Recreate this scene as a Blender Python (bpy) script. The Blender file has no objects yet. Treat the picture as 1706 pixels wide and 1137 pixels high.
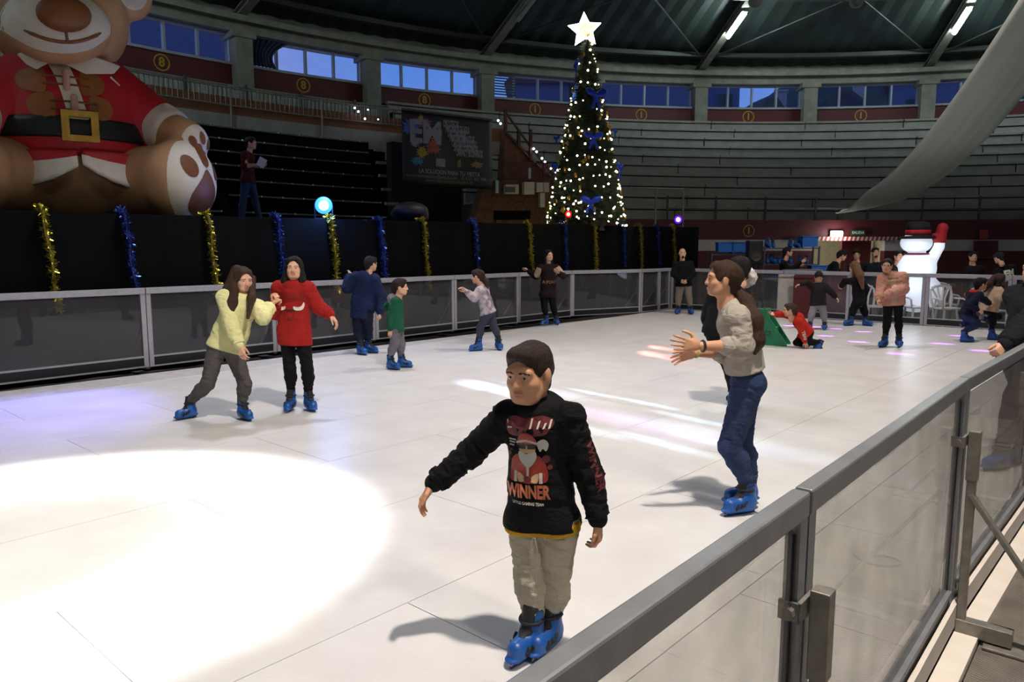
import bpy, bmesh, math, random
import numpy as np
from mathutils import Vector, Matrix
from mathutils.bvhtree import BVHTree
random.seed(7); np.random.seed(7)
S = bpy.context.scene
COL = S.collection
PI = math.pi

# ------------------------------------------------------------------ camera
F = 1250.0; TH = math.atan(156.5/1250.0); EYE = Vector((0, 0, 1.65))
cd = bpy.data.cameras.new('camera'); cam = bpy.data.objects.new('camera', cd); COL.objects.link(cam)
cd.sensor_width = 36; cd.lens = 36*F/1706; cd.clip_end = 500; cd.clip_start = 0.05
cam.location = EYE; cam.rotation_euler = (PI/2-TH, 0, 0)
S.camera = cam
S.view_settings.view_transform = 'Standard'; S.view_settings.look = 'None'
S.view_settings.gamma = 1; S.view_settings.use_curve_mapping = False; S.view_settings.exposure = 0.0
S.cycles.use_denoising = True
S.cycles.max_bounces = 8; S.cycles.diffuse_bounces = 3; S.cycles.glossy_bounces = 3
S.cycles.transparent_max_bounces = 16; S.cycles.sample_clamp_indirect = 4; S.cycles.caustics_reflective = False

def ray(px, py):
    X = (px-853)/F; U = (568.5-py)/F; c, s = math.cos(TH), math.sin(TH)
    return Vector((X, c+U*s, -s+U*c))
def at(px, py, Y):
    d = ray(px, py); return EYE + d*(Y/d.y)
def gnd(px, py, z=0.0):
    d = ray(px, py); return EYE + d*((z-EYE.z)/d.z)

# ------------------------------------------------------------------ sky at dusk
w = bpy.data.worlds.new('dusk'); S.world = w; w.use_nodes = True
nt = w.node_tree; N = nt.nodes; bg = N['Background']
tc = N.new('ShaderNodeTexCoord'); sp = N.new('ShaderNodeSeparateXYZ'); rp = N.new('ShaderNodeValToRGB')
nt.links.new(tc.outputs['Generated'], sp.inputs[0])
nz = N.new('ShaderNodeTexNoise'); nz.inputs['Scale'].default_value = 3.0; nz.inputs['Detail'].default_value = 5
nt.links.new(tc.outputs['Generated'], nz.inputs['Vector'])
nt.links.new(sp.outputs['Z'], rp.inputs[0])
rp.color_ramp.elements[0].position = 0.0; rp.color_ramp.elements[0].color = (.27, .31, .60, 1)
rp.color_ramp.elements[1].position = 0.45; rp.color_ramp.elements[1].color = (.09, .22, .72, 1)
e = rp.color_ramp.elements.new(.22); e.color = (.115, .27, .76, 1)
cr = N.new('ShaderNodeValToRGB'); cr.color_ramp.elements[0].position = .45; cr.color_ramp.elements[1].position = .75
nt.links.new(nz.outputs['Fac'], cr.inputs[0])
mx = N.new('ShaderNodeMixRGB'); mx.inputs[2].default_value = (.42, .38, .62, 1)
ml = N.new('ShaderNodeMath'); ml.operation = 'MULTIPLY'; ml.inputs[1].default_value = .45
nt.links.new(cr.outputs[0], ml.inputs[0]); nt.links.new(ml.outputs[0], mx.inputs[0])
nt.links.new(rp.outputs[0], mx.inputs[1]); nt.links.new(mx.outputs[0], bg.inputs[0])
bg.inputs[1].default_value = 1.0

# ------------------------------------------------------------------ floodlights over the rink
def aim(o, tgt):
    o.rotation_euler = (Vector(tgt)-o.location).to_track_quat('-Z', 'Y').to_euler()
def spot(name, loc, tgt, watts, color, deg, blend=.6, r=.25, sx=1.0, roll=0.0):
    l = bpy.data.lights.new(name, 'SPOT'); o = bpy.data.objects.new(name, l); COL.objects.link(o)
    l.energy = watts; l.color = color; l.spot_size = math.radians(deg); l.spot_blend = blend; l.shadow_soft_size = r
    o.location = loc; aim(o, tgt)
    if roll: o.rotation_euler.rotate_axis('Z', roll)
    o.scale = (sx, 1, 1)
    return o
WARM = (1.0, .90, .80); COOL = (.86, .88, 1.0)
spot('floodlight_near', (1.6, 2.1, 9.0), (0.6, 4.2, 0), 3300, WARM, 104, .7, .16)
spot('floodlight_left', (-2.2, 11.0, 9.0), (-2.6, 8.2, 0), 1500, COOL, 82, .8, .25)
spot('floodlight_mid', (3.0, 12.0, 9.2), (2.0, 13.0, 0), 1500, WARM, 104, .8, .3)
spot('floodlight_public', (4.5, -1.5, 8.0), (3.2, 2.2, 0), 900, WARM, 80, .9, .4)
spot('floodlight_right', (8.0, 12.0, 9.2), (7.5, 15.0, 0), 1400, (1, .9, .86), 104, .8, .3)
# the hot pool on the near left: a moving-head spot whose lens throws a bright ring
po = spot('pool_spotlight', (-4.3, 3.0, 9.2), (-2.75, 4.0, 0), 13500, (1, .985, .95), 24, .32, .12)
po.data.use_nodes = True
ln = po.data.node_tree; L = ln.nodes; em = L['Emission']
ltc = L.new('ShaderNodeTexCoord'); lm = L.new('ShaderNodeMapping'); ls = L.new('ShaderNodeSeparateXYZ')
ln.links.new(ltc.outputs['Normal'], ls.inputs[0])
lr = L.new('ShaderNodeValToRGB'); lr.color_ramp.interpolation = 'EASE'
ab = L.new('ShaderNodeMath'); ab.operation = 'ABSOLUTE'; ln.links.new(ls.outputs['Z'], ab.inputs[0])
mr = L.new('ShaderNodeMapRange'); mr.inputs['From Min'].default_value = math.cos(math.radians(13)); mr.inputs['From Max'].default_value = 1.0
ln.links.new(ab.outputs[0], mr.inputs[0]); ln.links.new(mr.outputs[0], lr.inputs[0])
lr.color_ramp.elements[0].position = .0; lr.color_ramp.elements[0].color = (.8, .8, .8, 1)
lr.color_ramp.elements[1].position = .93; lr.color_ramp.elements[1].color = (.16, .15, .13, 1)
e2 = lr.color_ramp.elements.new(.5); e2.color = (1, 1, 1, 1)
ln.links.new(lr.outputs[0], em.inputs['Color'])
# disco beams: each is a narrow coloured beam of a show light
def beam(name, px, py, src, col, watts, deg, sx, along):
    t = gnd(px, py); o = spot(name, src, t, watts, col, deg, .9, .02)
    # stretch the beam along a ground direction
    zax = (Vector(src)-t).normalized(); xax = Vector((math.cos(along), math.sin(along), 0)); xax = (xax-zax*xax.dot(zax)).normalized()
    yax = zax.cross(xax)
    o.rotation_euler = Matrix((xax, yax, zax)).transposed().to_euler(); o.scale = (1, 1.0/sx, 1)
    return o
SRC = (-3.0, 14.6, 2.55)
A0 = math.atan2(-.75, .66)
for (x, y, c, wt, dg, sx) in [
    (790, 640, (.62, .66, 1.0), 520, 9, 2.0), (905, 650, (.55, .70, 1.0), 330, 8, 2.2), (850, 655, (.8, .85, 1), 500, 5, 1.5), (985, 655, (.55, .75, 1), 420, 3.2, 2.2),
    (1075, 672, (.55, .8, 1), 420, 3.4, 2.4), (1160, 700, (.5, .8, 1), 480, 3.6, 2.6), (990, 718, (.55, .75, 1), 420, 3.2, 2.2),
    (1100, 738, (.55, .8, 1), 520, 3.6, 2.4), (1190, 738, (.5, .8, 1), 420, 3.2, 2.2), (1050, 705, (.75, .45, 1.0), 420, 7, 2.0), (1120, 712, (.62, .55, 1.0), 300, 8, 2.2),
    (1280, 745, (.5, .8, 1), 300, 7, 2.4)]:
    beam('show_beam', x, y, SRC, c, wt*(17 if dg < 5 else 13), dg*.8, sx, A0)
for (x, y, c, wt) in [(1100, 580, (1, .18, .14), 190), (1130, 585, (1, .6, .2), 60), (1115, 596, (1, .15, .15), 170), (1150, 607, (1, .2, .2), 130), (1300, 632, (1, .2, .2), 130), (1085, 590, (1, .15, .12), 120)]:
    beam('show_beam', x, y, (3.6, 20.2, 2.75), c, wt*6, 3.2, 2.4, -.9)
for (x, y) in [(1315, 543), (1358, 545), (1393, 548), (1438, 553), (1430, 570), (1500, 590), (1570, 573), (1640, 585), (1600, 560), (1490, 552), (1376, 560)]:
    beam('show_beam', x, y, (5.6, 20.4, 4.6), (.42, .06, 1.0), 42000, 2.4, 2.6, -.3)
spot('left_violet_wash', (-5.0, 10.0, 3.0), gnd(50, 690), 900, (.22, .20, 1.0), 44, .9, .1)
spot('bear_violet_wash', (-9.0, 6.6, 1.2), (-7.7, 11.8, 4.2), 190, (.72, .50, 1.0), 34, .7, .15)
spot('bear_side_wash', (-3.0, 8.0, 7.5), (-6.0, 11.8, 3.4), 50, (1, .86, .74), 46, .8, .3)

# ------------------------------------------------------------------ materials
MATS = {}
def nodes(m):
    m.use_nodes = True; return m.node_tree, m.node_tree.nodes, m.node_tree.nodes['Principled BSDF']
def srgb(c):
    if isinstance(c, tuple) and max(c) > 1.0:
        return tuple(((v/255+.055)/1.055)**2.4 if v/255 > .04045 else v/255/12.92 for v in c)
    return c
def mat(name, c, rough=.6, metal=0.0, var=.12, scale=8, bump=0.0, bscale=60, spec=.5, emit=None, es=1.0, stretch=None, fold=0.0):
    if name in MATS: return MATS[name]
    m = bpy.data.materials.new(name); t, n, b = nodes(m); c = srgb(c)
    b.inputs['Roughness'].default_value = rough; b.inputs['Metallic'].default_value = metal
    b.inputs['Specular IOR Level'].default_value = spec
    co = n.new('ShaderNodeTexCoord'); vec = co.outputs['Object']
    if stretch:
        mp = n.new('ShaderNodeMapping'); mp.inputs['Scale'].default_value = stretch; t.links.new(vec, mp.inputs[0]); vec = mp.outputs[0]
    if var:
        z = n.new('ShaderNodeTexNoise'); z.inputs['Scale'].default_value = scale; z.inputs['Detail'].default_value = 4
        r = n.new('ShaderNodeValToRGB'); t.links.new(vec, z.inputs['Vector']); t.links.new(z.outputs['Fac'], r.inputs[0])
        r.color_ramp.elements[0].position = .3; r.color_ramp.elements[1].position = .7
        r.color_ramp.elements[0].color = tuple(v*(1-var) for v in c)+(1,); r.color_ramp.elements[1].color = tuple(min(1, v*(1+var)) for v in c)+(1,)
        t.links.new(r.outputs[0], b.inputs['Base Color'])
    else: b.inputs['Base Color'].default_value = tuple(c)+(1,)
    if bump:
        z2 = n.new('ShaderNodeTexNoise'); z2.inputs['Scale'].default_value = bscale; z2.inputs['Detail'].default_value = 3
        bp = n.new('ShaderNodeBump'); bp.inputs['Strength'].default_value = bump; bp.inputs['Distance'].default_value = .01
        t.links.new(vec, z2.inputs['Vector']); t.links.new(z2.outputs['Fac'], bp.inputs['Height']); t.links.new(bp.outputs[0], b.inputs['Normal'])
    if fold:   # soft cloth creases on top of the modelled folds
        z3 = n.new('ShaderNodeTexNoise'); z3.inputs['Scale'].default_value = 13; z3.inputs['Detail'].default_value = 2.5; z3.inputs['Distortion'].default_value = 1.2
        mp3 = n.new('ShaderNodeMapping'); mp3.inputs['Scale'].default_value = (.8, .8, 1.9); t.links.new(co.outputs['Object'], mp3.inputs[0]); t.links.new(mp3.outputs[0], z3.inputs['Vector'])
        b3 = n.new('ShaderNodeBump'); b3.inputs['Strength'].default_value = fold; b3.inputs['Distance'].default_value = .03; t.links.new(z3.outputs['Fac'], b3.inputs['Height'])
        if bump: t.links.new(b3.outputs[0], bp.inputs['Normal'])
        else: t.links.new(b3.outputs[0], b.inputs['Normal'])
    if emit:
        b.inputs['Emission Color'].default_value = tuple(srgb(emit))+(1,); b.inputs['Emission Strength'].default_value = es
    MATS[name] = m; return m
def glass_mat(name, tint=(1, 1, 1), haze=.03, hazec=(.8, .8, .8), ior=1.49, scale=14, lo=0.0):
    m = bpy.data.materials.new(name); m.use_nodes = True; t = m.node_tree; n = t.nodes; n.clear()
    out = n.new('ShaderNodeOutputMaterial'); tr = n.new('ShaderNodeBsdfTransparent'); tr.inputs[0].default_value = tint+(1,)
    gl = n.new('ShaderNodeBsdfGlossy'); gl.inputs['Roughness'].default_value = .015
    fr = n.new('ShaderNodeFresnel'); ge = n.new('ShaderNodeNewGeometry'); mi_ = n.new('ShaderNodeMapRange')
    mi_.inputs['To Min'].default_value = ior; mi_.inputs['To Max'].default_value = 1/ior
    t.links.new(ge.outputs['Backfacing'], mi_.inputs[0]); t.links.new(mi_.outputs[0], fr.inputs[0])
    m1 = n.new('ShaderNodeMixShader'); t.links.new(fr.outputs[0], m1.inputs[0]); t.links.new(tr.outputs[0], m1.inputs[1]); t.links.new(gl.outputs[0], m1.inputs[2])
    df = n.new('ShaderNodeBsdfDiffuse'); df.inputs[0].default_value = hazec+(1,)
    m2 = n.new('ShaderNodeMixShader')
    co = n.new('ShaderNodeTexCoord'); z = n.new('ShaderNodeTexNoise'); z.inputs['Scale'].default_value = scale; z.inputs['Detail'].default_value = 6
    mr = n.new('ShaderNodeMapRange'); mr.inputs['From Min'].default_value = .35; mr.inputs['From Max'].default_value = .75; mr.inputs['To Min'].default_value = haze*lo; mr.inputs['To Max'].default_value = haze*(2-lo)
    t.links.new(co.outputs['Object'], z.inputs['Vector']); t.links.new(z.outputs['Fac'], mr.inputs[0])
    t.links.new(mr.outputs[0], m2.inputs[0]); t.links.new(m1.outputs[0], m2.inputs[1]); t.links.new(df.outputs[0], m2.inputs[2])
    t.links.new(m2.outputs[0], out.inputs[0]); MATS[name] = m; return m

# ------------------------------------------------------------------ mesh and object helpers
class MB:
    def __init__(s): s.v = []; s.f = []; s.mi = []
    def add(s, v, f, mi=0):
        b = len(s.v); s.v += [tuple(p) for p in v]; s.f += [tuple(i+b for i in q) for q in f]; s.mi += [mi]*len(f); return s
    def hexa(s, p, mi=0):   # 8 corners: bottom 4 ccw, top 4
        return s.add(p, [(3, 2, 1, 0), (4, 5, 6, 7), (0, 1, 5, 4), (1, 2, 6, 5), (2, 3, 7, 6), (3, 0, 4, 7)], mi)
    def box(s, c, d, rz=0.0, mi=0):
        x, y, z = d[0]/2, d[1]/2, d[2]/2; ca, sa = math.cos(rz), math.sin(rz)
        P = [(-x, -y, -z), (x, -y, -z), (x, y, -z), (-x, y, -z), (-x, -y, z), (x, -y, z), (x, y, z), (-x, y, z)]
        return s.hexa([(c[0]+a*ca-b*sa, c[1]+a*sa+b*ca, c[2]+q) for a, b, q in P], mi)
    def bar(s, a, b, w, h, up=(0, 0, 1), mi=0):   # box beam from a to b, w across, h along up
        a, b, up = Vector(a), Vector(b), Vector(up); d = (b-a).normalized()
        sd = d.cross(up)
        if sd.length < 1e-4: sd = d.cross(Vector((0, 1, 0)))
        sd.normalize(); u = sd.cross(d)
        P = []
        for q in (-1, 1):
            P += [a-sd*w/2+u*q*h/2, a+sd*w/2+u*q*h/2, b+sd*w/2+u*q*h/2, b-sd*w/2+u*q*h/2]
        return s.hexa(P, mi)
    def tube(s, pts, r, n=8, mi=0, closed=False):
        pts = [Vector(p) for p in pts]; m = len(pts); rs = r if isinstance(r, (list, tuple)) else [r]*m
        V = []; ref = None
        for i, p in enumerate(pts):
            if closed: d = pts[(i+1) % m]-pts[i-1]
            else: d = pts[min(i+1, m-1)]-pts[max(i-1, 0)]
            d.normalize()
            if ref is None: ref = d.orthogonal().normalized()
            ref = (ref-d*ref.dot(d)).normalized(); q = d.cross(ref)
            V += [p+(ref*math.cos(2*PI*k/n)+q*math.sin(2*PI*k/n))*rs[i] for k in range(n)]
        Fc = []
        for i in range(m if closed else m-1):
            j = (i+1) % m
            Fc += [(i*n+k, i*n+(k+1) % n, j*n+(k+1) % n, j*n+k) for k in range(n)]
        if not closed: Fc += [tuple(range(n-1, -1, -1)), tuple((m-1)*n+k for k in range(n))]
        return s.add(V, Fc, mi)
    def lathe(s, prof, c=(0, 0, 0), n=24, mi=0, R=None):
        V = []; m = len(prof)
        for (r, z) in prof:
            for k in range(n):
                p = Vector((r*math.cos(2*PI*k/n), r*math.sin(2*PI*k/n), z))
                if R is not None: p = R @ p
                V.append(p+Vector(c))
        Fc = [(i*n+k, i*n+(k+1) % n, (i+1)*n+(k+1) % n, (i+1)*n+k) for i in range(m-1) for k in range(n)]
        Fc += [tuple(range(n-1, -1, -1)), tuple((m-1)*n+k for k in range(n))]
        return s.add(V, Fc, mi)
    def ball(s, c, r, n=10, m=6, mi=0, R=None):
        r = (r, r, r) if not isinstance(r, (tuple, list)) else r
        V = [Vector((0, 0, -r[2]))]; 
        for i in range(1, m):
            a = -PI/2+PI*i/m
            V += [Vector((r[0]*math.cos(a)*math.cos(2*PI*k/n), r[1]*math.cos(a)*math.sin(2*PI*k/n), r[2]*math.sin(a))) for k in range(n)]
        V.append(Vector((0, 0, r[2])))
        if R is not None: V = [R @ p for p in V]
        V = [p+Vector(c) for p in V]
        Fc = [(0, 1+(k+1) % n, 1+k) for k in range(n)]
        for i in range(m-2):
            Fc += [(1+i*n+k, 1+i*n+(k+1) % n, 1+(i+1)*n+(k+1) % n, 1+(i+1)*n+k) for k in range(n)]
        t = len(V)-1; b = 1+(m-2)*n
        Fc += [(b+k, b+(k+1) % n, t) for k in range(n)]
        return s.add(V, Fc, mi)
    def prism(s, poly, o, u, v, d, mi=0):   # 2-D polygon in plane o+u,v extruded by vector d
        o, u, v, d = Vector(o), Vector(u), Vector(v), Vector(d); n = len(poly)
        P = [o+u*a+v*b for a, b in poly]; V = P+[p+d for p in P]
        Fc = [tuple(range(n-1, -1, -1)), tuple(range(n, 2*n))]+[(i, (i+1) % n, n+(i+1) % n, n+i) for i in range(n)]
        return s.add(V, Fc, mi)
    def ring(s, p0, p1, R0, R1, z0, z1, n=1, mi=0):  # curved box about the arena centre, angles in degrees
        for i in range(n):
            a, b = p0+(p1-p0)*i/n, p0+(p1-p0)*(i+1)/n
            P = [rp_(a, R0, z0), rp_(b, R0, z0), rp_(b, R1, z0), rp_(a, R1, z0), rp_(a, R0, z1), rp_(b, R0, z1), rp_(b, R1, z1), rp_(a, R1, z1)]
            fs = [(0, 1, 2, 3), (7, 6, 5, 4), (4, 5, 1, 0), (6, 7, 3, 2)]
            if i == 0: fs.append((7, 4, 0, 3))
            if i == n-1: fs.append((5, 6, 2, 1))
            s.add(P, fs, mi)
        return s
CX, CY = 10.4, 4.6
def rp_(phi, R, z=0.0):
    a = math.radians(phi); return Vector((CX+R*math.sin(a), CY+R*math.cos(a), z))

def newobj(name, me, parent=None):
    o = bpy.data.objects.new(name, me); COL.objects.link(o)
    if parent is not None: o.parent = parent
    return o
ORG = {}
def obj(name, mb, m, parent=None, smooth=False, loc=None, bevel=0.0):
    """mesh in world coordinates -> object; under a parent made by thing() it becomes local to it"""
    o0 = loc
    if o0 is None and parent is not None: o0 = ORG.get(parent.name)
    if o0 is None: o0 = Vector((0, 0, 0))
    me = bpy.data.meshes.new(name)
    if isinstance(mb, MB):
        me.from_pydata([tuple(Vector(p)-o0) for p in mb.v], [], mb.f); mi = mb.mi
    else:
        V, Q, mi = mb
        V = np.asarray(V)-np.array(o0); me.from_pydata(V.tolist(), [], Q.tolist() if hasattr(Q, 'tolist') else Q)
    ms = m if isinstance(m, (list, tuple)) else [m]
    for q in ms: me.materials.append(q)
    if len(ms) > 1: me.polygons.foreach_set('material_index', np.asarray(mi, dtype=np.int32))
    if smooth: me.polygons.foreach_set('use_smooth', np.ones(len(me.polygons), dtype=bool))
    me.update()
    o = newobj(name, me, parent)
    if parent is None: o.location = o0
    ORG[o.name] = o0
    if bevel:
        b = o.modifiers.new('bevel', 'BEVEL'); b.width = bevel; b.segments = 2; b.limit_method = 'ANGLE'
    return o
def thing(name, label, cat, loc=(0, 0, 0), group=None, rz=0.0):
    o = bpy.data.objects.new(name, None); COL.objects.link(o); o.location = loc; o.rotation_euler = (0, 0, rz); o.empty_display_size = .1
    ORG[o.name] = Vector(loc); tag(o, label, cat, group); return o
def tag(o, label=None, cat=None, group=None, kind=None):
    if label: o['label'] = label
    if cat: o['category'] = cat
    if group: o['group'] = group
    if kind: o['kind'] = kind
    return o
def struct(name, mb, m, **k):
    o = obj(name, mb, m, **k)
    if o.parent is None: o['kind'] = 'structure'
    return o
def dup(root, name=None, label=None, loc=None, rz=None, group=None):
    r = root.copy(); COL.objects.link(r)
    if name: r.name = name
    if loc is not None: r.location = loc
    if rz is not None: r.rotation_euler = (0, 0, rz)
    if label: r['label'] = label
    if group: r['group'] = group
    for ch in list(root.children):
        c = ch.copy(); COL.objects.link(c); c.parent = r
        for g in ch.children:
            d = g.copy(); COL.objects.link(d); d.parent = c
    return r
def text_mesh(txt, size, shear=0.0, bold=0.0, align='CENTER', extrude=0.0, res=3, sx=1.0):
    c = bpy.data.curves.new('t', 'FONT'); c.body = txt; c.size = size; c.align_x = align; c.align_y = 'CENTER'
    c.shear = shear; c.offset = bold; c.extrude = extrude; c.resolution_u = res
    o = bpy.data.objects.new('t', c); COL.objects.link(o)
    dg = bpy.context.evaluated_depsgraph_get(); me = bpy.data.meshes.new_from_object(o.evaluated_get(dg))
    V = [(v.co.x*sx, v.co.y, v.co.z) for v in me.vertices]; Fc = [tuple(p.vertices) for p in me.polygons]
    bpy.data.objects.remove(o); bpy.data.curves.remove(c); bpy.data.meshes.remove(me)
    return V, Fc
def add_text(mb, txt, size, o, u, v, mi=0, **k):
    V, Fc = text_mesh(txt, size, **k); o, u, v = Vector(o), Vector(u), Vector(v)
    nn = u.cross(v)
    mb.add([o+u*a+v*b+nn*c for a, b, c in V], Fc, mi); return mb
# ================================================================== the arena
m_conc = mat('tier_concrete', (140, 138, 132), .85, var=.14, scale=2.2, bump=.25, bscale=25)
m_conc2 = mat('beam_concrete', (128, 128, 116), .85, var=.18, scale=3)
m_maroon = mat('maroon_paint', (84, 22, 28), .6, var=.10, scale=3)
m_whitewall = mat('white_band_paint', (188, 182, 180), .7, var=.06)
m_yellow = mat('yellow_paint', (176, 140, 28), .6, var=.1)
m_roof = mat('roof_green_sheet', (38, 50, 46), .5, var=.2, scale=1.5)
m_steel = mat('dark_steel', (62, 66, 64), .5, .3, var=.15)
m_black = mat('black_cloth', (7, 7, 8), .95, spec=.08, var=.15, scale=3, bump=.2, bscale=40)
m_frame = mat('window_frame_white', (150, 156, 165), .5, var=.05)
m_floor = mat('arena_floor_grey', (70, 66, 64), .8, var=.2, scale=1.5, bump=.2, bscale=30)
m_pane = glass_mat('window_glass', (.93, .96, 1), .02, (.3, .35, .45), 1.45, 2)
NB = 38; DP = 360.0/NB; PH0 = 4.0
mb = MB(); mb.lathe([(34, -.62), (34, -.12)], (CX, CY, 0), 72); struct('floor', mb, m_floor)
# ring wall round the sand: maroon below, white band, maroon above
mb = MB()
for (z0, z1, i) in ((-.12, 1.53, 0), (1.53, 1.89, 1), (1.89, 2.54, 0)):
    if z0 < 0:
        mb.ring(-120, -1.0, 20.6, 20.95, z0, z1, 90, i); mb.ring(5.5, 240, 20.6, 20.95, z0, z1, 110, i)
    elif z0 < 1.6:
        mb.ring(-120, -1.0, 20.6, 20.95, z0, z1, 90, i); mb.ring(5.5, 240, 20.6, 20.95, z0, z1, 110, i)
    else: mb.ring(-120, -40.5, 20.62, 20.9, z0, 2.08, 60, i); mb.ring(-33, 240, 20.6, 20.95, z0, z1, 180, i)
wl = struct('wall_ring', mb, [m_maroon, m_whitewall])
# concrete tiers: real slabs butted end to end
gs = thing('concrete_grandstand', 'bare grey concrete grandstand rising in steps behind the lit tree and far boards', 'grandstand', rp_(5, 20.6, 2.54))
random.seed(3)
TR, TZ = .7, .426
def tier_slabs(root, name, p0, p1, rows, m, seg):
    for i in rows:
        a = p0; z = 2.54+TZ*i
        while a < p1-.01:
            b = min(p1, a+random.uniform(*seg))
            if p1-b < 3: b = p1
            mb = MB(); g = .05
            e_ = random.uniform(-.006, .006); R_ = 20.97+TR*i+random.uniform(0, .015); ns = max(1, int((b-a)/2.4))
            mb.ring(a+g, b-g, R_, R_+TR+.3, z-.05, z+TZ-.125, ns); mb.ring(a+g, b-g, R_-.05, R_+TR+.3, z+TZ-.085, z+TZ-.01+e_, ns)
            obj(name, mb, m, root); a = b
    mb = MB()
    for i in rows:
        mb.ring(p0, p1, 21.09+TR*i, 21.05+TR*(i+1)+.3, 2.54+TZ*i-.35, 2.54+TZ*(i+1)-.045, int((p1-p0)/2.4))
    obj('joint_shade_filler', mb, mat('joint_shade', (40, 40, 38), .9), root)  # dark colour serves slab joints and the painted shadow lines under the lips
tier_slabs(gs, 'slab', -33, 44, range(10), m_conc, (7, 13))
mb = MB()
for i in range(10): mb.ring(44, 262, 20.95+TR*i, 20.95+TR*(i+1), -.1, 2.54+TZ*(i+1)-.03, 60)
struct('tier_back_wall', mb, m_conc)
# black covered tiers on the left, a pale metal nosing with studs on each row
bt = thing('black_tiers', 'black covered seating tiers with thin metal edges behind the inflatable bear', 'grandstand', rp_(-60, 20.6, 2.1))
m_nose = mat('tier_nosing_metal', (92, 96, 104), .4, .6, var=.1)
m_stud = mat('nosing_stud', (205, 210, 220), .3, .5, var=0)
for i in range(7):
    z = 2.06+TZ*i
    for (a, b) in ((-98, -53.6+i*.3), (-52.4+i*.3, -41.0+i*.72)):
        mb = MB(); mb.ring(a, b, 20.95+TR*i, 20.95+TR*(i+1), z-.1, z+TZ-.02, 16); obj('step', mb, m_black, bt)
        mb = MB(); mb.ring(a+.1, b-.1, 20.92+TR*i, 20.95+TR*i, z+TZ-.06, z+TZ-.025, 16); n_ = obj('nosing', mb, m_nose, bt)
        mb = MB()
        k = a+.8
        while k < b:
            mb.ball(rp_(k, 20.91+TR*i, z+TZ-.04), .022, 6, 4); k += 1.55
        o = obj('studs', mb, m_stud, n_); o['kind'] = 'stuff'
    mb = MB(); mb.ring(-53.6+i*.3, -52.4+i*.3, 21.3+TR*i, 20.95+TR*(i+1)+.3, z-.1, z+TZ-.2, 1); obj('aisle_step', mb, m_black, bt)
mb = MB(); mb.ring(-98, -40.4, 20.45, 20.6, 1.4, 2.10, 24); obj('front_skirt', mb, m_black, bt)
mb = MB(); mb.ring(-98, -40.4, 20.40, 20.95, 2.10, 2.14, 24); obj('front_cover', mb, m_black, bt)
mb = MB(); mb.ring(-98, -33, 26.0, 26.3, -.1, 4.9, 30); struct('wall_under_gallery', mb, m_black)
# white end brackets of the rows beside the tunnel
for i in range(1, 6):
    z = 2.2+TZ*i; mb = MB(); a = -40.7+.5*i; mb.ring(a, a+1.1, 21.0+TR*i*.7, 21.1+TR*i*.7, z+.18, z+.26, 1); mb.ring(a+.9, a+1.1, 21.0+TR*i*.7, 21.1+TR*i*.7, z-.05, z+.26, 1)
    obj('end_bracket', mb, m_conc2, bt)
# gallery above: concrete apron, brick course, railing, corrugated sheets
m_brick = mat('brick_red', (118, 74, 52), .85, var=.25, scale=30, bump=.3, bscale=60)
mb = MB(); mb.ring(-98, -33, 25.9, 26.3, 4.9, 5.50, 30); struct('wall_gallery', mb, m_conc)
mb = MB(); mb.ring(-98, -33, 25.95, 26.3, 5.50, 6.0, 30); struct('trim_1', mb, m_brick)
mb = MB(); mb.ring(-98, -33, 26.0, 27.6, 5.9, 6.0, 30); struct('floor_gallery', mb, m_conc)
m_rail = mat('railing_grey_paint', (128, 122, 112), .5, .3, var=.1)
gr = thing('gallery_railing', 'long grey barred railing along the brick gallery above the black tiers', 'railing', rp_(-55, 25.85, 5.4))
for k in range(10):
    a = -98+k*6.5; b = min(a+6.5, -33.2)
    mb = MB(); mb.tube([rp_(a, 25.85, 4.9), rp_(a, 25.85, 6.35)], .03, 6); obj('post', mb, m_rail, gr)
    for z, r in ((5.75, .022), (6.25, .026)):
        mb = MB(); mb.tube([rp_(a+(b-a)*t/4, 25.85, z) for t in range(5)], r, 6); obj('rail', mb, m_rail, gr)
    mb = MB(); nbar = int((b-a)/.33)
    for j in range(1, nbar): mb.tube([rp_(a+(b-a)*j/nbar, 25.85, 5.75), rp_(a+(b-a)*j/nbar, 25.85, 6.25)], .011, 4)
    o = obj('bars', mb, m_rail, gr); o['kind'] = 'stuff'
m_sheet = mat('corrugated_sheet', (150, 154, 148), .6, .2, var=.1)
k = 0; a = -96.0
while a < -33.5:
    b = min(a+4.0, -33.4)
    t = thing('corrugated_fence_panel', 'grey corrugated sheet fence panel standing in the row above the brick gallery', 'fence panel', rp_((a+b)/2, 26.7, 6.0), 'corrugated sheet panels on the gallery')
    mb = MB(); n = 26
    for j in range(n):
        p, q = a+.1+(b-a-.2)*j/n, a+.1+(b-a-.2)*(j+1)/n; R = 26.70+(.035 if j % 2 else 0); mb.ring(p, q, R, R+.04, 6.02, 6.48)
    obj('sheet', mb, m_sheet, t)
    mb = MB(); mb.ring(a+.05, b-.05, 26.68, 26.80, 6.48, 6.53, 3); obj('top_rail', mb, m_rail, t)
    mb = MB(); mb.tube([rp_(b-.1, 26.64, 6.0), rp_(b-.1, 26.64, 6.58)], .045, 6); obj('post', mb, m_steel, t)
    a = b
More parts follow.
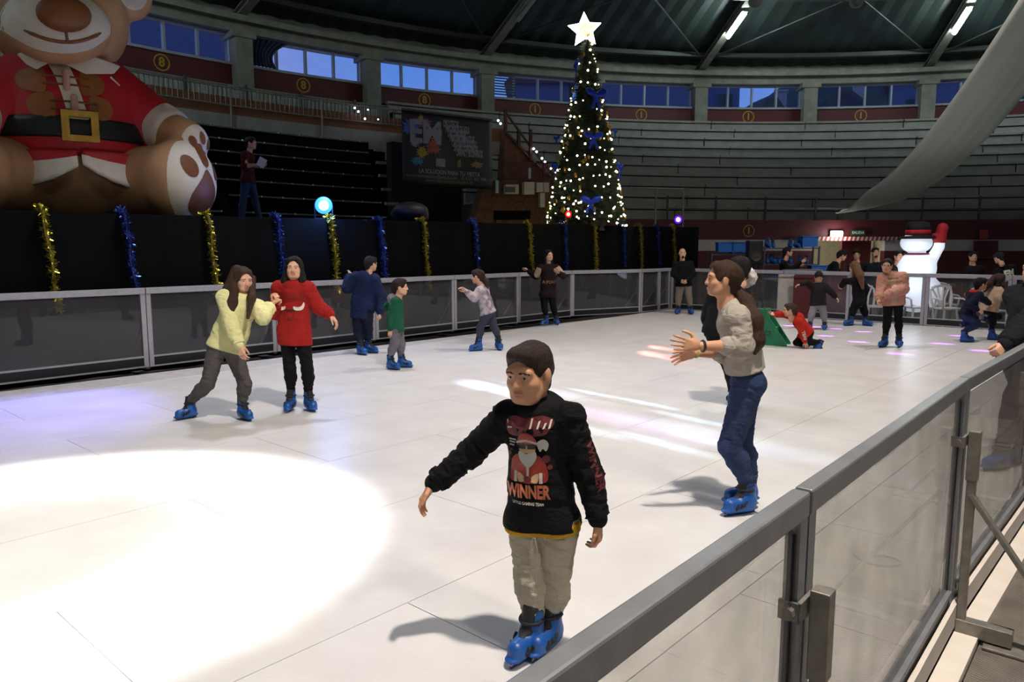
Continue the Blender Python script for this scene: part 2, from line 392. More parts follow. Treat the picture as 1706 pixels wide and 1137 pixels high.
# maroon parapet, columns, windows, ring beam
mb = MB(); mb.ring(-176, 184, 27.75, 28.1, 5.9, 7.36, 150); wu = struct('wall_parapet', mb, m_maroon)
mb = MB(); mb.ring(-176, 184, 27.5, 28.3, 8.34, 8.86, 150); mb.ring(-176, 184, 27.2, 27.6, 8.62, 8.80, 150); struct('ring_beam', mb, m_conc2)
mb = MB(); mb.ring(52, 262, 28.0, 28.2, 7.3, 8.4, 80); struct('wall_blind', mb, m_maroon)
for k in range(-11, 6):
    ph = PH0+DP*k
    mb = MB(); mb.ring(ph-.56, ph+.56, 27.35, 28.2, 5.9, 8.36); mb.ring(ph-.8, ph+.8, 27.3, 28.2, 8.16, 8.36); struct('column', mb, m_conc2)
nums = {-6: '8', -5: '8', -4: '8', -3: '1', -2: '1', -1: '1', 0: '1', 1: '1', 2: '1', -7: '8', -8: '7', -9: '7', -10: '7'}
wi = 0
for k in range(-11, 5):
    a, b = PH0+DP*k+.56, PH0+DP*(k+1)-.56; wi += 1
    wr = thing('window_%d' % wi, None, None, rp_((a+b)/2, 27.9, 7.4)); wr['kind'] = 'structure'
    mb = MB(); mb.ring(a, b, 27.68, 27.95, 7.36, 7.44, 4); mb.ring(a, b, 27.8, 27.95, 8.28, 8.34, 4)
    for j in range(5):
        p = a+(b-a)*j/4; mb.ring(p-.07, p+.07, 27.8, 27.95, 7.44, 8.28)
    obj('window_frame', mb, m_frame, wr)
    for j in range(4):
        p, q = a+(b-a)*j/4, a+(b-a)*(j+1)/4
        mb = MB(); mb.ring(p+.08, q-.08, 27.86, 27.875, 7.44, 8.28); obj('pane', mb, m_pane, wr)
    if k in nums:
        ph = (a+b)/2-.3; c0 = rp_(ph, 27.742, 7.07); u = Vector((math.cos(math.radians(ph)), -math.sin(math.radians(ph)), 0))
        mb = MB(); n = 28
        for j in range(n):
            t0, t1 = 2*PI*j/n, 2*PI*(j+1)/n
            P = [c0+u*(r*math.cos(t))+Vector((0, 0, r*math.sin(t))) for t, r in ((t0, .245), (t0, .205), (t1, .205), (t1, .245))]
            mb.add(P, [(0, 1, 2, 3)])
        add_text(mb, nums[k], .37, c0, u, (0, 0, 1), bold=.012)
        obj('painted_number', mb, m_yellow, wu)
for ph in (-7.2, 17.5, -80):
    c0 = rp_(ph, 20.592, 2.18); u = Vector((math.cos(math.radians(ph)), -math.sin(math.radians(ph)), 0)); mb = MB(); n = 28
    for j in range(n):
        t0, t1 = 2*PI*j/n, 2*PI*(j+1)/n
        mb.add([c0+u*(r*math.cos(t))+Vector((0, 0, r*math.sin(t))) for t, r in ((t0, .2), (t0, .17), (t1, .17), (t1, .2))], [(0, 1, 2, 3)])
    add_text(mb, '1', .3, c0, u, (0, 0, 1), bold=.01); obj('painted_number', mb, m_yellow, wl)
# roof: ribbed sheet cone, purlin rings, radial beams, cross braces
def zr(R): return 8.98+.268*(28.6-R)
mb = MB(); n = NB*12; V = []; Rs = [29.2, 24, 18, 12, 6, .5]
for R in Rs:
    for j in range(n):
        V.append(rp_(PH0+360*j/n, R, zr(R)+(.05 if j % 2 else 0)))
Fc = [(i*n+(j+1) % n, i*n+j, (i+1)*n+j, (i+1)*n+(j+1) % n) for i in range(len(Rs)-1) for j in range(n)]+[tuple((len(Rs)-1)*n+j for j in range(n))]
mb.add(V, Fc); struct('ceiling', mb, m_roof)
mb = MB(); mb.ring(-176, 184, 28.0, 28.3, 8.8, 9.2, 90); struct('trim_2', mb, m_conc2)
for R, h in ((26.9, .16), (22.6, .42), (15, .3)):
    mb = MB(); mb.ring(-176, 184, R-.14, R+.14, zr(R)-h-.05, zr(R)-.05, 114); struct('roof_beam', mb, m_steel)
for k in range(-11, 6):
    if (k % 2) == 1:
        ph = PH0+DP*k
        mb = MB(); mb.bar(rp_(ph, 28.0, zr(28)-.22), rp_(ph, 5, zr(5)-.22), .30, .04); mb.bar(rp_(ph, 28.0, zr(28)-.42), rp_(ph, 5, zr(5)-.42), .30, .04); mb.bar(rp_(ph, 28.0, zr(28)-.32), rp_(ph, 5, zr(5)-.32), .05, .2)
        struct('roof_beam', mb, m_conc2)
        for q in (-1, 1):
            mb = MB(); mb.tube([rp_(ph, 27.2, zr(27.2)-.2), rp_(ph+q*DP, 22.8, zr(22.8)-.2)], .035, 6); struct('roof_beam', mb, m_steel)
# floor mats on the public side, ribbed
def ribbed(name, c):
    m = bpy.data.materials.new(name); t, n, b = nodes(m); b.inputs['Roughness'].default_value = .7
    co = n.new('ShaderNodeTexCoord'); wv = n.new('ShaderNodeTexWave'); wv.inputs['Scale'].default_value = 18; wv.bands_direction = 'X'
    mp = n.new('ShaderNodeMapping'); mp.inputs['Rotation'].default_value = (0, 0, math.radians(-35)); t.links.new(co.outputs['Object'], mp.inputs[0]); t.links.new(mp.outputs[0], wv.inputs[0])
    bp = n.new('ShaderNodeBump'); bp.inputs['Strength'].default_value = .6; bp.inputs['Distance'].default_value = .01; t.links.new(wv.outputs['Fac'], bp.inputs['Height']); t.links.new(bp.outputs[0], b.inputs['Normal'])
    z = n.new('ShaderNodeTexNoise'); z.inputs['Scale'].default_value = 7; z.inputs['Detail'].default_value = 6; r = n.new('ShaderNodeValToRGB'); c = srgb(c)
    r.color_ramp.elements[0].position = .3; r.color_ramp.elements[1].position = .75; r.color_ramp.elements[0].color = tuple(v*.7 for v in c)+(1,); r.color_ramp.elements[1].color = tuple(v*1.2 for v in c)+(1,)
    t.links.new(co.outputs['Object'], z.inputs['Vector']); t.links.new(z.outputs['Fac'], r.inputs[0]); t.links.new(r.outputs[0], b.inputs['Base Color']); return m
m_mat = ribbed('ribbed_rubber', (112, 104, 96))

# ================================================================== the rink
m_ice = bpy.data.materials.new('ice_sheet'); t, n, b = nodes(m_ice)
co = n.new('ShaderNodeTexCoord'); z = n.new('ShaderNodeTexNoise'); z.inputs['Scale'].default_value = 2.2; z.inputs['Detail'].default_value = 8
r = n.new('ShaderNodeValToRGB'); r.color_ramp.elements[0].position = .3; r.color_ramp.elements[1].position = .7
r.color_ramp.elements[0].color = (.66, .64, .63, 1); r.color_ramp.elements[1].color = (.76, .745, .735, 1)
t.links.new(co.outputs['Object'], z.inputs['Vector']); t.links.new(z.outputs['Fac'], r.inputs[0])
mp = n.new('ShaderNodeMapping'); mp.inputs['Scale'].default_value = (3, 45, 1); mp.inputs['Rotation'].default_value = (0, 0, .5); t.links.new(co.outputs['Object'], mp.inputs[0])
z2 = n.new('ShaderNodeTexNoise'); z2.inputs['Scale'].default_value = 2; z2.inputs['Detail'].default_value = 6; t.links.new(mp.outputs[0], z2.inputs['Vector'])
r2 = n.new('ShaderNodeValToRGB'); r2.color_ramp.elements[0].position = .62; r2.color_ramp.elements[1].position = .72; r2.color_ramp.elements[0].color = (1, 1, 1, 1); r2.color_ramp.elements[1].color = (.91, .90, .89, 1)
t.links.new(z2.outputs['Fac'], r2.inputs[0])
mm = n.new('ShaderNodeMixRGB'); mm.blend_type = 'MULTIPLY'; mm.inputs[0].default_value = 1; t.links.new(r.outputs[0], mm.inputs[1]); t.links.new(r2.outputs[0], mm.inputs[2]); t.links.new(mm.outputs[0], b.inputs['Base Color'])
b.inputs['Roughness'].default_value = .33; b.inputs['Specular IOR Level'].default_value = .35
bp = n.new('ShaderNodeBump'); bp.inputs['Strength'].default_value = .12; bp.inputs['Distance'].default_value = .004; t.links.new(z2.outputs['Fac'], bp.inputs['Height']); t.links.new(bp.outputs[0], b.inputs['Normal'])
UX, UY = math.cos(math.radians(49.5)), math.sin(math.radians(49.5))
Ld = Vector((math.cos(math.radians(50)), math.sin(math.radians(50)), 0)); Ln = Vector((-Ld.y, Ld.x, 0))
L0 = gnd(250, 613)
def lp(t, off=0.0, z=0.0): return L0+Ld*t+Ln*off+Vector((0, 0, z))
Q1 = gnd(1322, 812, 1.10); Q2 = gnd(1597, 628, 1.10); Q1.z = Q2.z = 0
Nd = (Q2-Q1).normalized(); Q0 = Q1-Nd*1.95
Qm = Q0-Nd*1.95; Qmm = Qm-Nd*1.95
a3 = math.atan2(Nd.y, Nd.x)-math.radians(2.2); Nd3 = Vector((math.cos(a3), math.sin(a3), 0))
Q3 = Q2+Nd3*1.95; Q4 = Q3+Nd3*1.95; Q5 = Q4+Nd3*1.95; Q6 = Q5+Nd3*1.95; Q7 = Q6+Nd3*2.2
KA, KB, KC = gnd(1068, 521.5), gnd(1098, 518), gnd(1116, 515.5)
KD = gnd(1680, 552); Ed = (KD-KC).normalized(); ELEN = (KD-KC).length
ice = thing('ice_rink', 'white skating rink floor of butted sheets under the skaters', 'ice rink', (1, 8, 0))
_dn = Nd.x*Ed.y-Nd.y*Ed.x; QX = Q2+Nd*(((KC.x-Q2.x)*Ed.y-(KC.y-Q2.y)*Ed.x)/_dn)
poly = [lp(-12), KA, KB, KC, KC+Ed*(ELEN+3.2), Q7, Q2, Qmm-Nd*4]
def inside(x, y, P):
    c = False; n = len(P)
    for i in range(n):
        a, b = P[i], P[i-1]
        if (a.y > y) != (b.y > y) and x < (b.x-a.x)*(y-a.y)/(b.y-a.y)+a.x: c = not c
    return c
def clip(sub, a, b):   # keep the left side of a->b
    out = []
    for i in range(len(sub)):
        p, q = sub[i-1], sub[i]
        sp_ = (b.x-a.x)*(p.y-a.y)-(b.y-a.y)*(p.x-a.x); sq = (b.x-a.x)*(q.y-a.y)-(b.y-a.y)*(q.x-a.x)
        if (sp_ >= 0) != (sq >= 0): out.append(p+(q-p)*(sp_/(sp_-sq)))
        if sq >= 0: out.append(q)
    return out
hull = [Qmm-Nd*4, QX, KC, KB, KA, lp(-12)]
A48 = math.radians(48.3); Td = Vector((math.cos(A48), math.sin(A48), 0)); Tn = Vector((-Td.y, Td.x, 0))
TW, TLn, g = 1.12, 2.24, .0022
mb_bed = MB()
for i in range(-9, 14):
    for j in range(-7, 14):
        o0 = Vector((1.0, 5.0, 0))+Td*(TLn*(i+.5*(j % 2)))+Tn*(TW*j-3*TW)
        P = [o0+Td*g+Tn*g, o0+Td*(TLn-g)+Tn*g, o0+Td*(TLn-g)+Tn*(TW-g), o0+Td*g+Tn*(TW-g)]
        for k in range(len(hull)):
            P = clip(P, hull[k], hull[(k+1) % len(hull)])
            if len(P) < 3: break
        if len(P) < 3: continue
        n = len(P); V = [p+Vector((0, 0, -.03)) for p in P]+P
        mb = MB(); mb.add(V, [tuple(range(n-1, -1, -1)), tuple(range(n, 2*n))]+[(k, (k+1) % n, n+(k+1) % n, n+k) for k in range(n)])
        obj('ice_sheet', mb, m_ice, ice)
n = len(hull); mb = MB(); V = [p+Vector((0, 0, -.11)) for p in hull]+[p+Vector((0, 0, -.02)) for p in hull]
mb.add(V, [tuple(range(n-1, -1, -1)), tuple(range(n, 2*n))]+[(k, (k+1) % n, n+(k+1) % n, n+k) for k in range(n)])
obj('rink_bed', mb, mat('rink_bed_grey', (196, 192, 188), .6), ice)

m_alu = mat('boards_aluminium', (176, 174, 182), .42, .35, var=.08, scale=20, spec=.4)
m_alun = mat('boards_aluminium_near', (150, 152, 156), .34, .45, var=.10, scale=14, bump=.05, bscale=80)  # darker tone of the same boards aluminium, for the near panels
m_alu2 = mat('galvanised_steel', (150, 146, 138), .45, .6, var=.18, scale=25)
m_kick = mat('kickplate_black', (22, 23, 28), .4, var=.15)
m_acr = glass_mat('acrylic_boards', (.84, .84, .86), .062, (.50, .50, .52), 1.5, 9, .85)  # pale haze raised to mimic the bright ice reflected in these boards
m_acrn = glass_mat('acrylic_scuffed', (.90, .89, .87), .10, (.62, .60, .58), 1.49, 5, .35)
m_edge = mat('white_edge_plastic', (226, 216, 206), .45, var=.05)
def board(name, label, group, a, b, out, glass, detail=False, post0=True, post1=True):
    """one rink board panel from a to b, out = unit vector to the public side"""
    m_alu = m_alun if detail else globals()['m_alu']
    a, b = Vector(a), Vector(b); a.z = b.z = 0; d = (b-a).normalized(); L = (b-a).length; mid = (a+b)/2
    r = thing(name, label, 'barrier', (mid.x, mid.y, 0), group); Z = Vector((0, 0, 1)); c = out*(.021 if detail else .03); RW, RH = (.042, .060) if detail else (.075, .084)
    g = .006
    mb = MB(); mb.bar(a+d*g+c+Z*(1.10-RH/2), b-d*g+c+Z*(1.10-RH/2), RW, RH); obj('top_rail', mb, m_alu, r, bevel=.006)
    pw = .045 if detail else .062
    for e, s in ((a, 1), (b, -1)):
        p = e+d*s*(g+pw/2)+c
        mb = MB(); mb.bar(p+Z*.03, p+Z*(1.1-RH), .034 if detail else .045, pw, up=d); obj('post', mb, m_alu, r)
    mb = MB(); mb.bar(a+d*(pw+g)+c+Z*.155, b-d*(pw+g)+c+Z*.155, .045, .022); mb.bar(a+d*g+c+Z*.02, b-d*g+c+Z*.02, .05, .02); obj('bottom_rail', mb, m_alu, r)
    mb = MB(); mb.bar(a+d*(pw*.4)+c*.8+Z*.087, b-d*(pw*.4)+c*.8+Z*.087, .03, .112); obj('kickplate', mb, m_alu2 if detail else m_kick, r)
    mb = MB(); mb.bar(a+d*(pw+g)+c+Z*.591, b-d*(pw+g)+c+Z*.591, .008, .85); obj('acrylic_pane', mb, glass, r)
    if detail:
        for q, e in ((pw+g+.006, a), (-(pw+g+.006), b)):
            mb = MB(); mb.bar(e+d*q+c+Z*.17, e+d*q+c+Z*1.01, .012, .012, up=d); obj('gasket', mb, m_kick, r)
        mb = MB(); mb.bar(a+out*.105-Z*.055, b+out*.105-Z*.055, .09, .07); obj('white_edge', mb, m_edge, r)
        mb = MB(); mb.bar(a+out*.050+Z*.05, b+out*.050+Z*.05, .02, .1); obj('edge_lip', mb, m_edge, r)
    # outside brace at the far joint
    e = b; st = obj('brace', brace_mb(e, d, out, detail), m_alu2, r, bevel=.003 if detail else 0)
    if detail:
        mb = MB(); p = e+out*.045-d*.02+Z*.83
        mb.bar(p-d*.04, p+d*.045, .010, .045); mb.bar(p-d*.04, p-d*.04-out*.045, .010, .045); mb.bar(p+d*.045, p+d*.045+out*.05, .010, .045)
        cl = obj('clamp', mb, m_alu2, r)
        mb = MB(); q0 = p-d*.045-out*.02; mb.tube([q0, q0-d*.018], .016, 8); obj('bolt', mb, m_alu2, cl)
    return r
def brace_mb(e, d, out, detail):
    Z = Vector((0, 0, 1)); mb = MB(); o = e+out*(.078 if detail else .125)
    mb.bar(o-Z*.02, o+Z*.85, .034, .036, up=d)
    mb.bar(o+Z*.66, o+Z*.875, .044, .046, up=d)
    mb.bar(o+Z*.60, o+out*.46-Z*.04, .02, .045, up=d)
    mb.bar(e+out*.06+Z*.005, e+out*.27+Z*.005, .06, .065)
    mb.bar(e+out*.17-Z*(.042 if detail else .095), e+out*.62-Z*(.042 if detail else .095), .14, .012)
    return mb
sp_l = (KA-L0).length/6.0
lbl = ['nearest the left edge of the photo, running out of frame', 'from the left frame edge to the first pale post', 'behind the yellow and red girls', 'behind the padded navy coat, left of the green skater', 'behind the green skater, under a gold tinsel', 'right of the tie-dye girl at the side boards', 'behind the varsity jacket woman', 'last of the left side run before the corner']
ts = [-4.4, -2.2]+[sp_l*i for i in range(7)]
for i in range(8):
    board('rink_barrier', 'clear rink board panel '+lbl[i], 'boards along the left side', lp(ts[i]), lp(ts[i+1]) if i < 7 else KA, Ln, m_acr)
def perp(a, b):
    d = (b-a).normalized(); return Vector((-d.y, d.x, 0))
board('rink_barrier', 'narrow clear corner board panel, first after the left run', 'corner boards', KA, KB, perp(KA, KB), m_acr)
board('rink_barrier', 'narrowest clear corner board panel beside the bald man', 'corner boards', KB, KC, perp(KB, KC), m_acr)
el = ELEN/5.0
lb2 = ['behind the bald man at the corner', 'in front of the skate hire racks', 'behind the child in the dark coat', 'behind the pink jacket girl and the snowman', 'behind the two children gliding right', 'at the right edge of the photo']
for i in range(6):
    board('rink_barrier', 'clear rink board panel on the far end, '+lb2[i], 'boards along the far end', KC+Ed*el*i, KC+Ed*el*(i+1), perp(KC, KD), m_acr)
No = Vector((Nd.y, -Nd.x, 0)); No3 = Vector((Nd3.y, -Nd3.x, 0))
near = [(Qmm, Qm, No, 'nearest the camera to the left, out of frame'), (Qm, Q0, No, 'at the bottom edge of the photo, before the boy'), (Q0, Q1, No, 'in the foreground, closest full panel with the boy behind it'),
        (Q1, Q2, No, 'in the right foreground, between two braced posts'), (Q2, Q3, No3, 'third on the right, a skater showing through it'), (Q3, Q4, No3, 'at the right frame edge on the near side')]
for a, b, o_, l_ in near[1:]:
    board('rink_barrier', 'scuffed clear board panel '+l_, 'boards along the near side', a, b, o_, m_acrn, True)
# public-side mats
fm = thing('floor_matting', 'ribbed grey brown rubber matting beside the near rink boards', 'floor mat', (3, 2, -.1))
for i in range(-2, 7):
    for j in range(0, 4):
        o0 = Q1+No*.152+Nd*(1.0*i+.5*(j % 2))+No*(1.0*j)
        if (o0+Nd*.5+No*.5-Vector((0, 0, 0))).length < .9: pass
        mb = MB(); gg = .004
        P = [o0+Nd*gg+No*gg, o0+Nd*gg+No*(1-gg), o0+Nd*(1-gg)+No*(1-gg), o0+Nd*(1-gg)+No*gg]
        mb.hexa([p+Vector((0, 0, -.119)) for p in P]+[p+Vector((0, 0, -.05)) for p in P]); obj('mat_tile', mb, m_mat, fm)
# ================================================================== smooth-surface modelling: signed distance fields -> quads
def V3(p): return np.array((p[0], p[1], p[2]), dtype=np.float64)
def wob(P, f, seed=0.0):
    x, y, z = P[..., 0]*f, P[..., 1]*f, P[..., 2]*f
    return (np.sin(x+1.7*np.sin(y*.9+seed)+seed)+np.sin(y*1.1+1.5*np.sin(z*1.2+seed*2)+2.1)+np.sin(z*.93+1.6*np.sin(x*1.15+seed*.7)+4.2))/3
class SDF:
    def __init__(s): s.ops = []; s.post = None
    def cap(s, a, b, r0, r1=None, k=.03, sq=None, fold=None, op='+'):
        a, b = V3(a), V3(b); r1 = r0 if r1 is None else r1; ba = b-a; L2 = max(ba @ ba, 1e-9)
        if sq is not None: ax = V3(sq[0]); ax = ax/np.linalg.norm(ax); g = 1/sq[1]-1
        def fn(P):
            q = P-a
            t = np.clip((q @ ba)/L2, 0, 1); q = q-t[..., None]*ba
            if sq is not None: q = q+(q @ ax)[..., None]*ax*g
            r = r0+(r1-r0)*t
            if fold:
                Ln_ = math.sqrt(L2); h_ = t*Ln_; w0 = wob(P, 9, fold[1]); Pn = (P-a)*.42+(h_*(1-.42)+.018*w0)[..., None]*(ba/Ln_)
                f_ = fold[2] if len(fold) > 2 else 30
                r = r+fold[0]*np.maximum((.9-2.6*np.abs(wob(Pn, f_*6.2, fold[1]*3+a[0]*7)))*(.45+.55*np.abs(2*t-1))+.5*wob(P, 11, fold[1]), -.8)
            d = np.sqrt((q*q).sum(-1))-r
            return d*(sq[1] if sq is not None and sq[1] < 1 else 1)
        m = max(r0, r1)*(max(1, sq[1]) if sq else 1)+(abs(fold[0]) if fold else 0)
        s.ops.append((fn, np.minimum(a, b)-m, np.maximum(a, b)+m, k, op)); return s
    def ell(s, c, r, R=None, k=.03, op='+'):
        c = V3(c); r = np.array(r if isinstance(r, (tuple, list)) else (r, r, r), float); M_ = np.eye(3) if R is None else np.array(R)
        mn = r.min()
        def fn(P):
            q = (P-c) @ M_     # columns of R are the ellipsoid axes
            k0 = np.sqrt(((q/r)**2).sum(-1)); k1 = np.sqrt(((q/(r*r))**2).sum(-1))
            return k0*(k0-1)/np.maximum(k1, 1e-6)
        m = r.max() if R is not None else r
        s.ops.append((fn, c-m, c+m, k, op)); return s
    def tor(s, c, nrm, R, r, k=.02, op='+'):
        c = V3(c); nv = V3(nrm); nv = nv/np.linalg.norm(nv)
        def fn(P):
            q = P-c; h = q @ nv; e = np.sqrt(np.maximum((q*q).sum(-1)-h*h, 0)); return np.sqrt((e-R)**2+h*h)-r
        s.ops.append((fn, c-R-r, c+R+r, k, op)); return s
    def cut(s, p, nrm, k=.004):   # remove the side nrm points to
        p, nv = V3(p), V3(nrm); nv = nv/np.linalg.norm(nv)
        s.ops.append((lambda P: (P-p) @ nv, None, None, k, '^')); return s
    def fnop(s, fn, op='^', k=.004): s.ops.append((fn, None, None, k, op)); return s
    def mesh(s, h):
        add = [o for o in s.ops if o[4] == '+']
        lo = np.min([o[1] for o in add], 0)-3*h-.01; hi = np.max([o[2] for o in add], 0)+3*h+.01
        n = np.ceil((hi-lo)/h).astype(int)+1
        ax = [lo[i]+h*np.arange(n[i]) for i in range(3)]
        D = np.full(n, .5, dtype=np.float64)
        def sub(a, b):
            i0 = np.maximum(np.floor((a-lo)/h).astype(int), 0); i1 = np.minimum(np.ceil((b-lo)/h).astype(int)+1, n)
            return i0, np.maximum(i1, i0+1)
        for fn, a, b, k, op in s.ops:
            if a is None: i0, i1 = np.zeros(3, int), n
            else: i0, i1 = sub(a-k-2.5*h, b+k+2.5*h)
            sl = tuple(slice(i0[i], i1[i]) for i in range(3))
            P = np.stack(np.meshgrid(*[ax[i][sl[i]] for i in range(3)], indexing='ij'), -1)
            e = fn(P); d = D[sl]
            if op == '+':
                w_ = np.clip(.5+.5*(d-e)/k, 0, 1); D[sl] = d*(1-w_)+e*w_-k*w_*(1-w_)
            else:
                if op == '-': e = -e
                w_ = np.clip(.5-.5*(d-e)/k, 0, 1); D[sl] = d*(1-w_)+e*w_+k*w_*(1-w_)
        if s.post:
            m = np.abs(D) < .06; idx = np.argwhere(m); P = lo+idx*h; D[m] += s.post(P)
        return surface_nets(D, lo, h)
def surface_nets(D, lo, h):
    n = D.shape; I = D < 0
    c = np.zeros(tuple(k-1 for k in n), dtype=np.int8)
    offs = [(i, j, k) for i in (0, 1) for j in (0, 1) for k in (0, 1)]
    for (i, j, k) in offs: c += I[i:n[0]-1+i, j:n[1]-1+j, k:n[2]-1+k]
    act = (c > 0) & (c < 8); idx = np.argwhere(act); m = len(idx)
    if m == 0: return np.zeros((0, 3)), np.zeros((0, 4), int)
    vals = np.stack([D[idx[:, 0]+i, idx[:, 1]+j, idx[:, 2]+k] for (i, j, k) in offs], 1)
    acc = np.zeros((m, 3)); cnt = np.zeros(m); of = np.array(offs, float)
    for a in range(8):
        for b in range(a+1, 8):
            if np.abs(of[a]-of[b]).sum() != 1: continue
            va, vb = vals[:, a], vals[:, b]; x = (va < 0) != (vb < 0)
            t = np.where(x, va/np.where(x, va-vb, 1), 0)
            acc += np.where(x[:, None], of[a]+(of[b]-of[a])*t[:, None], 0); cnt += x
    Vt = lo+(idx+acc/cnt[:, None])*h
    mp = -np.ones(act.shape, dtype=np.int64); mp[idx[:, 0], idx[:, 1], idx[:, 2]] = np.arange(m)
    Q = []
    for ax in range(3):
        s0 = [slice(1, n[i]-1) for i in range(3)]; s1 = list(s0); s0[ax] = slice(0, n[ax]-1); s1[ax] = slice(1, n[ax])
        A, B = I[tuple(s0)], I[tuple(s1)]; e = np.argwhere(A != B); fl = A[A != B]
        if not len(e): continue
        base = e.copy(); u, v = (ax+1) % 3, (ax+2) % 3
        for q in (u, v): base[:, q] += 1
        def cell(du, dv):
            p = base.copy(); p[:, u] -= du; p[:, v] -= dv; return mp[p[:, 0], p[:, 1], p[:, 2]]
        q = np.stack([cell(1, 1), cell(0, 1), cell(0, 0), cell(1, 0)], 1)
        q[~fl] = q[~fl][:, ::-1]; Q.append(q)
    return Vt, np.concatenate(Q)
def fmat(mesh, rules, default=0):
    """material per face from its centre: rules = [(fn(centres)->bool, index)]"""
    Vt, Q = mesh; c = Vt[Q].mean(1); mi = np.full(len(Q), default, int)
    for fn, i in rules: mi[fn(c)] = i
    return Vt, Q, mi
def join(parts):
    Vs, Qs, Ms = [], [], []; b = 0
    for Vt, Q, mi in parts:
        Vs.append(np.asarray(Vt)); Qs += [[int(i)+b for i in q] for q in Q]; Ms += list(np.broadcast_to(mi, len(Q))); b += len(Vt)
    return np.concatenate(Vs), Qs, Ms
def mb_np(mb): return np.array([tuple(p) for p in mb.v]), mb.f, mb.mi
def xf(mesh, R, t, s=1.0, flip=False):
    Vt = mesh[0] @ (np.array(R).T*s)+V3(t); Q = mesh[1]
    if flip: Q = [q[::-1] for q in Q] if not isinstance(Q, np.ndarray) else Q[:, ::-1]
    return (Vt, Q)+tuple(mesh[2:])
def basis(x, y):
    x = V3(x); x = x/np.linalg.norm(x); y = V3(y); y = y-x*(x @ y); y = y/np.linalg.norm(y); return np.stack([x, y, np.cross(x, y)], 1)
def smoothpoly(pts, n=4):
    out = []; m = len(pts)
    for i in range(m):
        p0, p1, p2, p3 = [np.array(pts[(i+k-1) % m], float) for k in range(4)]
        for j in range(n):
            t = j/n; out.append(tuple(.5*((2*p1)+(-p0+p2)*t+(2*p0-5*p1+4*p2-p3)*t*t+(-p0+3*p1-3*p2+p3)*t**3)))
    return out
def decal(bvh, o, u, v, ins, polys, eps=.003, cell=None, maxd=3.0):
    """flat 2-D shapes [(poly | (verts, faces), material index)] laid on a curved surface by casting along ins from plane o,u,v"""
    o, u, v, ins = Vector(o), Vector(u), Vector(v), Vector(ins).normalized(); out = MB(); lay = 0
    for shp, mi in polys:
        lay += 1
        bm = bmesh.new()
        if isinstance(shp, tuple) and len(shp) == 2 and isinstance(shp[1], list):
            vs = [bm.verts.new((a[0], a[1], 0)) for a in shp[0]]
            for f in shp[1]:
                try: bm.faces.new([vs[i] for i in f])
                except ValueError: pass
        else:
            try: bm.faces.new([bm.verts.new((a, b, 0)) for a, b in shp])
            except ValueError: continue
        bmesh.ops.triangulate(bm, faces=bm.faces[:])
        if cell:
            for it in range(5):
                es = [e for e in bm.edges if e.calc_length() > cell]
                if not es: break
                bmesh.ops.subdivide_edges(bm, edges=es, cuts=1); bmesh.ops.triangulate(bm, faces=bm.faces[:])
        bm.verts.index_update(); P = []
        for q in bm.verts:
            p = o+u*q.co.x+v*q.co.y; hit, nn, i_, d_ = bvh.ray_cast(p, ins, maxd)
            P.append(None if hit is None else hit-ins*(eps*(1+.35*lay)))
        fs = []
        for f in bm.faces:
            ix = [q.index for q in f.verts]
            if all(P[i] is not None for i in ix):
                if max((P[ix[0]]-P[ix[1]]).length, (P[ix[1]]-P[ix[2]]).length) < (cell or .2)*6+.3: fs.append(tuple(ix))
        ok = sorted({i for f in fs for i in f}); re_ = {i: k for k, i in enumerate(ok)}
        if fs:
            out.add([P[i] for i in ok], [tuple(re_[i] for i in f) for f in fs], mi)
        bm.free()
    return out
def bvh_of(mesh):
    Vt, Q = mesh[0], mesh[1]; return BVHTree.FromPolygons([tuple(p) for p in Vt], [tuple(int(i) for i in q) for q in Q])

# ================================================================== stage, curtain, tinsel
CO = .42
def curtain_line():
    P = [lp(t, CO) for t in np.arange(-9, 14.01, .25)]
    e = P[-1]; end = at(1159, 520, 22.0); end.z = 0
    return P+[e+(end-e)*(i/10) for i in range(1, 11)]
CL = curtain_line()
def cline(px):   # point of the curtain seen at image column px
    for a, b in zip(CL, CL[1:]):
        fa = ray(px, 400); s_ = fa.x/fa.y; q0, q1 = a.x-s_*a.y, b.x-s_*b.y
        if q0*q1 <= 0:
            t = q0/(q0-q1); return a+(b-a)*t, (b-a).normalized()
    return CL[-1], (CL[-1]-CL[-2]).normalized()
def ztop(p): return 2.10+.13*max(0, min(1, (p-L0).dot(Ld)/16))
mb = MB(); W = []
for i, p in enumerate(CL):
    d = (CL[min(i+1, len(CL)-1)]-CL[max(i-1, 0)]).normalized(); nn = Vector((-d.y, d.x, 0))
    W.append(p+nn*(.035*math.sin(i*1.9)+.025*math.sin(i*.77)))
n = len(W); zt = [ztop(p) for p in CL]
V = [(p.x, p.y, -.10) for p in W]+[(p.x, p.y, z) for p, z in zip(W, zt)]
Bk = [p+Vector((-Ld.y, Ld.x, 0))*.16 for p in W]
V += [(p.x, p.y, z+.012) for p, z in zip(Bk, zt)]
mb.add(V, [(i, i+1, n+i+1, n+i) for i in range(n-1)]+[(n+i, n+i+1, 2*n+i+1, 2*n+i) for i in range(n-1)])
cu = obj('black_curtain', mb, m_black, smooth=True, loc=Vector(CL[len(CL)//2])); so = cu.modifiers.new('thickness', 'SOLIDIFY'); so.thickness = .012
tag(cu, 'long black cloth curtain hanging behind the left side boards', 'curtain')
mb = MB(); up = [p+Vector((-Ld.y, Ld.x, 0))*.2 for p in CL[::6]+[CL[-1]]]
arc = [rp_(a, 20.5) for a in np.arange(-14, -100, -4)]
pol = [(p.x, p.y) for p in up]+[(p.x, p.y) for p in arc if p.y > 6]
mb.prism(pol[::-1], (0, 0, 1.95), (1, 0, 0), (0, 1, 0), (0, 0, .13))
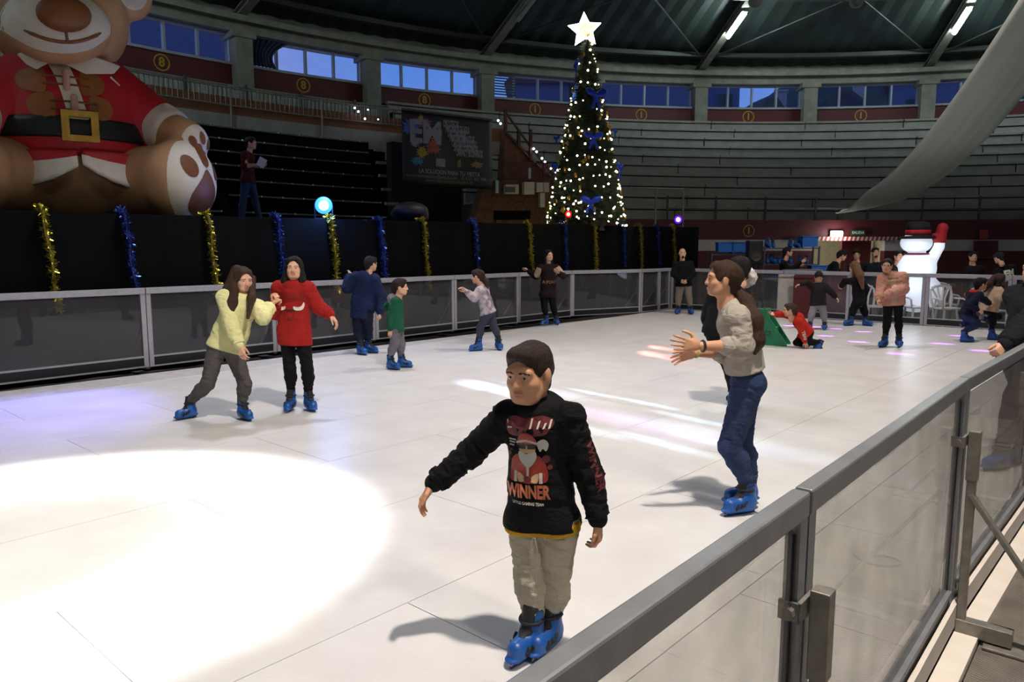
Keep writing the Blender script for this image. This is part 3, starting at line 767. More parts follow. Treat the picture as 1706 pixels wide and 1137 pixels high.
st = obj('stage_deck', mb, m_black, loc=Vector((-4, 15, 1.95))); tag(st, 'black stage deck behind the curtain, carrying the bear and the tree', 'stage')
mb = MB()
m_gold = mat('tinsel_gold', (168, 152, 48), .28, .9, var=.3, scale=60); m_blue = mat('tinsel_blue', (56, 80, 160), .28, .9, var=.35, scale=60)
m_goldc = mat('tinsel_gold_core', (120, 110, 30), .5, .3); m_bluec = mat('tinsel_blue_core', (24, 40, 110), .5, .3)
TN = [(72, 'g', 1.31), (206, 'b', 1.14), (345, 'g', 1.27), (459, 'b', 1.05), (549, 'g', 1.27), (630, 'b', 1.05), (703, 'g', 1.38), (787, 'b', 1.0), (878, 'g', 1.05), (937, 'b', 1.1), (987, 'g', 1.2), (1035, 'b', 1.1), (1064, 'g', 1.45), (1093, 'b', 1.1), (1119, 'g', 1.05)]
rank = {'g': 0, 'b': 0}; ordn = ['first', 'second', 'third', 'fourth', 'fifth', 'sixth', 'seventh', 'eighth']
for px, c, ln_ in TN:
    p, d = cline(px); nn = Vector((d.y, -d.x, 0)); z1 = ztop(p)+.03
    path = [p-nn*.12+Vector((0, 0, z1-.02)), p+nn*.0+Vector((0, 0, z1+.03)), p+nn*.06+Vector((0, 0, z1-.03))]
    for k in range(1, 9): path.append(p+nn*.07+d*(.10*k/8+.012*math.sin(k*1.3+px))+Vector((0, 0, z1-ln_*k/8)))
    wd = 'gold' if c == 'g' else 'blue'; i = rank[c]; rank[c] += 1
    r = thing('tinsel_garland', '%s tinsel garland hung over the black curtain, %s %s one from the left' % (wd, ordn[i], wd), 'garland', path[-1], 'tinsel garlands on the curtain')
    mb = MB(); mb.tube(path, .022, 6); obj('core', mb, m_goldc if c == 'g' else m_bluec, r)
    mb = MB(); rnd = random.Random(px)
    for k in range(430):
        t = rnd.random()*(len(path)-1); a = int(t); q = path[a]+(path[a+1]-path[a])*(t-a)
        v_ = Vector((rnd.gauss(0, 1), rnd.gauss(0, 1), rnd.gauss(0, .7))).normalized(); s_ = v_.orthogonal().normalized()*.006
        e_ = q+v_*rnd.uniform(.05, .088)
        mb.add([q-s_, q+s_, e_+s_*1.4, e_-s_*1.4], [(0, 1, 2, 3)])
    o = obj('strands', mb, m_gold if c == 'g' else m_blue, r); o['kind'] = 'stuff'
# stage lights
m_case = mat('lamp_case_black', (18, 18, 20), .5)
def par(name, label, px, py, Y, col, strength, r=.10):
    p = at(px, py, Y); t = thing(name, label, 'stage light', (p.x, p.y, p.z-.18)); d = (EYE+Vector((0, 4, -1.4))-p).normalized()
    R = d.to_track_quat('Z', 'Y').to_matrix()
    mb = MB(); mb.lathe([(r*.7, -.22), (r*1.1, -.18), (r*1.18, .0), (r*1.18, .03), (r*1.02, .03)], p, 16, R=R); obj('housing', mb, m_case, t)
    mb = MB(); mb.lathe([(r*.98, .0), (r*.7, .035), (.01, .05)], p, 16, R=R); obj('lens', mb, mat('lens_'+label.split()[0], col, .3, emit=col, es=strength, var=0), t)
    mb = MB(); mb.lathe([(r*1.0, .032), (r*1.28, .030), (r*1.28, .0), (r*1.0, .0)], p, 20, R=R); obj('lens_ring', mb, mat('ring_'+label.split()[0], tuple(v*v*v*.6 for v in col), .3, emit=tuple(v*v*v for v in col), es=2.5, var=0), t)  # glowing rim added to imitate the halo round the lamp
    mb = MB(); s_ = R @ Vector((1, 0, 0)); s_.z = 0; s_.normalize()
    mb.bar(p-s_*r*1.3, p-s_*r*1.3-Vector((0, 0, r*2)), .02, .03); mb.bar(p+s_*r*1.3, p+s_*r*1.3-Vector((0, 0, r*2)), .02, .03); mb.bar(p-s_*r*1.3-Vector((0, 0, r*2)), p+s_*r*1.3-Vector((0, 0, r*2)), .03, .02); obj('yoke', mb, m_case, t)
    return p
pb = par('stage_light', 'blue glowing stage light on the stage edge before the black tiers', 539, 342, 13.2, (.30, .58, 1.0), 60, .115)
l = bpy.data.lights.new('blue_lamp', 'POINT'); l.energy = 45; l.color = (.08, .25, 1); l.shadow_soft_size = .08; o = bpy.data.objects.new('blue_lamp', l); COL.objects.link(o); o.location = pb+Vector((.15, -.25, .05))
pr = par('stage_light', 'small red stage light at the foot of the Christmas tree', 947, 357, 18.9, (1, .12, .08), 14, .06)
pv = par('stage_light', 'violet stage light near the right end of the black curtain', 1130, 366, 22.0, (.42, .16, 1.0), 22, .085)

# ================================================================== brick tunnel block and stair
bb = struct('wall_tunnel_shade', MB().ring(-39, -32.6, 21.9, 22.2, -.1, 4.6, 6), mat('tunnel_shade', (10, 10, 11), .9))  # near-black sheet standing in for the shade of the open tunnel mouth
m_brickw = bpy.data.materials.new('brick_wall'); t, n, b = nodes(m_brickw); b.inputs['Roughness'].default_value = .85
co = n.new('ShaderNodeTexCoord'); nzz = n.new('ShaderNodeTexNoise'); nzz.inputs['Scale'].default_value = 5; nzz.inputs['Detail'].default_value = 6
rr = n.new('ShaderNodeValToRGB'); c1, c2 = srgb((104, 72, 48)), srgb((78, 52, 37)); rr.color_ramp.elements[0].color = c2+(1,); rr.color_ramp.elements[1].color = c1+(1,); rr.color_ramp.elements[0].position = .35; rr.color_ramp.elements[1].position = .65
t.links.new(co.outputs['Object'], nzz.inputs['Vector']); t.links.new(nzz.outputs['Fac'], rr.inputs[0]); t.links.new(rr.outputs[0], b.inputs['Base Color'])
def bp_(px, py, R):   # point on cylinder R seen at pixel
    d = ray(px, py); ex, ey = EYE.x-CX, EYE.y-CY; A = d.x*d.x+d.y*d.y; B = ex*d.x+ey*d.y; C_ = ex*ex+ey*ey-R*R
    return EYE+d*((-B+math.sqrt(B*B-A*C_))/A)
bk = thing('brick_stair_block', 'brown brick stair block with sloping parapet left of the Christmas tree', 'stair block', bp_(860, 360, 20.6))
def wallpoly(pix, R, dep, name, m, parent):
    P = [bp_(x, y, R) for x, y in pix]; n = len(P); mb = MB()
    out = []
    for p in P:
        q = Vector((p.x-CX, p.y-CY, 0)).normalized()*dep; out.append(p+q)
    c = sum(P, Vector())/n; co_ = sum(out, Vector())/n
    mb.add(P+out, [tuple(range(n)), tuple(range(2*n-1, n-1, -1))]+[(i, n+i, n+(i+1) % n, (i+1) % n) for i in range(n)])
    return obj(name, mb, m, parent)
# lower block face laid in brick courses: each course its own row of bricks, alternate courses proud
wallpoly([(780, 392), (810, 303), (918, 300), (918, 392)], 20.58, .35, 'lower_wall', m_brickw, bk)
wallpoly([(838, 300), (842, 216), (886, 262), (918, 298)], 20.9, .35, 'stair_flank', m_brickw, bk)
wallpoly([(818, 236), (818, 214), (842, 214), (842, 236)], 21.2, .3, 'landing_brick', m_brick, bk)
wallpoly([(818, 258), (818, 236), (842, 236), (842, 258)], 21.2, .3, 'landing_concrete', m_conc, bk)
m_brick1 = mat('single_brick', (98, 66, 45), .85, var=.3, scale=3)
bdir = bp_(900, 340, 20.5)-bp_(800, 340, 20.5); 
bme = None; cnt = 0
a0, a1 = -33.2, -26.0
for row in range(9):
    z = 1.95+row*.16
    nrow = 16
    for j in range(nrow):
        ph = a0+(a1-a0)*(j+.5*(row % 2))/nrow
        left_lim = a0+max(0, (row))*0.16
        if ph < left_lim or ph > a1: continue
        p = rp_(ph, 20.56, z)
        if bme is None:
            q = MB().box((0, 0, 0), (.148, .05, .142)); bme = bpy.data.meshes.new('brick'); bme.from_pydata([tuple(x) for x in q.v], [], q.f); bme.materials.append(m_brick1)
        o = newobj('brick', bme, bk); o.location = p-ORG[bk.name]; o.rotation_euler = (0, 0, -math.radians(ph)); o.scale = (1, random.uniform(.7, 1.3), 1)
m_redsteel = mat('red_brown_steel', (70, 30, 28), .5, .2)
sr = thing('stair_railing', 'red brown stair handrail climbing beside the brick block', 'railing', bp_(880, 260, 20.85))
for (a, b) in (((842, 187), (885, 246)), ((885, 246), (922, 292)), ((840, 218), (884, 266)), ((884, 266), (922, 300))):
    mb = MB(); mb.tube([bp_(a[0], a[1], 20.85), bp_(b[0], b[1], 20.85)], .035, 6); obj('rail', mb, m_redsteel, sr)
for (x, y0, y1) in ((842, 182, 218), (864, 216, 242), (884, 216, 268), (907, 268, 296), (921, 290, 318)):
    mb = MB(); mb.bar(bp_(x, y0, 20.85), bp_(x, y1, 20.85), .08, .08); obj('post', mb, m_redsteel, sr)
mb = MB()
for x in np.arange(842, 922, 3.2): mb.tube([bp_(x, 272, 20.5), bp_(x, 300, 20.5)], .012, 4)
o = obj('bars', mb, m_redsteel, sr); o['kind'] = 'stuff'
mb = MB(); mb.tube([bp_(842, 272, 20.5), bp_(922, 272, 20.5)], .02, 6); mb.tube([bp_(842, 300, 20.5), bp_(922, 300, 20.5)], .02, 6); obj('rail', mb, m_redsteel, sr)
m_led = mat('fairy_light_white', (.8, .85, 1), .5, emit=(.75, .83, 1.0), es=9, var=0)
fl = thing('fairy_lights', 'few cold white fairy lights trailing along the gallery and stair rails', 'string lights', bp_(880, 250, 20.8))
for (x, y) in ((591, 180), (597, 186), (608, 198), (613, 183), (630, 199), (830, 201), (834, 206), (889, 248), (894, 253), (903, 264), (908, 270), (918, 281)):
    mb = MB(); mb.ball(bp_(x, y, 25.7 if x < 700 else 20.75), .034 if x not in (613, 630) else .022, 8, 5); o = obj('bulb', mb, m_led, fl)
mb = MB(); mb.tube([bp_(x, y, 20.8) for x, y in ((884, 240), (894, 254), (908, 271), (920, 285))], .008, 4); obj('cable', mb, m_case, fl)
m_box = mat('cabinet_cream', (176, 170, 158), .6); m_pale = mat('pale_blue_strip', (150, 176, 188), .6)
def wallbox(name, label, cat, x0, y0, x1, y1, R, dep, m):
    p, q, r_, s_ = bp_(x0, y1, R), bp_(x1, y1, R), bp_(x1, y0, R), bp_(x0, y0, R)
    nn = Vector((CX, CY, 0))-Vector((p.x, p.y, 0)); nn.normalize(); nn *= dep
    mb = MB(); mb.hexa([p+nn, q+nn, q, p, s_+nn, r_+nn, r_, s_]); o = obj(name, mb, m, loc=p, bevel=.01); tag(o, label, cat); return o
o = wallbox('electric_cabinet', 'white framed electric box on the brick block', 'box', 839, 308, 861, 324, 20.5, .12, m_box)
mb = MB(); p = bp_(850, 316, 20.35); mb.bar(bp_(842, 316, 20.37), bp_(858, 316, 20.37), .02, .16); q = obj('window_strip', mb, m_steel, o)
wallbox('electric_cabinet', 'larger plain cream electric box on the brick block', 'box', 869, 304, 886, 325, 20.5, .16, m_box)
wallbox('electric_cabinet', 'left one of the cream box pair beside the Christmas tree', 'box', 890, 305, 901, 321, 20.5, .14, m_box)
wallbox('electric_cabinet', 'right one of the cream box pair beside the Christmas tree', 'box', 902, 305, 911, 321, 20.5, .14, m_box)
wallbox('wall_duct', 'tall pale duct on the brick block beside the tree', 'duct', 896, 322, 904, 346, 20.5, .14, m_box)
wallbox('pale_strip', 'pale blue vertical strip on the left of the brick block', 'sign', 825, 301, 830, 322, 20.5, .03, m_pale)
wallbox('pale_strip', 'pale blue vertical strip on the barred rail of the brick block', 'sign', 880, 280, 884, 298, 20.45, .03, m_pale)
mb = MB(); mb.tube([bp_(x, y, 20.42) for x, y in ((850, 324), (852, 331), (860, 336), (872, 336), (878, 326))], .012, 5)
o = obj('electric_cable', mb, m_case); tag(o, 'black cable drooping between two boxes on the brick block', 'cable')
# black draped table on the stage before the brick block
tp = at(853, 372, 19.0); t = thing('draped_table', 'black draped table on the stage below the brick block', 'table', (tp.x, tp.y, 2.08))
mb = MB(); mb.box((tp.x, tp.y, 2.52), (.92, .5, .05)); mb.box((tp.x, tp.y-.2, 2.42), (.9, .06, .2)); obj('table_cloth', mb, m_black, t)
for sx_ in (-.42, .42): mb = MB(); mb.box((tp.x+sx_, tp.y, 2.29), (.08, .4, .42)); obj('leg', mb, m_case, t)
# black monitor speaker on the stage
sm = SDF(); p = at(684, 352, 15.4); sm.ell((p.x, p.y, p.z), (.36, .28, .19), k=.02); sm.cap((p.x-.3, p.y, p.z-.10), (p.x+.25, p.y, p.z-.12), .12, k=.06); sm.cut((0, 0, 2.085), (0, 0, -1))
o = obj('stage_bag', (*sm.mesh(.03), None), mat('dark_bag', (30, 30, 33), .55), smooth=True, loc=Vector((p.x, p.y, 2.08))); tag(o, 'rounded dark covered equipment case lying on the stage below the banner', 'case')

# ================================================================== banner
def banner():
    R = 20.45; TL, TR_, BR, BL = bp_(669, 182, R), bp_(819, 196, R), bp_(818, 303, R), bp_(684, 308, R)
    TL = bp_(669, 182, R); BL = Vector((TL.x, TL.y, bp_(684, 309, R).z)); BR = Vector((TR_.x, TR_.y, BL.z)); TR_.z = TL.z
    u = (TR_-TL).normalized(); wd = (TR_-TL).length; H = TL.z-BL.z; nn = u.cross(Vector((0, 0, 1)))
    r = thing('advertising_banner', 'large dark blue advertising banner with EM logo hung above the tunnel', 'banner', (TL+BR)/2)
    mb = MB(); nx, ny = 24, 10; V = []
    def pt(a, b, off=0.0): return TL+u*(a*wd)+Vector((0, 0, -b*H))+nn*(.05*math.sin(a*9)*b+off)
    V = [pt(i/nx, j/ny) for j in range(ny+1) for i in range(nx+1)]
    mb.add(V, [(j*(nx+1)+i, (j+1)*(nx+1)+i, (j+1)*(nx+1)+i+1, j*(nx+1)+i+1) for j in range(ny) for i in range(nx)])
    o = obj('sheet', mb, mat('banner_navy', (17, 19, 33), .6, var=.4, scale=1.2), r, smooth=True)
    so = o.modifiers.new('thickness', 'SOLIDIFY'); so.thickness = .01
    cols = [mat('banner_white', (118, 122, 136), .6), mat('banner_yellow', (140, 126, 44), .6, var=.3), mat('banner_magenta', (130, 50, 110), .6, var=.3), mat('banner_orange', (150, 62, 40), .6, var=.3), mat('banner_blue', (60, 84, 160), .6, var=.3), mat('banner_cyan', (40, 120, 160), .6, var=.3), mat('banner_goldp', (120, 100, 60), .6)]
    mb = MB()
    def tx(s_, size, a, b, mi, **k):
        V, Fc = text_mesh(s_, size, **k); mb.add([pt(a+x/wd, b-y/H, .02) for x, y, z in V], Fc, mi)
    def splash(a, b, ra, rb, mi, seed, m=13, off=.012):
        rnd = random.Random(seed); P = []
        for i in range(m*2):
            th = PI*i/m; q = rnd.uniform(.75, 1.15) if i % 2 else rnd.uniform(.45, .75); P.append((a+ra*q*math.cos(th), b+rb*q*math.sin(th)))
        c = pt(a, b, off); V = [c]+[pt(x, y, off) for x, y in P]; n = len(P)
        mb.add(V, [(0, 1+(i+1) % n, 1+i) for i in range(n)], mi)
    splash(.10, .23, .12, .14, 4, 1); splash(.22, .14, .10, .09, 2, 2, off=.013); splash(.20, .10, .035, .07, 1, 3, off=.014)
    splash(.37, .30, .075, .12, 1, 4); splash(.32, .46, .10, .12, 3, 5, off=.013); splash(.20, .55, .07, .10, 1, 6, off=.014); splash(.13, .42, .06, .08, 0, 8, off=.011)
    tx('EM', .80, .245, .285, 0, bold=.03)
    for i, s_ in enumerate(('DISCOTECAS', 'HINCHABLES DE AGUA', 'DISCOMOVILES', 'PARQUES INFANTILES', 'CANTANTES SOLISTAS', 'SHOWS Y ORQUESTAS', 'CARPAS Y ESCENARIOS')):
        V, Fc = text_mesh(s_, .27, bold=.012, align='LEFT'); mx_ = max(q[0] for q in V); sc = [.17, .27, .21, .28, .28, .27, .30][i]*wd/mx_
        mb.add([pt(.44+.0235*i+x*sc/wd, .13+.063*i-y/H, .02) for x, y, z in V], Fc, 0)
    V, Fc = text_mesh('LA SOLUCION PARA TU FIESTA', .235, bold=.008); mx_ = max(q[0] for q in V); sc = .345*wd/mx_
    mb.add([pt(.50+x*sc/wd, .80-y*sc*1.15/H, .02) for x, y, z in V], Fc, 0); mb.add([pt(a, b, .02) for a, b in ((.405, .748), (.412, .748), (.422, .732), (.413, .732))], [(0, 1, 2, 3)], 0)
    tx('eventosmusicales@email.com   © 623 365 896 - 60', .135, .52, .865, 0)
    tx('www.eventosymusicales.es', .14, .50, .92, 6)
    splash(.15, .67, .08, .07, 5, 9, m=9); splash(.62, .66, .03, .07, 6, 10, m=7); splash(.81, .66, .08, .06, 6, 11, m=9)
    a, b = .37, .66
    mb.add([pt(a-.02, b-.05, .02), pt(a+.09, b-.05, .02), pt(a+.09, b+.06, .02), pt(a-.02, b+.06, .02)], [(3, 2, 1, 0)], 0)
    tx('SA', .26, a+.035, b+.005, 4, bold=.015)
    obj('print', mb, cols, r)
    mb = MB(); mb.tube([TL+nn*.02, TR_+nn*.02], .03, 6); obj('top_pole', mb, m_steel, r)
banner()
# ================================================================== Christmas tree
def tree():
    c = at(976, 360, 20.0); c.z = 2.08; H = 4.95; Rb = 1.06
    r = thing('christmas_tree', 'tall lit Christmas tree with blue bows and a glowing star on the stage', 'christmas tree', c)
    mb = MB(); mb.lathe([(.07, 0), (.05, 2.5), (.015, H)], c, 8); obj('trunk', mb, mat('bark', (50, 36, 26), .9), r)
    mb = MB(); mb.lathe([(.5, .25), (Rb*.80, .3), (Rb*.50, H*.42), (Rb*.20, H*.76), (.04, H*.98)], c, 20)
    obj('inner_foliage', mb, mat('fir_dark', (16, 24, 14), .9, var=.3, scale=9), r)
    rnd = random.Random(4); mb = MB()
    def rad(z): return Rb*(1-z/H)**.88*(.96)+.04
    for i in range(3400):
        z = H*(1-math.sqrt(rnd.random()))*.985+.22; a = rnd.random()*2*PI; q = rad(min(z, H*.99))*rnd.uniform(.80, 1.06)
        p = c+Vector((q*math.cos(a), q*math.sin(a), z)); o_ = Vector((math.cos(a), math.sin(a), -.25)).normalized(); t_ = Vector((-math.sin(a), math.cos(a), 0))
        L_ = rnd.uniform(.12, .22)
        for j in range(4):
            v_ = (o_+t_*rnd.gauss(0, .5)+Vector((0, 0, rnd.gauss(0, .45)))).normalized(); s_ = v_.orthogonal().normalized()*.011
            b_ = p-o_*.12
            mb.add([b_-s_, b_+s_, b_+v_*L_+s_*.4, b_+v_*L_-s_*.4], [(0, 1, 2, 3)])
    o = obj('needles', mb, mat('fir_needles', (36, 54, 30), .7, var=.4, scale=5), r); o['kind'] = 'stuff'
    m_bulb = mat('bulb_warm', (1, .82, .5), .5, emit=(1, .80, .45), es=14, var=0)
    zz = [.22, .42, .62, .80, 1.06, 1.32, 1.56, 1.80, 2.08, 2.36, 2.62, 2.95, 3.30, 3.66, 4.0, 4.32, 4.6]
    for i, z0 in enumerate(zz):
        mb = MB(); q = rad(z0); n = max(7, int(q*36)); ph = rnd.random()*6; wire = []
        for k in range(n):
            a = 2*PI*k/n+ph+rnd.gauss(0, .05); z = z0+.09*math.sin(3*a+i)+rnd.gauss(0, .035); rr_ = rad(max(.05, z))*1.03
            p = c+Vector((rr_*math.cos(a), rr_*math.sin(a), z)); wire.append(p)
            if rnd.random() < .80: mb.ball(p, rnd.uniform(.015, .029), 6, 4)
        s_ = obj('light_string', mb, m_bulb, r); s_['kind'] = 'stuff'
        mb = MB(); mb.tube(wire, .006, 4, closed=True); obj('wire', mb, m_case, s_)
    m_bow = mat('bow_blue', (24, 62, 190), .45, .3, var=.3, scale=20)
    def on(px, py):
        best = None
        d = ray(px, py)
        for k in range(400):
            p = EYE+d*((18.2+k*.01)/d.y); q = Vector((p.x-c.x, p.y-c.y, 0)).length; z = p.z-c.z
            if 0 < z < H and q < rad(z)*1.02: return p, Vector((p.x-c.x, p.y-c.y, .1)).normalized()
        p = EYE+d*(20/d.y); return p, Vector((p.x-c.x, p.y-c.y-.4, 0)).normalized()
    for (px, py, s_) in ((963, 112, .29), (992, 160, .32), (988, 230, .27), (1030, 281, .26), (984, 337, .28), (930, 232, .16), (928, 278, .2), (1022, 220, .16)):
        p, nn = on(px, py); p = p+nn*.05; t_ = Vector((-nn.y, nn.x, 0)).normalized(); up = Vector((0, 0, 1)); S_ = SDF()
        for q in (-1, 1):
            S_.ell(p+t_*q*s_*.5+up*s_*.22, (s_*.48, s_*.16, s_*.3), basis(t_*q+up*.35, nn), k=.03)
            S_.cap(p, p+t_*q*s_*.35-up*s_*.95, s_*.10, s_*.17, k=.03, sq=(nn, .35))
        S_.ell(p+nn*.02, s_*.17, k=.02)
        obj('bow', (*S_.mesh(.022), None), m_bow, r, smooth=True)
    m_orn = mat('ornament_gold', (190, 150, 60), .3, .8)
    for i in range(46):
        z = H*(1-math.sqrt(rnd.random()))*.95+.2; a = rnd.uniform(PI, 2*PI); q = rad(z)*1.04; p = c+Vector((q*math.cos(a), q*math.sin(a), z))
        mb = MB(); mb.ball(p, (.035, .035, .06), 8, 5); obj('ornament', mb, m_orn, r)
    # star: a five-pointed glowing tube frame with a lattice of warm lamps
    s0 = at(974, 50, 20.0); nn = Vector((-.1, -1, 0)).normalized(); u = Vector((1, -.1, 0)).normalized(); up = Vector((0, 0, 1))
    pts = []
    for k in range(10):
        a = PI/2+PI*k/5+.05; q = .40 if k % 2 == 0 else .17; pts.append(s0+u*q*math.cos(a)+up*q*math.sin(a))
    mb = MB(); mb.tube(pts, .05, 8, closed=True); st_ = obj('star', mb, mat('star_white_tube', (1, 1, .95), .5, emit=(1, .97, .9), es=7, var=0), r)
    mb = MB(); c_ = s0
    mb.add([s0+nn*-.015]+[p-nn*.015 for p in pts]+[s0+nn*.015]+[p+nn*.015 for p in pts], [(0, 1+k, 1+(k+1) % 10) for k in range(10)]+[(11, 12+(k+1) % 10, 12+k) for k in range(10)])
    obj('star_panel', mb, mat('star_amber_panel', (1, .7, .3), .5, emit=(1, .66, .24), es=1.5, var=0), st_)
    mb = MB()
    for k in range(26):
        a = rnd.random()*2*PI; q = .24*math.sqrt(rnd.random()); mb.ball(s0+nn*.03+u*q*math.cos(a)+up*q*math.sin(a), .018, 6, 4)
    o = obj('star_bulbs', mb, m_bulb, st_); o['kind'] = 'stuff'
    mb = MB(); mb.tube([c+Vector((0, 0, H-.2)), s0-up*.15], .02, 6); obj('star_stem', mb, m_steel, r)
    mb = MB(); mb.lathe([(.55, 0), (.5, .3), (.35, .34)], c, 16); obj('stand', mb, m_case, r)
tree()

# ================================================================== inflatable bear
def bear():
    bc = at(128, 330, 12.25); bc.z = 2.08
    f = (Vector((.9, .2, 0))-Vector((bc.x, bc.y, 0))).normalized(); x = Vector((-f.y, f.x, 0))   # f front, x = viewer's right... (bear's left)
    if x.x < 0: x = -x
    up = Vector((0, 0, 1))
    r = thing('inflatable_bear', 'giant inflatable teddy bear in a red Santa coat sitting on the stage', 'inflatable', bc)
    def P(a, b, c): return bc+x*a+f*b+up*c
    B = basis(x, f)
    m_tan = mat('bear_tan', (184, 140, 100), .55, var=.05, scale=2); m_red = mat('coat_red', (178, 20, 34), .6, var=.08, scale=3)
    m_cream = mat('bear_cream', (232, 220, 204), .6, var=.04); m_brown = mat('bear_brown', (116, 66, 26), .55, var=.08); m_bk = mat('belt_black', (14, 14, 16), .5); m_gl = mat('buckle_gold', (206, 160, 70), .35, .7, var=.2, scale=6); m_ochre = mat('patch_ochre', (140, 84, 36), .6)
    ARM = {}
    roll = Matrix.Rotation(math.radians(7), 3, f)
    hx_ = roll @ x; hu = roll @ up; HB = basis(hx_, f); H0 = P(-.10, .10, 3.12)
    def HP(a, b, c): return H0+hx_*a+f*b+hu*(c-3.12)
    body = SDF()
    body.ell(P(0, 0, .80), (1.12, 1.00, .88), B, k=.1)                # hips
    for q in (-1, 1):
        a = P(q*.62, .35, .60); e = P(q*1.26, .98, .59)
        body.cap(a, e, .54, .58, k=.06)
        d = (e-a).normalized()
        body.ell(e+d*.16, (.46, .65, .65), basis(d, up), k=.05)
        sh = P(q*.88, .10, 2.05); el = P(q*1.20, .45, 1.50); ha = P(q*1.46, .82, 1.30)
        ARM[q] = (sh, el, ha)
        body.cap(el, ha, .33, .34, k=.1); body.ell(ha+(ha-el).normalized()*.12, .335, k=.06)
    body.ell(H0, (1.0, .98, .96), HB, k=.1)
    body.ell(HP(-.10, .84, 2.74), (.70, .46, .50), HB, k=.12)
    for q in (-1, 1):
        body.ell(HP(q*1.02, .10, 3.44), (.38, .26, .40), HB, k=.05)
    bm_ = body.mesh(.05)
    bo = obj('body', (*bm_, None), m_tan, r, smooth=True); bv = bvh_of(bm_)
    coat = SDF()
    coat.ell(P(0, 0, 1.62), (1.10, 1.00, .98), B, k=.1); coat.ell(P(0, 0, 1.18), (1.17, 1.08, .80), B, k=.2)
    coat.cut(P(0, 0, .90), (0, 0, -1), .05)
    for q in (-1, 1):
        sh, el, ha = ARM[q]; coat.cap(P(q*.52, .05, 2.05), el, .50, .41, k=.12)
    cm = coat.mesh(.05); obj('coat', (*cm, None), m_red, r, smooth=True); cv = bvh_of(cm)
    # cuffs
    for q in (-1, 1):
        sh, el, ha = ARM[q]; d = (ha-el).normalized(); s_ = SDF(); s_.cap(el+d*.05, el+d*.2, .42, .40, k=.02); s_.cut(el+d*.34, d, .03); s_.cut(el-d*.06, -d, .03)
        obj('cuff', (*s_.mesh(.04), None), m_cream, r, smooth=True)
    # belt
    s_ = SDF(); s_.ell(P(0, 0, 1.62), (1.12, 1.02, 1.0), B, k=.1); s_.ell(P(0, 0, 1.18), (1.20, 1.11, .82), B, k=.2); s_.cut(P(0, 0, 1.49), (0, 0, 1), .02); s_.cut(P(0, 0, 1.16), (0, 0, -1), .02)
    bl = s_.mesh(.045); obj('belt', (*bl, None), m_bk, r, smooth=True); blv = bvh_of(bl)
    # skirt hem panels: two scalloped cream flaps
    for q in (-1, 1):
        mb = MB(); nU, nV = 22, 6; V = []
        for j in range(nV+1):
            for i in range(nU+1):
                a = (.02 if q > 0 else -.02)+q*1.18*i/nU; tt = i/nU
                drop = .10+.42*math.sin(PI*(.10+.86*tt))
                z = .98-drop*j/nV; rr_ = 1.15+.15*j/nV+.03*math.sin(i*2.1)*j/nV
                V.append(P(1.05*rr_*math.sin(a), rr_*math.cos(a)*.98, z))
        mb.add(V, [(j*(nU+1)+i, j*(nU+1)+i+1, (j+1)*(nU+1)+i+1, (j+1)*(nU+1)+i) for j in range(nV) for i in range(nU)], 0)
        mi = [0 if (k//nU) < 2 else 1 for k in range(len(mb.f))]; mb.mi = mi
        o = obj('hem_flap', mb, [m_red, m_cream], r, smooth=True); so = o.modifiers.new('thickness', 'SOLIDIFY'); so.thickness = .04
    # placket, collar, patches, toggles
    o3 = P(0, 3, 0)
    def arc_poly(x0, x1, y0, y1, n=8):
        return [(x0, y0)]+[(x0+(x1-x0)*i/n, y0) for i in range(1, n)]+[(x1, y0), (x1, y1)]+[(x1+(x0-x1)*i/n, y1) for i in range(1, n)]+[(x0, y1)]
    pk = decal(cv, o3, x, up, -f, [([(-.10, 1.44), (.17, 1.44), (.10, 1.75), (.03, 2.05), (-.08, 2.42), (-.36, 2.42), (-.22, 2.05), (-.15, 1.75)], 0)], .02, .1, 4); pk.mi = [0]*len(pk.f); obj('placket', pk, [m_cream], r, smooth=True)
    for q in (-1, 1):
        for zc, x0, x1 in ((1.63, -.27, -.61), (2.0, -.36, -.72)) if q < 0 else ((1.63, .20, .50), (2.0, .10, .42)):
            w_ = x1-x0
            sh_ = [(x0, zc-.17), (x0, zc+.16), (x0+w_*.5, zc+.17), (x0+w_*.85, zc+.12), (x1, zc), (x0+w_*.85, zc-.13), (x0+w_*.5, zc-.18)]
            d_ = decal(cv, o3, x, up, -f, [(smoothpoly(sh_, 3), 0)], .016, .1, 4); d_.mi = [0]*len(d_.f); obj('patch', d_, [m_ochre], r, smooth=True)
    for zc, cx_ in ((1.63, -.01), (2.0, -.09)):
        h_, n_, i_, d_ = cv.ray_cast(o3+x*(cx_)+up*zc, -f, 4)
        s_ = SDF(); s_.cap(h_+f*.05+up*.12, h_+f*.05-up*.12, .05, k=.02); obj('toggle', (*s_.mesh(.02), None), mat('toggle_pink', (190, 146, 130), .5), r, smooth=True)
        for dz in (-.06, .06):
            pp = []
            for a in np.linspace(-.30, .30, 9):
                h_, n_, i_, d_ = cv.ray_cast(o3+x*(cx_+a)+up*(zc+dz), -f, 4); pp.append(h_+f*.03)
            mb = MB(); mb.tube(pp, .016, 5); obj('toggle_cord', mb, m_brown, r)
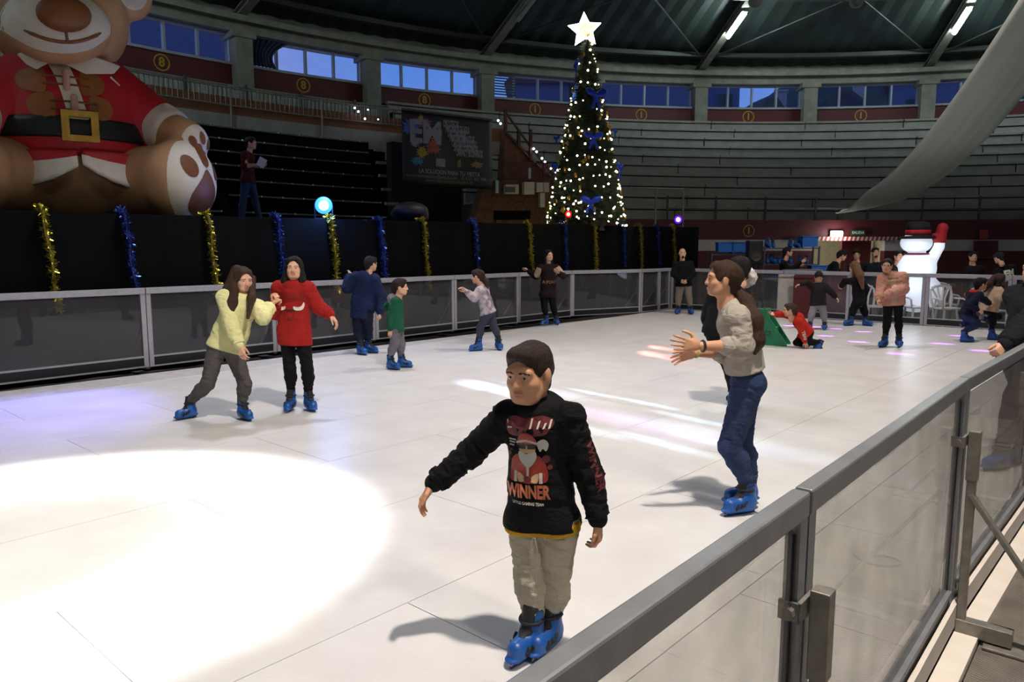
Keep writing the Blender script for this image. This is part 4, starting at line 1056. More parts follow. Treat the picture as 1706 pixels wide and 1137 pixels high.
    # collar flaps
    for q in (-1, 1):
        P_ = [(-.2+q*.10, 2.24), (-.1+q*.45, 2.40), (q*.74, 2.34), (q*.62, 2.20), (-.15+q*.34, 2.13)]
        mb = MB(); V = []
        for a, c in P_: V.append(P(a*.92, math.sqrt(max(.05, 1-(a/1.2)**2))*.90, c))
        for a, c in P_: V.append(P(a*.84, math.sqrt(max(.05, 1-(a/1.2)**2))*.72, c+.06))
        mb.add(V, [(0, 1, 2, 3, 4), (9, 8, 7, 6, 5)]+[(i, 5+i, 5+(i+1) % 5, (i+1) % 5) for i in range(5)]); obj('collar_flap', mb, m_cream, r, bevel=.02)
    # buckle
    bz = 1.33; bx = .04; pts = []
    W_, H_ = .24, .22
    fr = MB()
    h_, n_, i_, d_ = blv.ray_cast(o3+x*bx+up*bz, -f, 4); bk_ = h_+f*.05
    for (x0, x1, y0, y1) in ((-W_, W_, H_-.09, H_), (-W_, W_, -H_, -H_+.09), (-W_, -W_+.10, -H_+.09, H_-.09), (W_-.10, W_, -H_+.09, H_-.09)):
        fr.prism([(x0, y0), (x1, y0), (x1, y1), (x0, y1)], bk_-f*.06, x, up, f*.09)
    obj('buckle', fr, m_gl, r)
    # face: muzzle patch, nose, mouth, eyes, ears
    hp = HP(-.08, 3, 0)
    def fr_(a, c): return HP(a-.08, 3, c)
    dm = decal(bv, HP(-.10, 3, 3.12), hx_, hu, -f, [([(.72*math.cos(t)*(.92+.08*abs(math.cos(2*t))), -.32+.47*math.sin(t)) for t in np.linspace(0, 2*PI, 40)[:-1]], 0)], .012, .09, 4)
    dm.mi = [0]*len(dm.f); obj('muzzle', dm, [m_cream], r, smooth=True)
    h_, n_, i_, d_ = bv.ray_cast(fr_(.06, 2.80), -f, 4)
    s_ = SDF(); s_.ell(h_+f*.02, (.33, .15, .225), HB, k=.02); s_.ell(h_+f*.02+hu*.05, (.31, .14, .19), HB, k=.1); obj('nose', (*s_.mesh(.035), None), m_brown, r, smooth=True)
    mp_ = []
    for a in np.linspace(-.46, .50, 15):
        h_, n_, i_, d_ = bv.ray_cast(fr_(a, 2.46+.17*(abs(a-.02)/.5)**2), -f, 4); mp_.append(h_+f*.02)
    mb = MB(); mb.tube(mp_, [.012]+[.026]*13+[.012], 6); obj('mouth', mb, m_brown, r, smooth=True)
    mp_ = []
    for c in np.linspace(2.47, 2.68, 6): h_, n_, i_, d_ = bv.ray_cast(fr_(.04, c), -f, 4); mp_.append(h_+f*.02)
    mb = MB(); mb.tube(mp_, .02, 6); obj('mouth_line', mb, m_brown, r, smooth=True)
    for q in (-1, 1):
        h_, n_, i_, d_ = bv.ray_cast(fr_(q*.40, 3.42), -f, 4)
        mb = MB(); mb.ball(h_, (.10, .06, .13), 14, 8, R=Matrix((x, f, up)).transposed()); obj('eye', mb, m_bk, r, smooth=True)
        de = decal(bv, HP(q*1.06, 3, 3.44), hx_, hu, -f, [([(.24*math.cos(t), .28*math.sin(t)) for t in np.linspace(0, 2*PI, 24)[:-1]], 0)], .012, .1, 4); de.mi = [0]*len(de.f)
        if de.f: obj('ear_lining', de, [m_cream], r, smooth=True)
    # paw soles on the feet and hands
    for q in (-1, 1):
        a = P(q*.62, .35, .60); e = P(q*1.26, .98, .59); d = (e-a).normalized(); su = up; ss = d.cross(up).normalized()*1
        if ss.dot(x) < 0: ss = -ss
        o_ = e+d*2
        C = [(.60*math.cos(t), .64*math.sin(t)+.0) for t in np.linspace(0, 2*PI, 40)[:-1]]
        shapes = [(C, 0)]
        pad = smoothpoly([(-.30, -.20), (-.12, .06), (.02, .20), (.16, .06), (.30, -.16), (.32, -.36), (.16, -.52), (-.06, -.54), (-.28, -.42)], 3)
        shapes.append((pad, 1))
        for (cx_, cy_, ra, rb, an) in ((-.30, .22, .13, .17, .15), (0.06, .42, .11, .19, -.2), (.36, .20, .10, .16, -.4)):
            shapes.append(([(cx_+ra*math.cos(t)*math.cos(an)-rb*math.sin(t)*math.sin(an), cy_+ra*math.cos(t)*math.sin(an)+rb*math.sin(t)*math.cos(an)) for t in np.linspace(0, 2*PI, 20)[:-1]], 1))
        so_ = decal(bv, o_, ss, su, -d, shapes, .012, .09, 3); obj('foot_sole', so_, [m_cream, m_brown], r, smooth=True)
        sh, el, ha = ARM[q]; d = (ha-el).normalized(); o_ = ha+d*2; ss = d.cross(up).normalized()
        if ss.dot(x) < 0: ss = -ss
        su = ss.cross(d)
        if su.z < 0: su = -su
        shapes = [([(.30*math.cos(t), .32*math.sin(t)) for t in np.linspace(0, 2*PI, 28)[:-1]], 0), ([(-.02+.13*math.cos(t), -.12+.12*math.sin(t)) for t in np.linspace(0, 2*PI, 18)[:-1]], 1)]
        for cx_, cy_ in ((-.17, .08), (.0, .17), (.16, .08)): shapes.append(([(cx_+.06*math.cos(t), cy_+.09*math.sin(t)) for t in np.linspace(0, 2*PI, 14)[:-1]], 1))
        so_ = decal(bv, o_, ss, su, -d, shapes, .012, .08, 3); obj('hand_sole', so_, [m_cream, m_brown], r, smooth=True)
    # small white label on the shoulder
    h_, n_, i_, d_ = cv.ray_cast(P(.56, 3, 2.16), -f, 4)
    if h_:
        mb = MB(); mb.prism([(-.06, -.02), (.06, -.13), (.09, -.10), (-.03, .02)], h_+f*.02, x, up, f*.012); obj('label_tag', mb, m_cream, r)
bear()

# ================================================================== snowman
def snowman():
    p = gnd(1527, 506); p = EYE+(p-EYE)*1.0; p.z = -.12; p = Vector((at(1527, 420, 17.3).x, 17.3, -.12))
    r = thing('inflatable_snowman', 'white glowing inflatable snowman in a black hat waving a red mitten', 'inflatable', p)
    m_snow = mat('snowman_lit_fabric', (235, 240, 250), .7, var=0, emit=(.80, .88, 1.0), es=.62)
    f = Vector((-.45, -1, 0)).normalized(); x = Vector((-f.y, f.x, 0))
    up = Vector((0, 0, 1)); k = 17.3/1250
    def Z(py): return EYE.z+(412-py)*k*.985
    s_ = SDF(); zb = Z(512)
    s_.ell((p.x+.05, p.y, Z(488)), (.55, .50, .46), k=.06); s_.ell((p.x+.02, p.y, Z(448)), (.42, .40, .40), k=.08); s_.ell((p.x-.02, p.y, Z(405)), (.335, .32, .24), k=.02)
    s_.cap((p.x+.28, p.y-.05, Z(440)), (p.x+.46, p.y-.08, Z(412)), .13, .11, k=.05); s_.cap((p.x+.46, p.y-.08, Z(412)), (p.x+.47, p.y-.08, Z(404)), .11, k=.02)
    s_.cut((0, 0, -.10), (0, 0, -1))
    obj('body', (*s_.mesh(.03), None), m_snow, r, smooth=True)
    m_hat = mat('hat_black', (18, 18, 20), .8); m_rd = mat('mitten_red', (176, 22, 38), .7)
    c = Vector((p.x-.0, p.y, Z(397)))
    mb = MB(); mb.lathe([(.36, -.02), (.38, .0), (.37, .03), (.26, .05), (.25, .10)], c, 28); mb.lathe([(.25, .16), (.24, .32), (.20, .36), (.05, .38)], c, 28); obj('hat', mb, m_hat, r, smooth=True)
    mb = MB(); mb.lathe([(.255, .08), (.262, .10), (.262, .17), (.25, .185)], c, 28); obj('hat_band', mb, m_rd, r, smooth=True)
    s_ = SDF(); h = Vector((p.x+.47, p.y-.08, Z(400))); s_.cap(h, h+up*.22+x*.03, .13, .11, k=.04); s_.cap(h+up*.02, h+Vector((-.14, 0, .10)), .06, .055, k=.04); s_.ell(h+up*.27+x*.04, .115, k=.03)
    obj('mitten', (*s_.mesh(.025), None), m_rd, r, smooth=True)
    mb = MB(); c2 = Vector((p.x, p.y, Z(423))); mb.lathe([(.24, -.025), (.275, .0), (.24, .02)], c2, 24); obj('scarf', mb, mat('scarf_dark_red', (120, 20, 34), .8), r, smooth=True)
    mb = MB(); mb.bar(c2+x*.37-up*.22, c2+x*.40-up*.42, .08, .10, up=f); obj('scarf_tail', mb, mat('scarf_green', (30, 110, 60), .8), r)
    l = bpy.data.lights.new('snowman_glow', 'POINT'); l.energy = 26; l.color = (.75, .86, 1); l.shadow_soft_size = .4; o = bpy.data.objects.new('snowman_glow', l); COL.objects.link(o); o.location = (p.x-.5, p.y-.9, 1.0)
snowman()

# ================================================================== roof drape, tubes, ceiling fittings
def drape():
    r_ = MB(); n, m = 60, 14; V = []
    ky = [(23.9, 2.75), (22, 2.80), (20, 3.20), (18.5, 3.72), (17, 4.62), (15.6, 5.6), (14, 6.9), (11.5, 9.2), (8.5, 12.3)]
    ys = np.linspace(23.9, 8.5, n); zs = np.interp(ys, [k[0] for k in ky][::-1], [k[1] for k in ky][::-1])
    zs = np.convolve(np.pad(zs, 4, mode='edge'), np.ones(9)/9, mode='valid')
    for i in range(n):
        t = min(1, i/14); wdt = .22+1.25*(t*t*(3-2*t)); xc = 10.35+.0*t-.08
        for j in range(m+1):
            a = (j/m-.5); sag = -.10*math.cos(a*PI)*(.3+t); rip = .018*math.sin(j*2.3+i*.05)
            V.append((xc+a*wdt, ys[i], zs[i]+sag+rip+a*.10*(1-t)))
    r_.add(V, [(i*(m+1)+j, i*(m+1)+j+1, (i+1)*(m+1)+j+1, (i+1)*(m+1)+j) for i in range(n-1) for j in range(m)])
    o = obj('ceiling_drape', r_, mat('drape_white', (222, 226, 212), .8, var=.04, scale=3, stretch=(6, .4, .4)), smooth=True, loc=Vector((10.3, 23.9, 2.75)))
    so = o.modifiers.new('thickness', 'SOLIDIFY'); so.thickness = .012
    tag(o, 'long white fabric swag sweeping from the roof down to the far railing', 'drape')
drape()
m_tube = mat('tube_lit', (1, 1, 1), .4, emit=(.80, .95, .97), es=150, var=0)
def fixture(ph, R, lit, label, e=0, group=None):
    a, b = rp_(ph, R+.75, zr(R+.75)-.62), rp_(ph, R-.75, zr(R-.75)-.62); c = (a+b)/2
    t = thing('tube_lamp', label, 'ceiling lamp', c, group)
    mb = MB(); mb.bar(a+Vector((0, 0, .09)), b+Vector((0, 0, .09)), .22, .06); obj('casing', mb, m_conc2, t)
    mb = MB(); mb.tube([a, b], .075, 10); obj('tube', mb, m_tube if lit else mat('tube_off', (150, 155, 150), .4), t)
    mb = MB(); mb.bar(a+Vector((0, 0, .3)), a+Vector((0, 0, .1)), .04, .04); mb.bar(b+Vector((0, 0, .3)), b+Vector((0, 0, .1)), .04, .04); obj('bracket', mb, m_steel, t)
TL_ = 420
fixture(PH0-DP, 23.9, True, 'bright fluorescent tube on the roof beam right of the Christmas tree', TL_)
fixture(PH0+DP, 23.9, True, 'bright fluorescent tube on the roof beam behind the white drape', TL_)
fixture(PH0-3*DP, 23.9, False, 'unlit grey tube fitting on the roof beam above the banner')
fixture(PH0-5*DP, 23.9, False, 'unlit grey tube fitting on the roof beam above the black tiers')
for k in (3, 5, 8, 11, 14, 17, 20, 23, -9, -7):  # unseen tubes added to fill the hall with light
    fixture(PH0+k*DP, 23.9, True, 'added fluorescent fill tube round the rest of the ring, outside the frame', group='added fill tubes outside the frame')
m_spk = mat('speaker_grey', (120, 122, 122), .5)
for px, w_ in ((1258, 'left'), (1427, 'right')):
    p = at(px, 2, 22); t = thing('ceiling_horn', 'round grey horn fitting under the roof at the top edge, %s one' % w_, 'loudspeaker', p)
    d = (EYE-p).normalized(); R = d.to_track_quat('Z', 'Y').to_matrix()
    mb = MB(); mb.lathe([(.08, -.2), (.17, -.1), (.19, .1), (.15, .1), (.1, .02)], p, 16, R=R); obj('horn', mb, m_spk, t, smooth=True)
    mb = MB(); mb.tube([p, p+Vector((0, 0, 1.2))], .03, 6); obj('stem', mb, m_steel, t)
# curtain gathered inside the gallery window, louvre in the window over the brick block
ph0 = PH0-5*DP
mb = MB(); n = 24; V = []
for j in range(9):
    for i in range(n+1):
        tt = i/n; wv = 1-.25*math.sin(j/8*PI)-.35*(j/8)
        V.append(rp_(ph0+.75+2.6*tt*wv, 27.66-.05*math.sin(i*1.7), 8.30-.86*j/8))
mb.add(V, [(j*(n+1)+i, j*(n+1)+i+1, (j+1)*(n+1)+i+1, (j+1)*(n+1)+i) for j in range(8) for i in range(n)])
o = obj('window_curtain', mb, mat('curtain_slate', (44, 50, 70), .8), smooth=True, loc=rp_(ph0+2, 27.66, 7.44)); tag(o, 'dark gathered curtain in the gallery window above the black tiers', 'curtain'); o.modifiers.new('thickness', 'SOLIDIFY').thickness = .01
lv = thing('window_louvre', 'slatted louvre in the window left of the Christmas tree', 'louvre', rp_(PH0-3*DP+1.6, 27.6, 7.5))
for i in range(8):
    mb = MB(); a, b = PH0-3*DP+.65, PH0-3*DP+2.6; z = 7.5+.1*i; mb.ring(a, b, 27.60, 27.64, z, z+.045, 2); obj('slat', mb, mat('louvre_dark', (50, 58, 80), .6), lv)
# houses and a hill outside, seen through the windows
m_h = [mat('house_wall_grey', (120, 120, 128), .8), mat('house_wall_pale', (160, 156, 150), .8), mat('house_wall_blue', (84, 92, 120), .8)]; m_rf = mat('house_roof', (70, 62, 66), .8); m_win = mat('house_window_dark', (24, 28, 40), .3)
def house(x0, x1, py, Y, label, mi, roof=True, win=True):
    c = at((x0+x1)/2, py, Y); z1 = c.z; wd = (x1-x0)*Y/F; c = Vector((c.x, c.y+4, 0)); t = thing('house', label, 'building', c, None, math.atan2(-c.x, c.y)); ORG[t.name] = Vector((0, 0, 0))
    mb = MB(); mb.box((0, 0, z1/2), (wd, 8, z1)); obj('wall', mb, m_h[mi], t)
    if roof:
        mb = MB(); mb.prism([(-wd/2-.4, 0), (wd/2+.4, 0), (wd*.12, 2.2), (-wd*.12, 2.2)], (0, -4.3, z1), (1, 0, 0), (0, 0, 1), (0, 8.6, 0)); obj('roof', mb, m_rf, t)
        mb = MB(); mb.box((wd*.2, -2, z1+2.2), (.9, .8, 1.6)); mb.box((wd*.2, -2, z1+3.05), (1.1, 1.0, .15)); obj('chimney', mb, m_h[1], t)
    if win:
        n = max(2, int(wd/3.2))
        for fl_ in range(2):
            for i in range(n):
                mb = MB(); mb.box((-wd/2+wd*(i+.5)/n, -4.03, z1-1.8-3*fl_), (1.2, .1, 1.5)); w_ = obj('window', mb, m_h[mi], t)
                mb = MB(); mb.box((-wd/2+wd*(i+.5)/n, -4.1, z1-1.8-3*fl_), (1.0, .06, 1.3)); obj('pane', mb, m_win, w_)
house(120, 345, 20, 40, 'dark apartment block behind the window left of the bear ear', 2, False, False)
house(855, 950, 140, 52, 'gabled house roof seen left of the Christmas tree', 2)
house(1000, 1160, 125, 50, 'dark blue apartment block seen right of the Christmas tree', 2, False, False)
house(1165, 1254, 130, 55, 'tall dark building in the window right of the second column', 2, False)
house(1285, 1345, 212, 60, 'low roofed house with chimney in the pale sky window', 0)
house(1385, 1490, 196, 66, 'wide house with chimney under the dark hill', 0)
house(1548, 1700, 130, 52, 'dark house seen through the window beside the white drape', 2)
s_ = SDF(); s_.ell(tuple(at(1600, 400, 150)), (60, 30, 36), k=1); hm = s_.mesh(4.0); o = obj('hill', (*hm, None), mat('hill_dark', (50, 58, 52), .9), smooth=True); o['kind'] = 'structure'
# railing above the ring wall
rl = thing('ring_railing', 'thin wire railing on top of the maroon ring wall on the right', 'railing', rp_(3, 20.75, 2.54))
for ph in np.arange(-15, 24, 4.74):
    mb = MB(); mb.bar(rp_(ph, 20.75, 2.50), rp_(ph, 20.75, 3.30), .06, .06); obj('post', mb, m_steel, rl)
for z in (2.9, 3.25): mb = MB(); mb.tube([rp_(a, 20.75, z) for a in np.arange(-15, 24, 1.5)], .014, 4); obj('wire', mb, m_steel, rl)
for ph in (-13.8, -16.5):
    mb = MB(); mb.tube([rp_(ph, 20.5, 2.0), rp_(ph, 20.5, 3.55)], .03, 6); obj('post', mb, m_rail, rl)
mb = MB(); mb.tube([rp_(-19, 20.5, 3.5), rp_(-13.8, 20.5, 3.5)], .025, 6); obj('rail', mb, m_rail, rl)

# ================================================================== far end: corridor, hire desk, chairs
m_cor = mat('corridor_cream', (196, 188, 160), .7)
mb = MB()
for a, b in ((-1.5, -1.0), (5.5, 6.0)): mb.ring(a, b, 20.96, 24, -.12, 2.3, 1)
mb.ring(-1.5, 6.0, 23.6, 24, -.12, 2.3, 2); struct('wall_corridor', mb, m_cor)
mb = MB(); mb.ring(-1.5, 6.0, 20.4, 24, -.12, -.1, 2); struct('floor_corridor', mb, m_floor)
mb = MB(); mb.ring(-1.5, 6.0, 20.96, 24, 2.1, 2.3, 2); struct('ceiling_corridor', mb, m_cor)
mb = MB(); mb.ring(2.6, 5.2, 21.5, 21.6, -.1, 1.98, 1); dr = struct('door_1', mb, m_maroon)
mb = MB(); mb.tube([rp_(2.9, 21.42, .85), rp_(2.9, 21.42, 1.1)], .02, 6); obj('door_handle', mb, m_steel, dr)
l = bpy.data.lights.new('corridor_light', 'POINT'); l.energy = 30; l.color = (1, .96, .85); l.shadow_soft_size = .2; o = bpy.data.objects.new('corridor_light', l); COL.objects.link(o); o.location = rp_(1.2, 21.6, 1.9)
bp0 = bp_(1395, 390, 20.45)
t = thing('bulkhead_lamp', 'small bright white lamp above the corridor opening', 'lamp', bp0)
mb = MB(); mb.box(bp0, (.36, .1, .17)); obj('diffuser', mb, mat('bulkhead_lit', (1, 1, .95), .5, emit=(1, .98, .9), es=16, var=0), t, bevel=.03)
mb = MB(); mb.box(bp0+Vector((0, .09, 0)), (.42, .06, .22)); obj('housing', mb, m_frame, t)
l = bpy.data.lights.new('bulkhead_light', 'POINT'); l.energy = 22; l.color = (1, .97, .9); l.shadow_soft_size = .1; o = bpy.data.objects.new('bulkhead_light', l); COL.objects.link(o); o.location = bp0+Vector((-.05, -.35, -.12))
# exit sign with lettering
e0 = bp_(1429, 388, 20.5); ee = thing('exit_sign', 'green exit sign above the corridor opening', 'sign', e0)
u = (bp_(1440, 388, 20.5)-bp_(1418, 388, 20.5)).normalized(); nn = u.cross(Vector((0, 0, 1)))
mb = MB(); mb.prism([(-.22, -.09), (.22, -.09), (.22, .09), (-.22, .09)], e0, u, (0, 0, 1), nn*.03); obj('plate', mb, mat('sign_green', (20, 70, 44), .5), ee)
mb = MB(); add_text(mb, 'SALIDA', .12, e0+nn*.035, u, (0, 0, 1), bold=.004); obj('lettering', mb, mat('sign_white', (190, 200, 190), .5), ee)
# striped tape
tp_ = thing('barrier_tape', 'red and white striped tape over the corridor opening', 'tape', bp_(1410, 398, 20.4))
m_tr, m_tw = mat('tape_red', (150, 40, 44), .6), mat('tape_white', (200, 190, 184), .6)
mb = MB(); a0_ = bp_(1331, 398, 20.42); a1_ = bp_(1494, 398, 20.42); n = 46
for i in range(n):
    p, q = a0_+(a1_-a0_)*i/n, a0_+(a1_-a0_)*(i+1)/n; sl_ = (a1_-a0_)/n*.5; up = Vector((0, 0, .13))
    mb.add([p-up/2, q-up/2, q+up/2+sl_, p+up/2+sl_], [(0, 1, 2, 3)], i % 2)
o = obj('tape_strip', mb, [m_tr, m_tw], tp_); o.modifiers.new('thickness', 'SOLIDIFY').thickness = .006
wallbox('fire_sign', 'small red fire sign on the maroon wall at the right', 'sign', 1632, 383, 1646, 398, 20.5, .03, mat('fire_red', (160, 44, 44), .5))
wallbox('maroon_hatch', 'dark maroon hatch breaking the white wall band at the right', 'hatch', 1622, 401, 1662, 432, 20.55, .06, m_maroon)
mb = MB(); mb.ring(17.6, 20.6, 20.4, 20.5, 1.2, 1.26, 2); o = obj('wall_handrail', mb, m_whitewall); tag(o, 'pale handrail on the maroon wall below the hatch at the right', 'rail')
# green turf mat beyond the end boards
g0 = KC+Ed*(el*3.0); En = perp(KC, KD)
mb = MB(); mb.prism([(0, 0), (6, 0), (6, 3.5), (0, 3.5)], g0+En*.35+Vector((0, 0, -.12)), Ed, En, (0, 0, .02)); o = obj('turf_mat', mb, mat('turf_green', (70, 96, 56), .9, bump=.5, bscale=200), loc=g0); tag(o, 'green turf mat under the snowman and chairs', 'floor mat')
# ================================================================== people
def head_mesh():
    s = SDF()
    s.ell((0, -.012, .034), (.074, .093, .080), k=.02); s.ell((0, .022, -.042), (.056, .060, .066), k=.04); s.cap((-.020, .063, -.086), (.020, .063, -.086), .021, k=.03)
    for q in (-1, 1):
        s.ell((q*.036, .052, -.028), .030, k=.03); s.ell((q*.079, -.006, -.004), (.010, .021, .032), k=.010); s.cap((q*.052, -.005, -.05), (q*.040, .04, -.08), .022, k=.03)
    s.cap((-.040, .073, .024), (.040, .073, .024), .015, k=.025)
    s.cap((0, .084, .012), (0, .100, -.026), .0085, .0122, k=.014)
    for q in (-1, 1):
        s.ell((q*.012, .092, -.030), .0088, k=.008); s.ell((q*.032, .098, .004), (.0165, .016, .0115), k=.010, op='-'); s.ell((q*.032, .071, .004), (.016, .012, .013), k=.006)
    s.ell((0, .086, -.0575), (.023, .012, .0065), k=.006); s.ell((0, .085, -.0675), (.020, .012, .0070), k=.006); s.ell((0, .102, -.0622), (.022, .010, .0017), k=.003, op='-')
    s.cap((0, -.018, -.05), (0, -.034, -.175), .049, .053, k=.03)
    m = s.mesh(.0042)
    c = m[0][m[1]].mean(1)
    lips = (np.abs(c[:, 0]) < .023) & (c[:, 1] > .080) & (c[:, 2] < -.052) & (c[:, 2] > -.0735)
    brow = (np.abs(np.abs(c[:, 0])-.033) < .021) & (c[:, 1] > .062) & (np.abs(c[:, 2]-.0265+.25*np.abs(np.abs(c[:, 0])-.03)) < .0034)
    mi = np.zeros(len(c), int); mi[lips] = 1; mi[brow] = 2
    P_ = [(m[0], m[1], mi)]
    for q in (-1, 1):
        b = MB(); b.ball((q*.032, .0745, .0045), .0122, 12, 8); P_.append((np.array(b.v), b.f, 3))
        b = MB(); b.ball((q*.032, .0822, .0045), (.0066, .0055, .0066), 10, 6); P_.append((np.array(b.v), b.f, 4))
    return join(P_)
HEAD = head_mesh()
def hand_mesh(curl, spread=0.06, thumb=.6):
    s = SDF()
    s.cap((-.04, 0, 0), (.012, 0, 0), .025, .027, k=.02, sq=((0, 0, 1), .72))
    fy = (.031, .0105, -.0105, -.030); fl = (.90, 1.0, .94, .76)
    for i in range(4):
        kx = .088-.004*abs(i-1.2); s.cap((.018, fy[i]*.55, 0), (kx, fy[i], .002), .0150, .0118, k=.016)
        p = np.array((kx, fy[i], .002)); a = 0.0; ang = (1.5-i)*spread
        for j, L_ in enumerate((.044, .027, .021)):
            a += math.radians(curl[j]); d = np.array((math.cos(a)*math.cos(ang), math.cos(a)*math.sin(ang), -math.sin(a)))
            q = p+d*L_*fl[i]; r = (.0094, .0084, .0076, .0066)
            s.cap(p, q, r[j]*(.93 if i == 3 else 1), r[j+1]*(.93 if i == 3 else 1), k=.004); p = q
    t0, t1 = np.array((.018, .026, -.006)), np.array((.050, .026+.028*thumb+.012, -.016)); t2 = t1+np.array((.028, .010*thumb, -.008)); t3 = t2+np.array((.022, .002, -.008))
    s.cap(t0, t1, .0155, .0115, k=.014); s.cap(t1, t2, .0108, .0094, k=.006); s.cap(t2, t3, .0094, .0078, k=.004)
    m = s.mesh(.0036); return m[0], m[1], np.zeros(len(m[1]), int)
HANDS = {'relaxed': hand_mesh((22, 30, 20)), 'open': hand_mesh((6, 9, 6), .12, 1.0), 'grip': hand_mesh((58, 78, 45), .02, .4), 'loose': hand_mesh((38, 48, 30), .05, .5)}
def hairs(style, seed=0):
    s = SDF()
    if style == 'bald': return None
    dz = .004 if style == 'crop' else .010
    s.ell((0, -.016, .036), (.078+dz, .097+dz, .083+dz), k=.02)
    if style in ('short', 'crop'): s.cap((-.03, .058, .082), (.03, .058, .082), .024+dz*.6, k=.03); s.cap((0, -.085, .0), (0, -.07, -.06), .050, .042, k=.03)
    else:
        s.cap((-.035, .05, .085), (.035, .05, .085), .024, k=.03)
        s.cap((0, -.075, .02), (0, -.06, -.06), .062, .050, k=.03)
    s.ell((0, .105, -.020 if style in ('short', 'crop') else -.012), (.064, .080, .092 if style in ('short', 'crop') else .102), k=.012, op='-'); s.ell((0, .02, -.115), (.075, .088, .068), k=.015, op='-')
    if style in ('short', 'crop'):
        for q in (-1, 1): s.ell((q*.09, .012, -.026), (.03, .036, .038), k=.012, op='-')
    if style == 'pony':
        for q in (-1, 1): s.ell((q*.09, .006, -.014), (.028, .028, .036), k=.012, op='-')
        s.ell((0, -.108, .012), .026, k=.015)
    if style == 'long':
        for q in (-1, 1):
            s.cap((q*.055, -.01, .06), (q*.083, -.01, -.08), .028, .030, k=.02); s.cap((q*.083, -.01, -.08), (q*.088, .022, -.26), .030, .026, k=.02); s.cap((q*.088, .022, -.26), (q*.075, .03, -.33), .026, .010, k=.02)
        s.cap((0, -.075, .02), (0, -.085, -.24), .085, .075, k=.03, sq=((0, 1, 0), .55))
    s.post = lambda P: .0016*np.sin(P[..., 0]*520+6*wob(P, 25, seed))+.003*wob(P, 70, seed)
    m = s.mesh(.0055 if style != 'long' else .007); return m[0], m[1], np.zeros(len(m[1]), int)
HAIR = {k: hairs(k) for k in ('short', 'crop', 'pony', 'long')}
# skates: shell, sole, blade, liner, straps
m_sk = mat('skate_blue', (20, 80, 156), .38, var=.08); m_skl = mat('skate_liner', (22, 22, 26), .7); m_bl = mat('blade_steel', (150, 155, 165), .25, .9)
def skate_meshes():
    s = SDF(); s.cap((-.035, 0, .075), (.105, 0, .068), .050, .043, k=.02); s.cap((-.012, 0, .09), (-.028, 0, .19), .054, .050, k=.035); s.cap((-.062, 0, .038), (.128, 0, .036), .040, k=.015, sq=((0, 0, 1), .3)); s.cap((-.055, 0, .020), (.115, 0, .020), .013, k=.02)
    s.cap((.018, 0, .20), (-.0, 0, .125), .028, .02, k=.012, op='-')
    sh = s.mesh(.0075)
    b = MB(); b.bar((-.085, 0, .012), (.150, 0, .012), .006, .024)
    l = SDF(); l.cap((-.026, 0, .17), (-.034, 0, .222), .046, .047, k=.02); l.cap((.030, 0, .115), (.008, 0, .235), .026, .026, k=.02, sq=((1, 0, 0), .5)); l.cut((0, 0, .237), (-.15, 0, 1))
    l.cap((.080, 0, .103), (.03, 0, .12), .018, .026, k=.02, sq=((0, 0, 1), .5))
    li = l.mesh(.009)
    st = []
    for c, nv, R, r in (((-.018, 0, .165), (.12, 0, 1), .053, .009), ((.030, 0, .088), (.75, 0, .66), .058, .0085), ((.078, 0, .072), (.95, 0, .3), .048, .008)):
        t_ = SDF(); nv_ = np.array(nv)/np.linalg.norm(nv); ax = np.array((0, 1, 0)); up_ = np.cross(ax, nv_)
        pts = [np.array(c)+ax*R*1.02*math.cos(a)+up_*R*math.sin(a) for a in np.linspace(-.25, PI+.25, 12)]
        b2 = MB(); b2.tube(pts, r, 6); q_ = MB(); q_.v, q_.f, q_.mi = b2.v, b2.f, b2.mi
        q_.box(tuple(np.array(c)+ax*R*.9+up_*R*.35), (.022, .016, .018)); st.append(q_)
    def me(name, m_, mt):
        x = bpy.data.meshes.new(name)
        if isinstance(m_, MB): x.from_pydata([tuple(p) for p in m_.v], [], m_.f)
        else: x.from_pydata(m_[0].tolist(), [], m_[1].tolist())
        x.materials.append(mt); x.polygons.foreach_set('use_smooth', np.ones(len(x.polygons), bool)); return x
    return me('ice_skate', sh, m_sk), me('blade', b, m_bl), me('liner', li, m_skl), [me('strap', q, m_skl) for q in st]
SKM = skate_meshes()
def place_skate(parent, org, ankle, toe_dir, s, lifted=False, name='ice_skate'):
    """ankle = leg end point; toe_dir world direction; blade on the ice unless lifted"""
    x = Vector(toe_dir)
    if not lifted: x.z = 0
    x.normalize(); zax = Vector((0, 0, 1)) if not lifted else (Vector((0, 0, 1))-x*x.z)
    if lifted and isinstance(lifted, Vector): zax = lifted-x*lifted.dot(x)
    zax.normalize(); y = zax.cross(x); M_ = Matrix((x, y, zax)).transposed()
    base = Vector(ankle)-M_ @ Vector((-.026, 0, .19))*s
    if not lifted: base.z = base.z if abs(base.z) > .5 else 0.0
    o = newobj(name, SKM[0], parent); o.matrix_local = Matrix.Translation(base-org) @ (M_.to_4x4()) @ Matrix.Scale(s, 4)
    for nm, me_ in [('blade', SKM[1]), ('liner', SKM[2])]+[('strap', q) for q in SKM[3]]:
        newobj(nm, me_, o)
    return o
m_white_eye = mat('eye_white', (190, 182, 174), .3, var=0); m_iris = mat('iris_dark', (30, 20, 14), .2, var=0); m_lips = mat('lips', (196, 134, 114), .5, var=0)
SKIN = {'a': mat('skin_light', (222, 172, 142), .55, var=.05, scale=30), 'b': mat('skin_tan', (208, 154, 120), .55, var=.05, scale=30)}
def hairmat(c): return mat('hair_%d_%d_%d' % c, c, .62, var=.35, scale=120, stretch=(1, 1, .12), bump=.7, bscale=260, spec=.25)
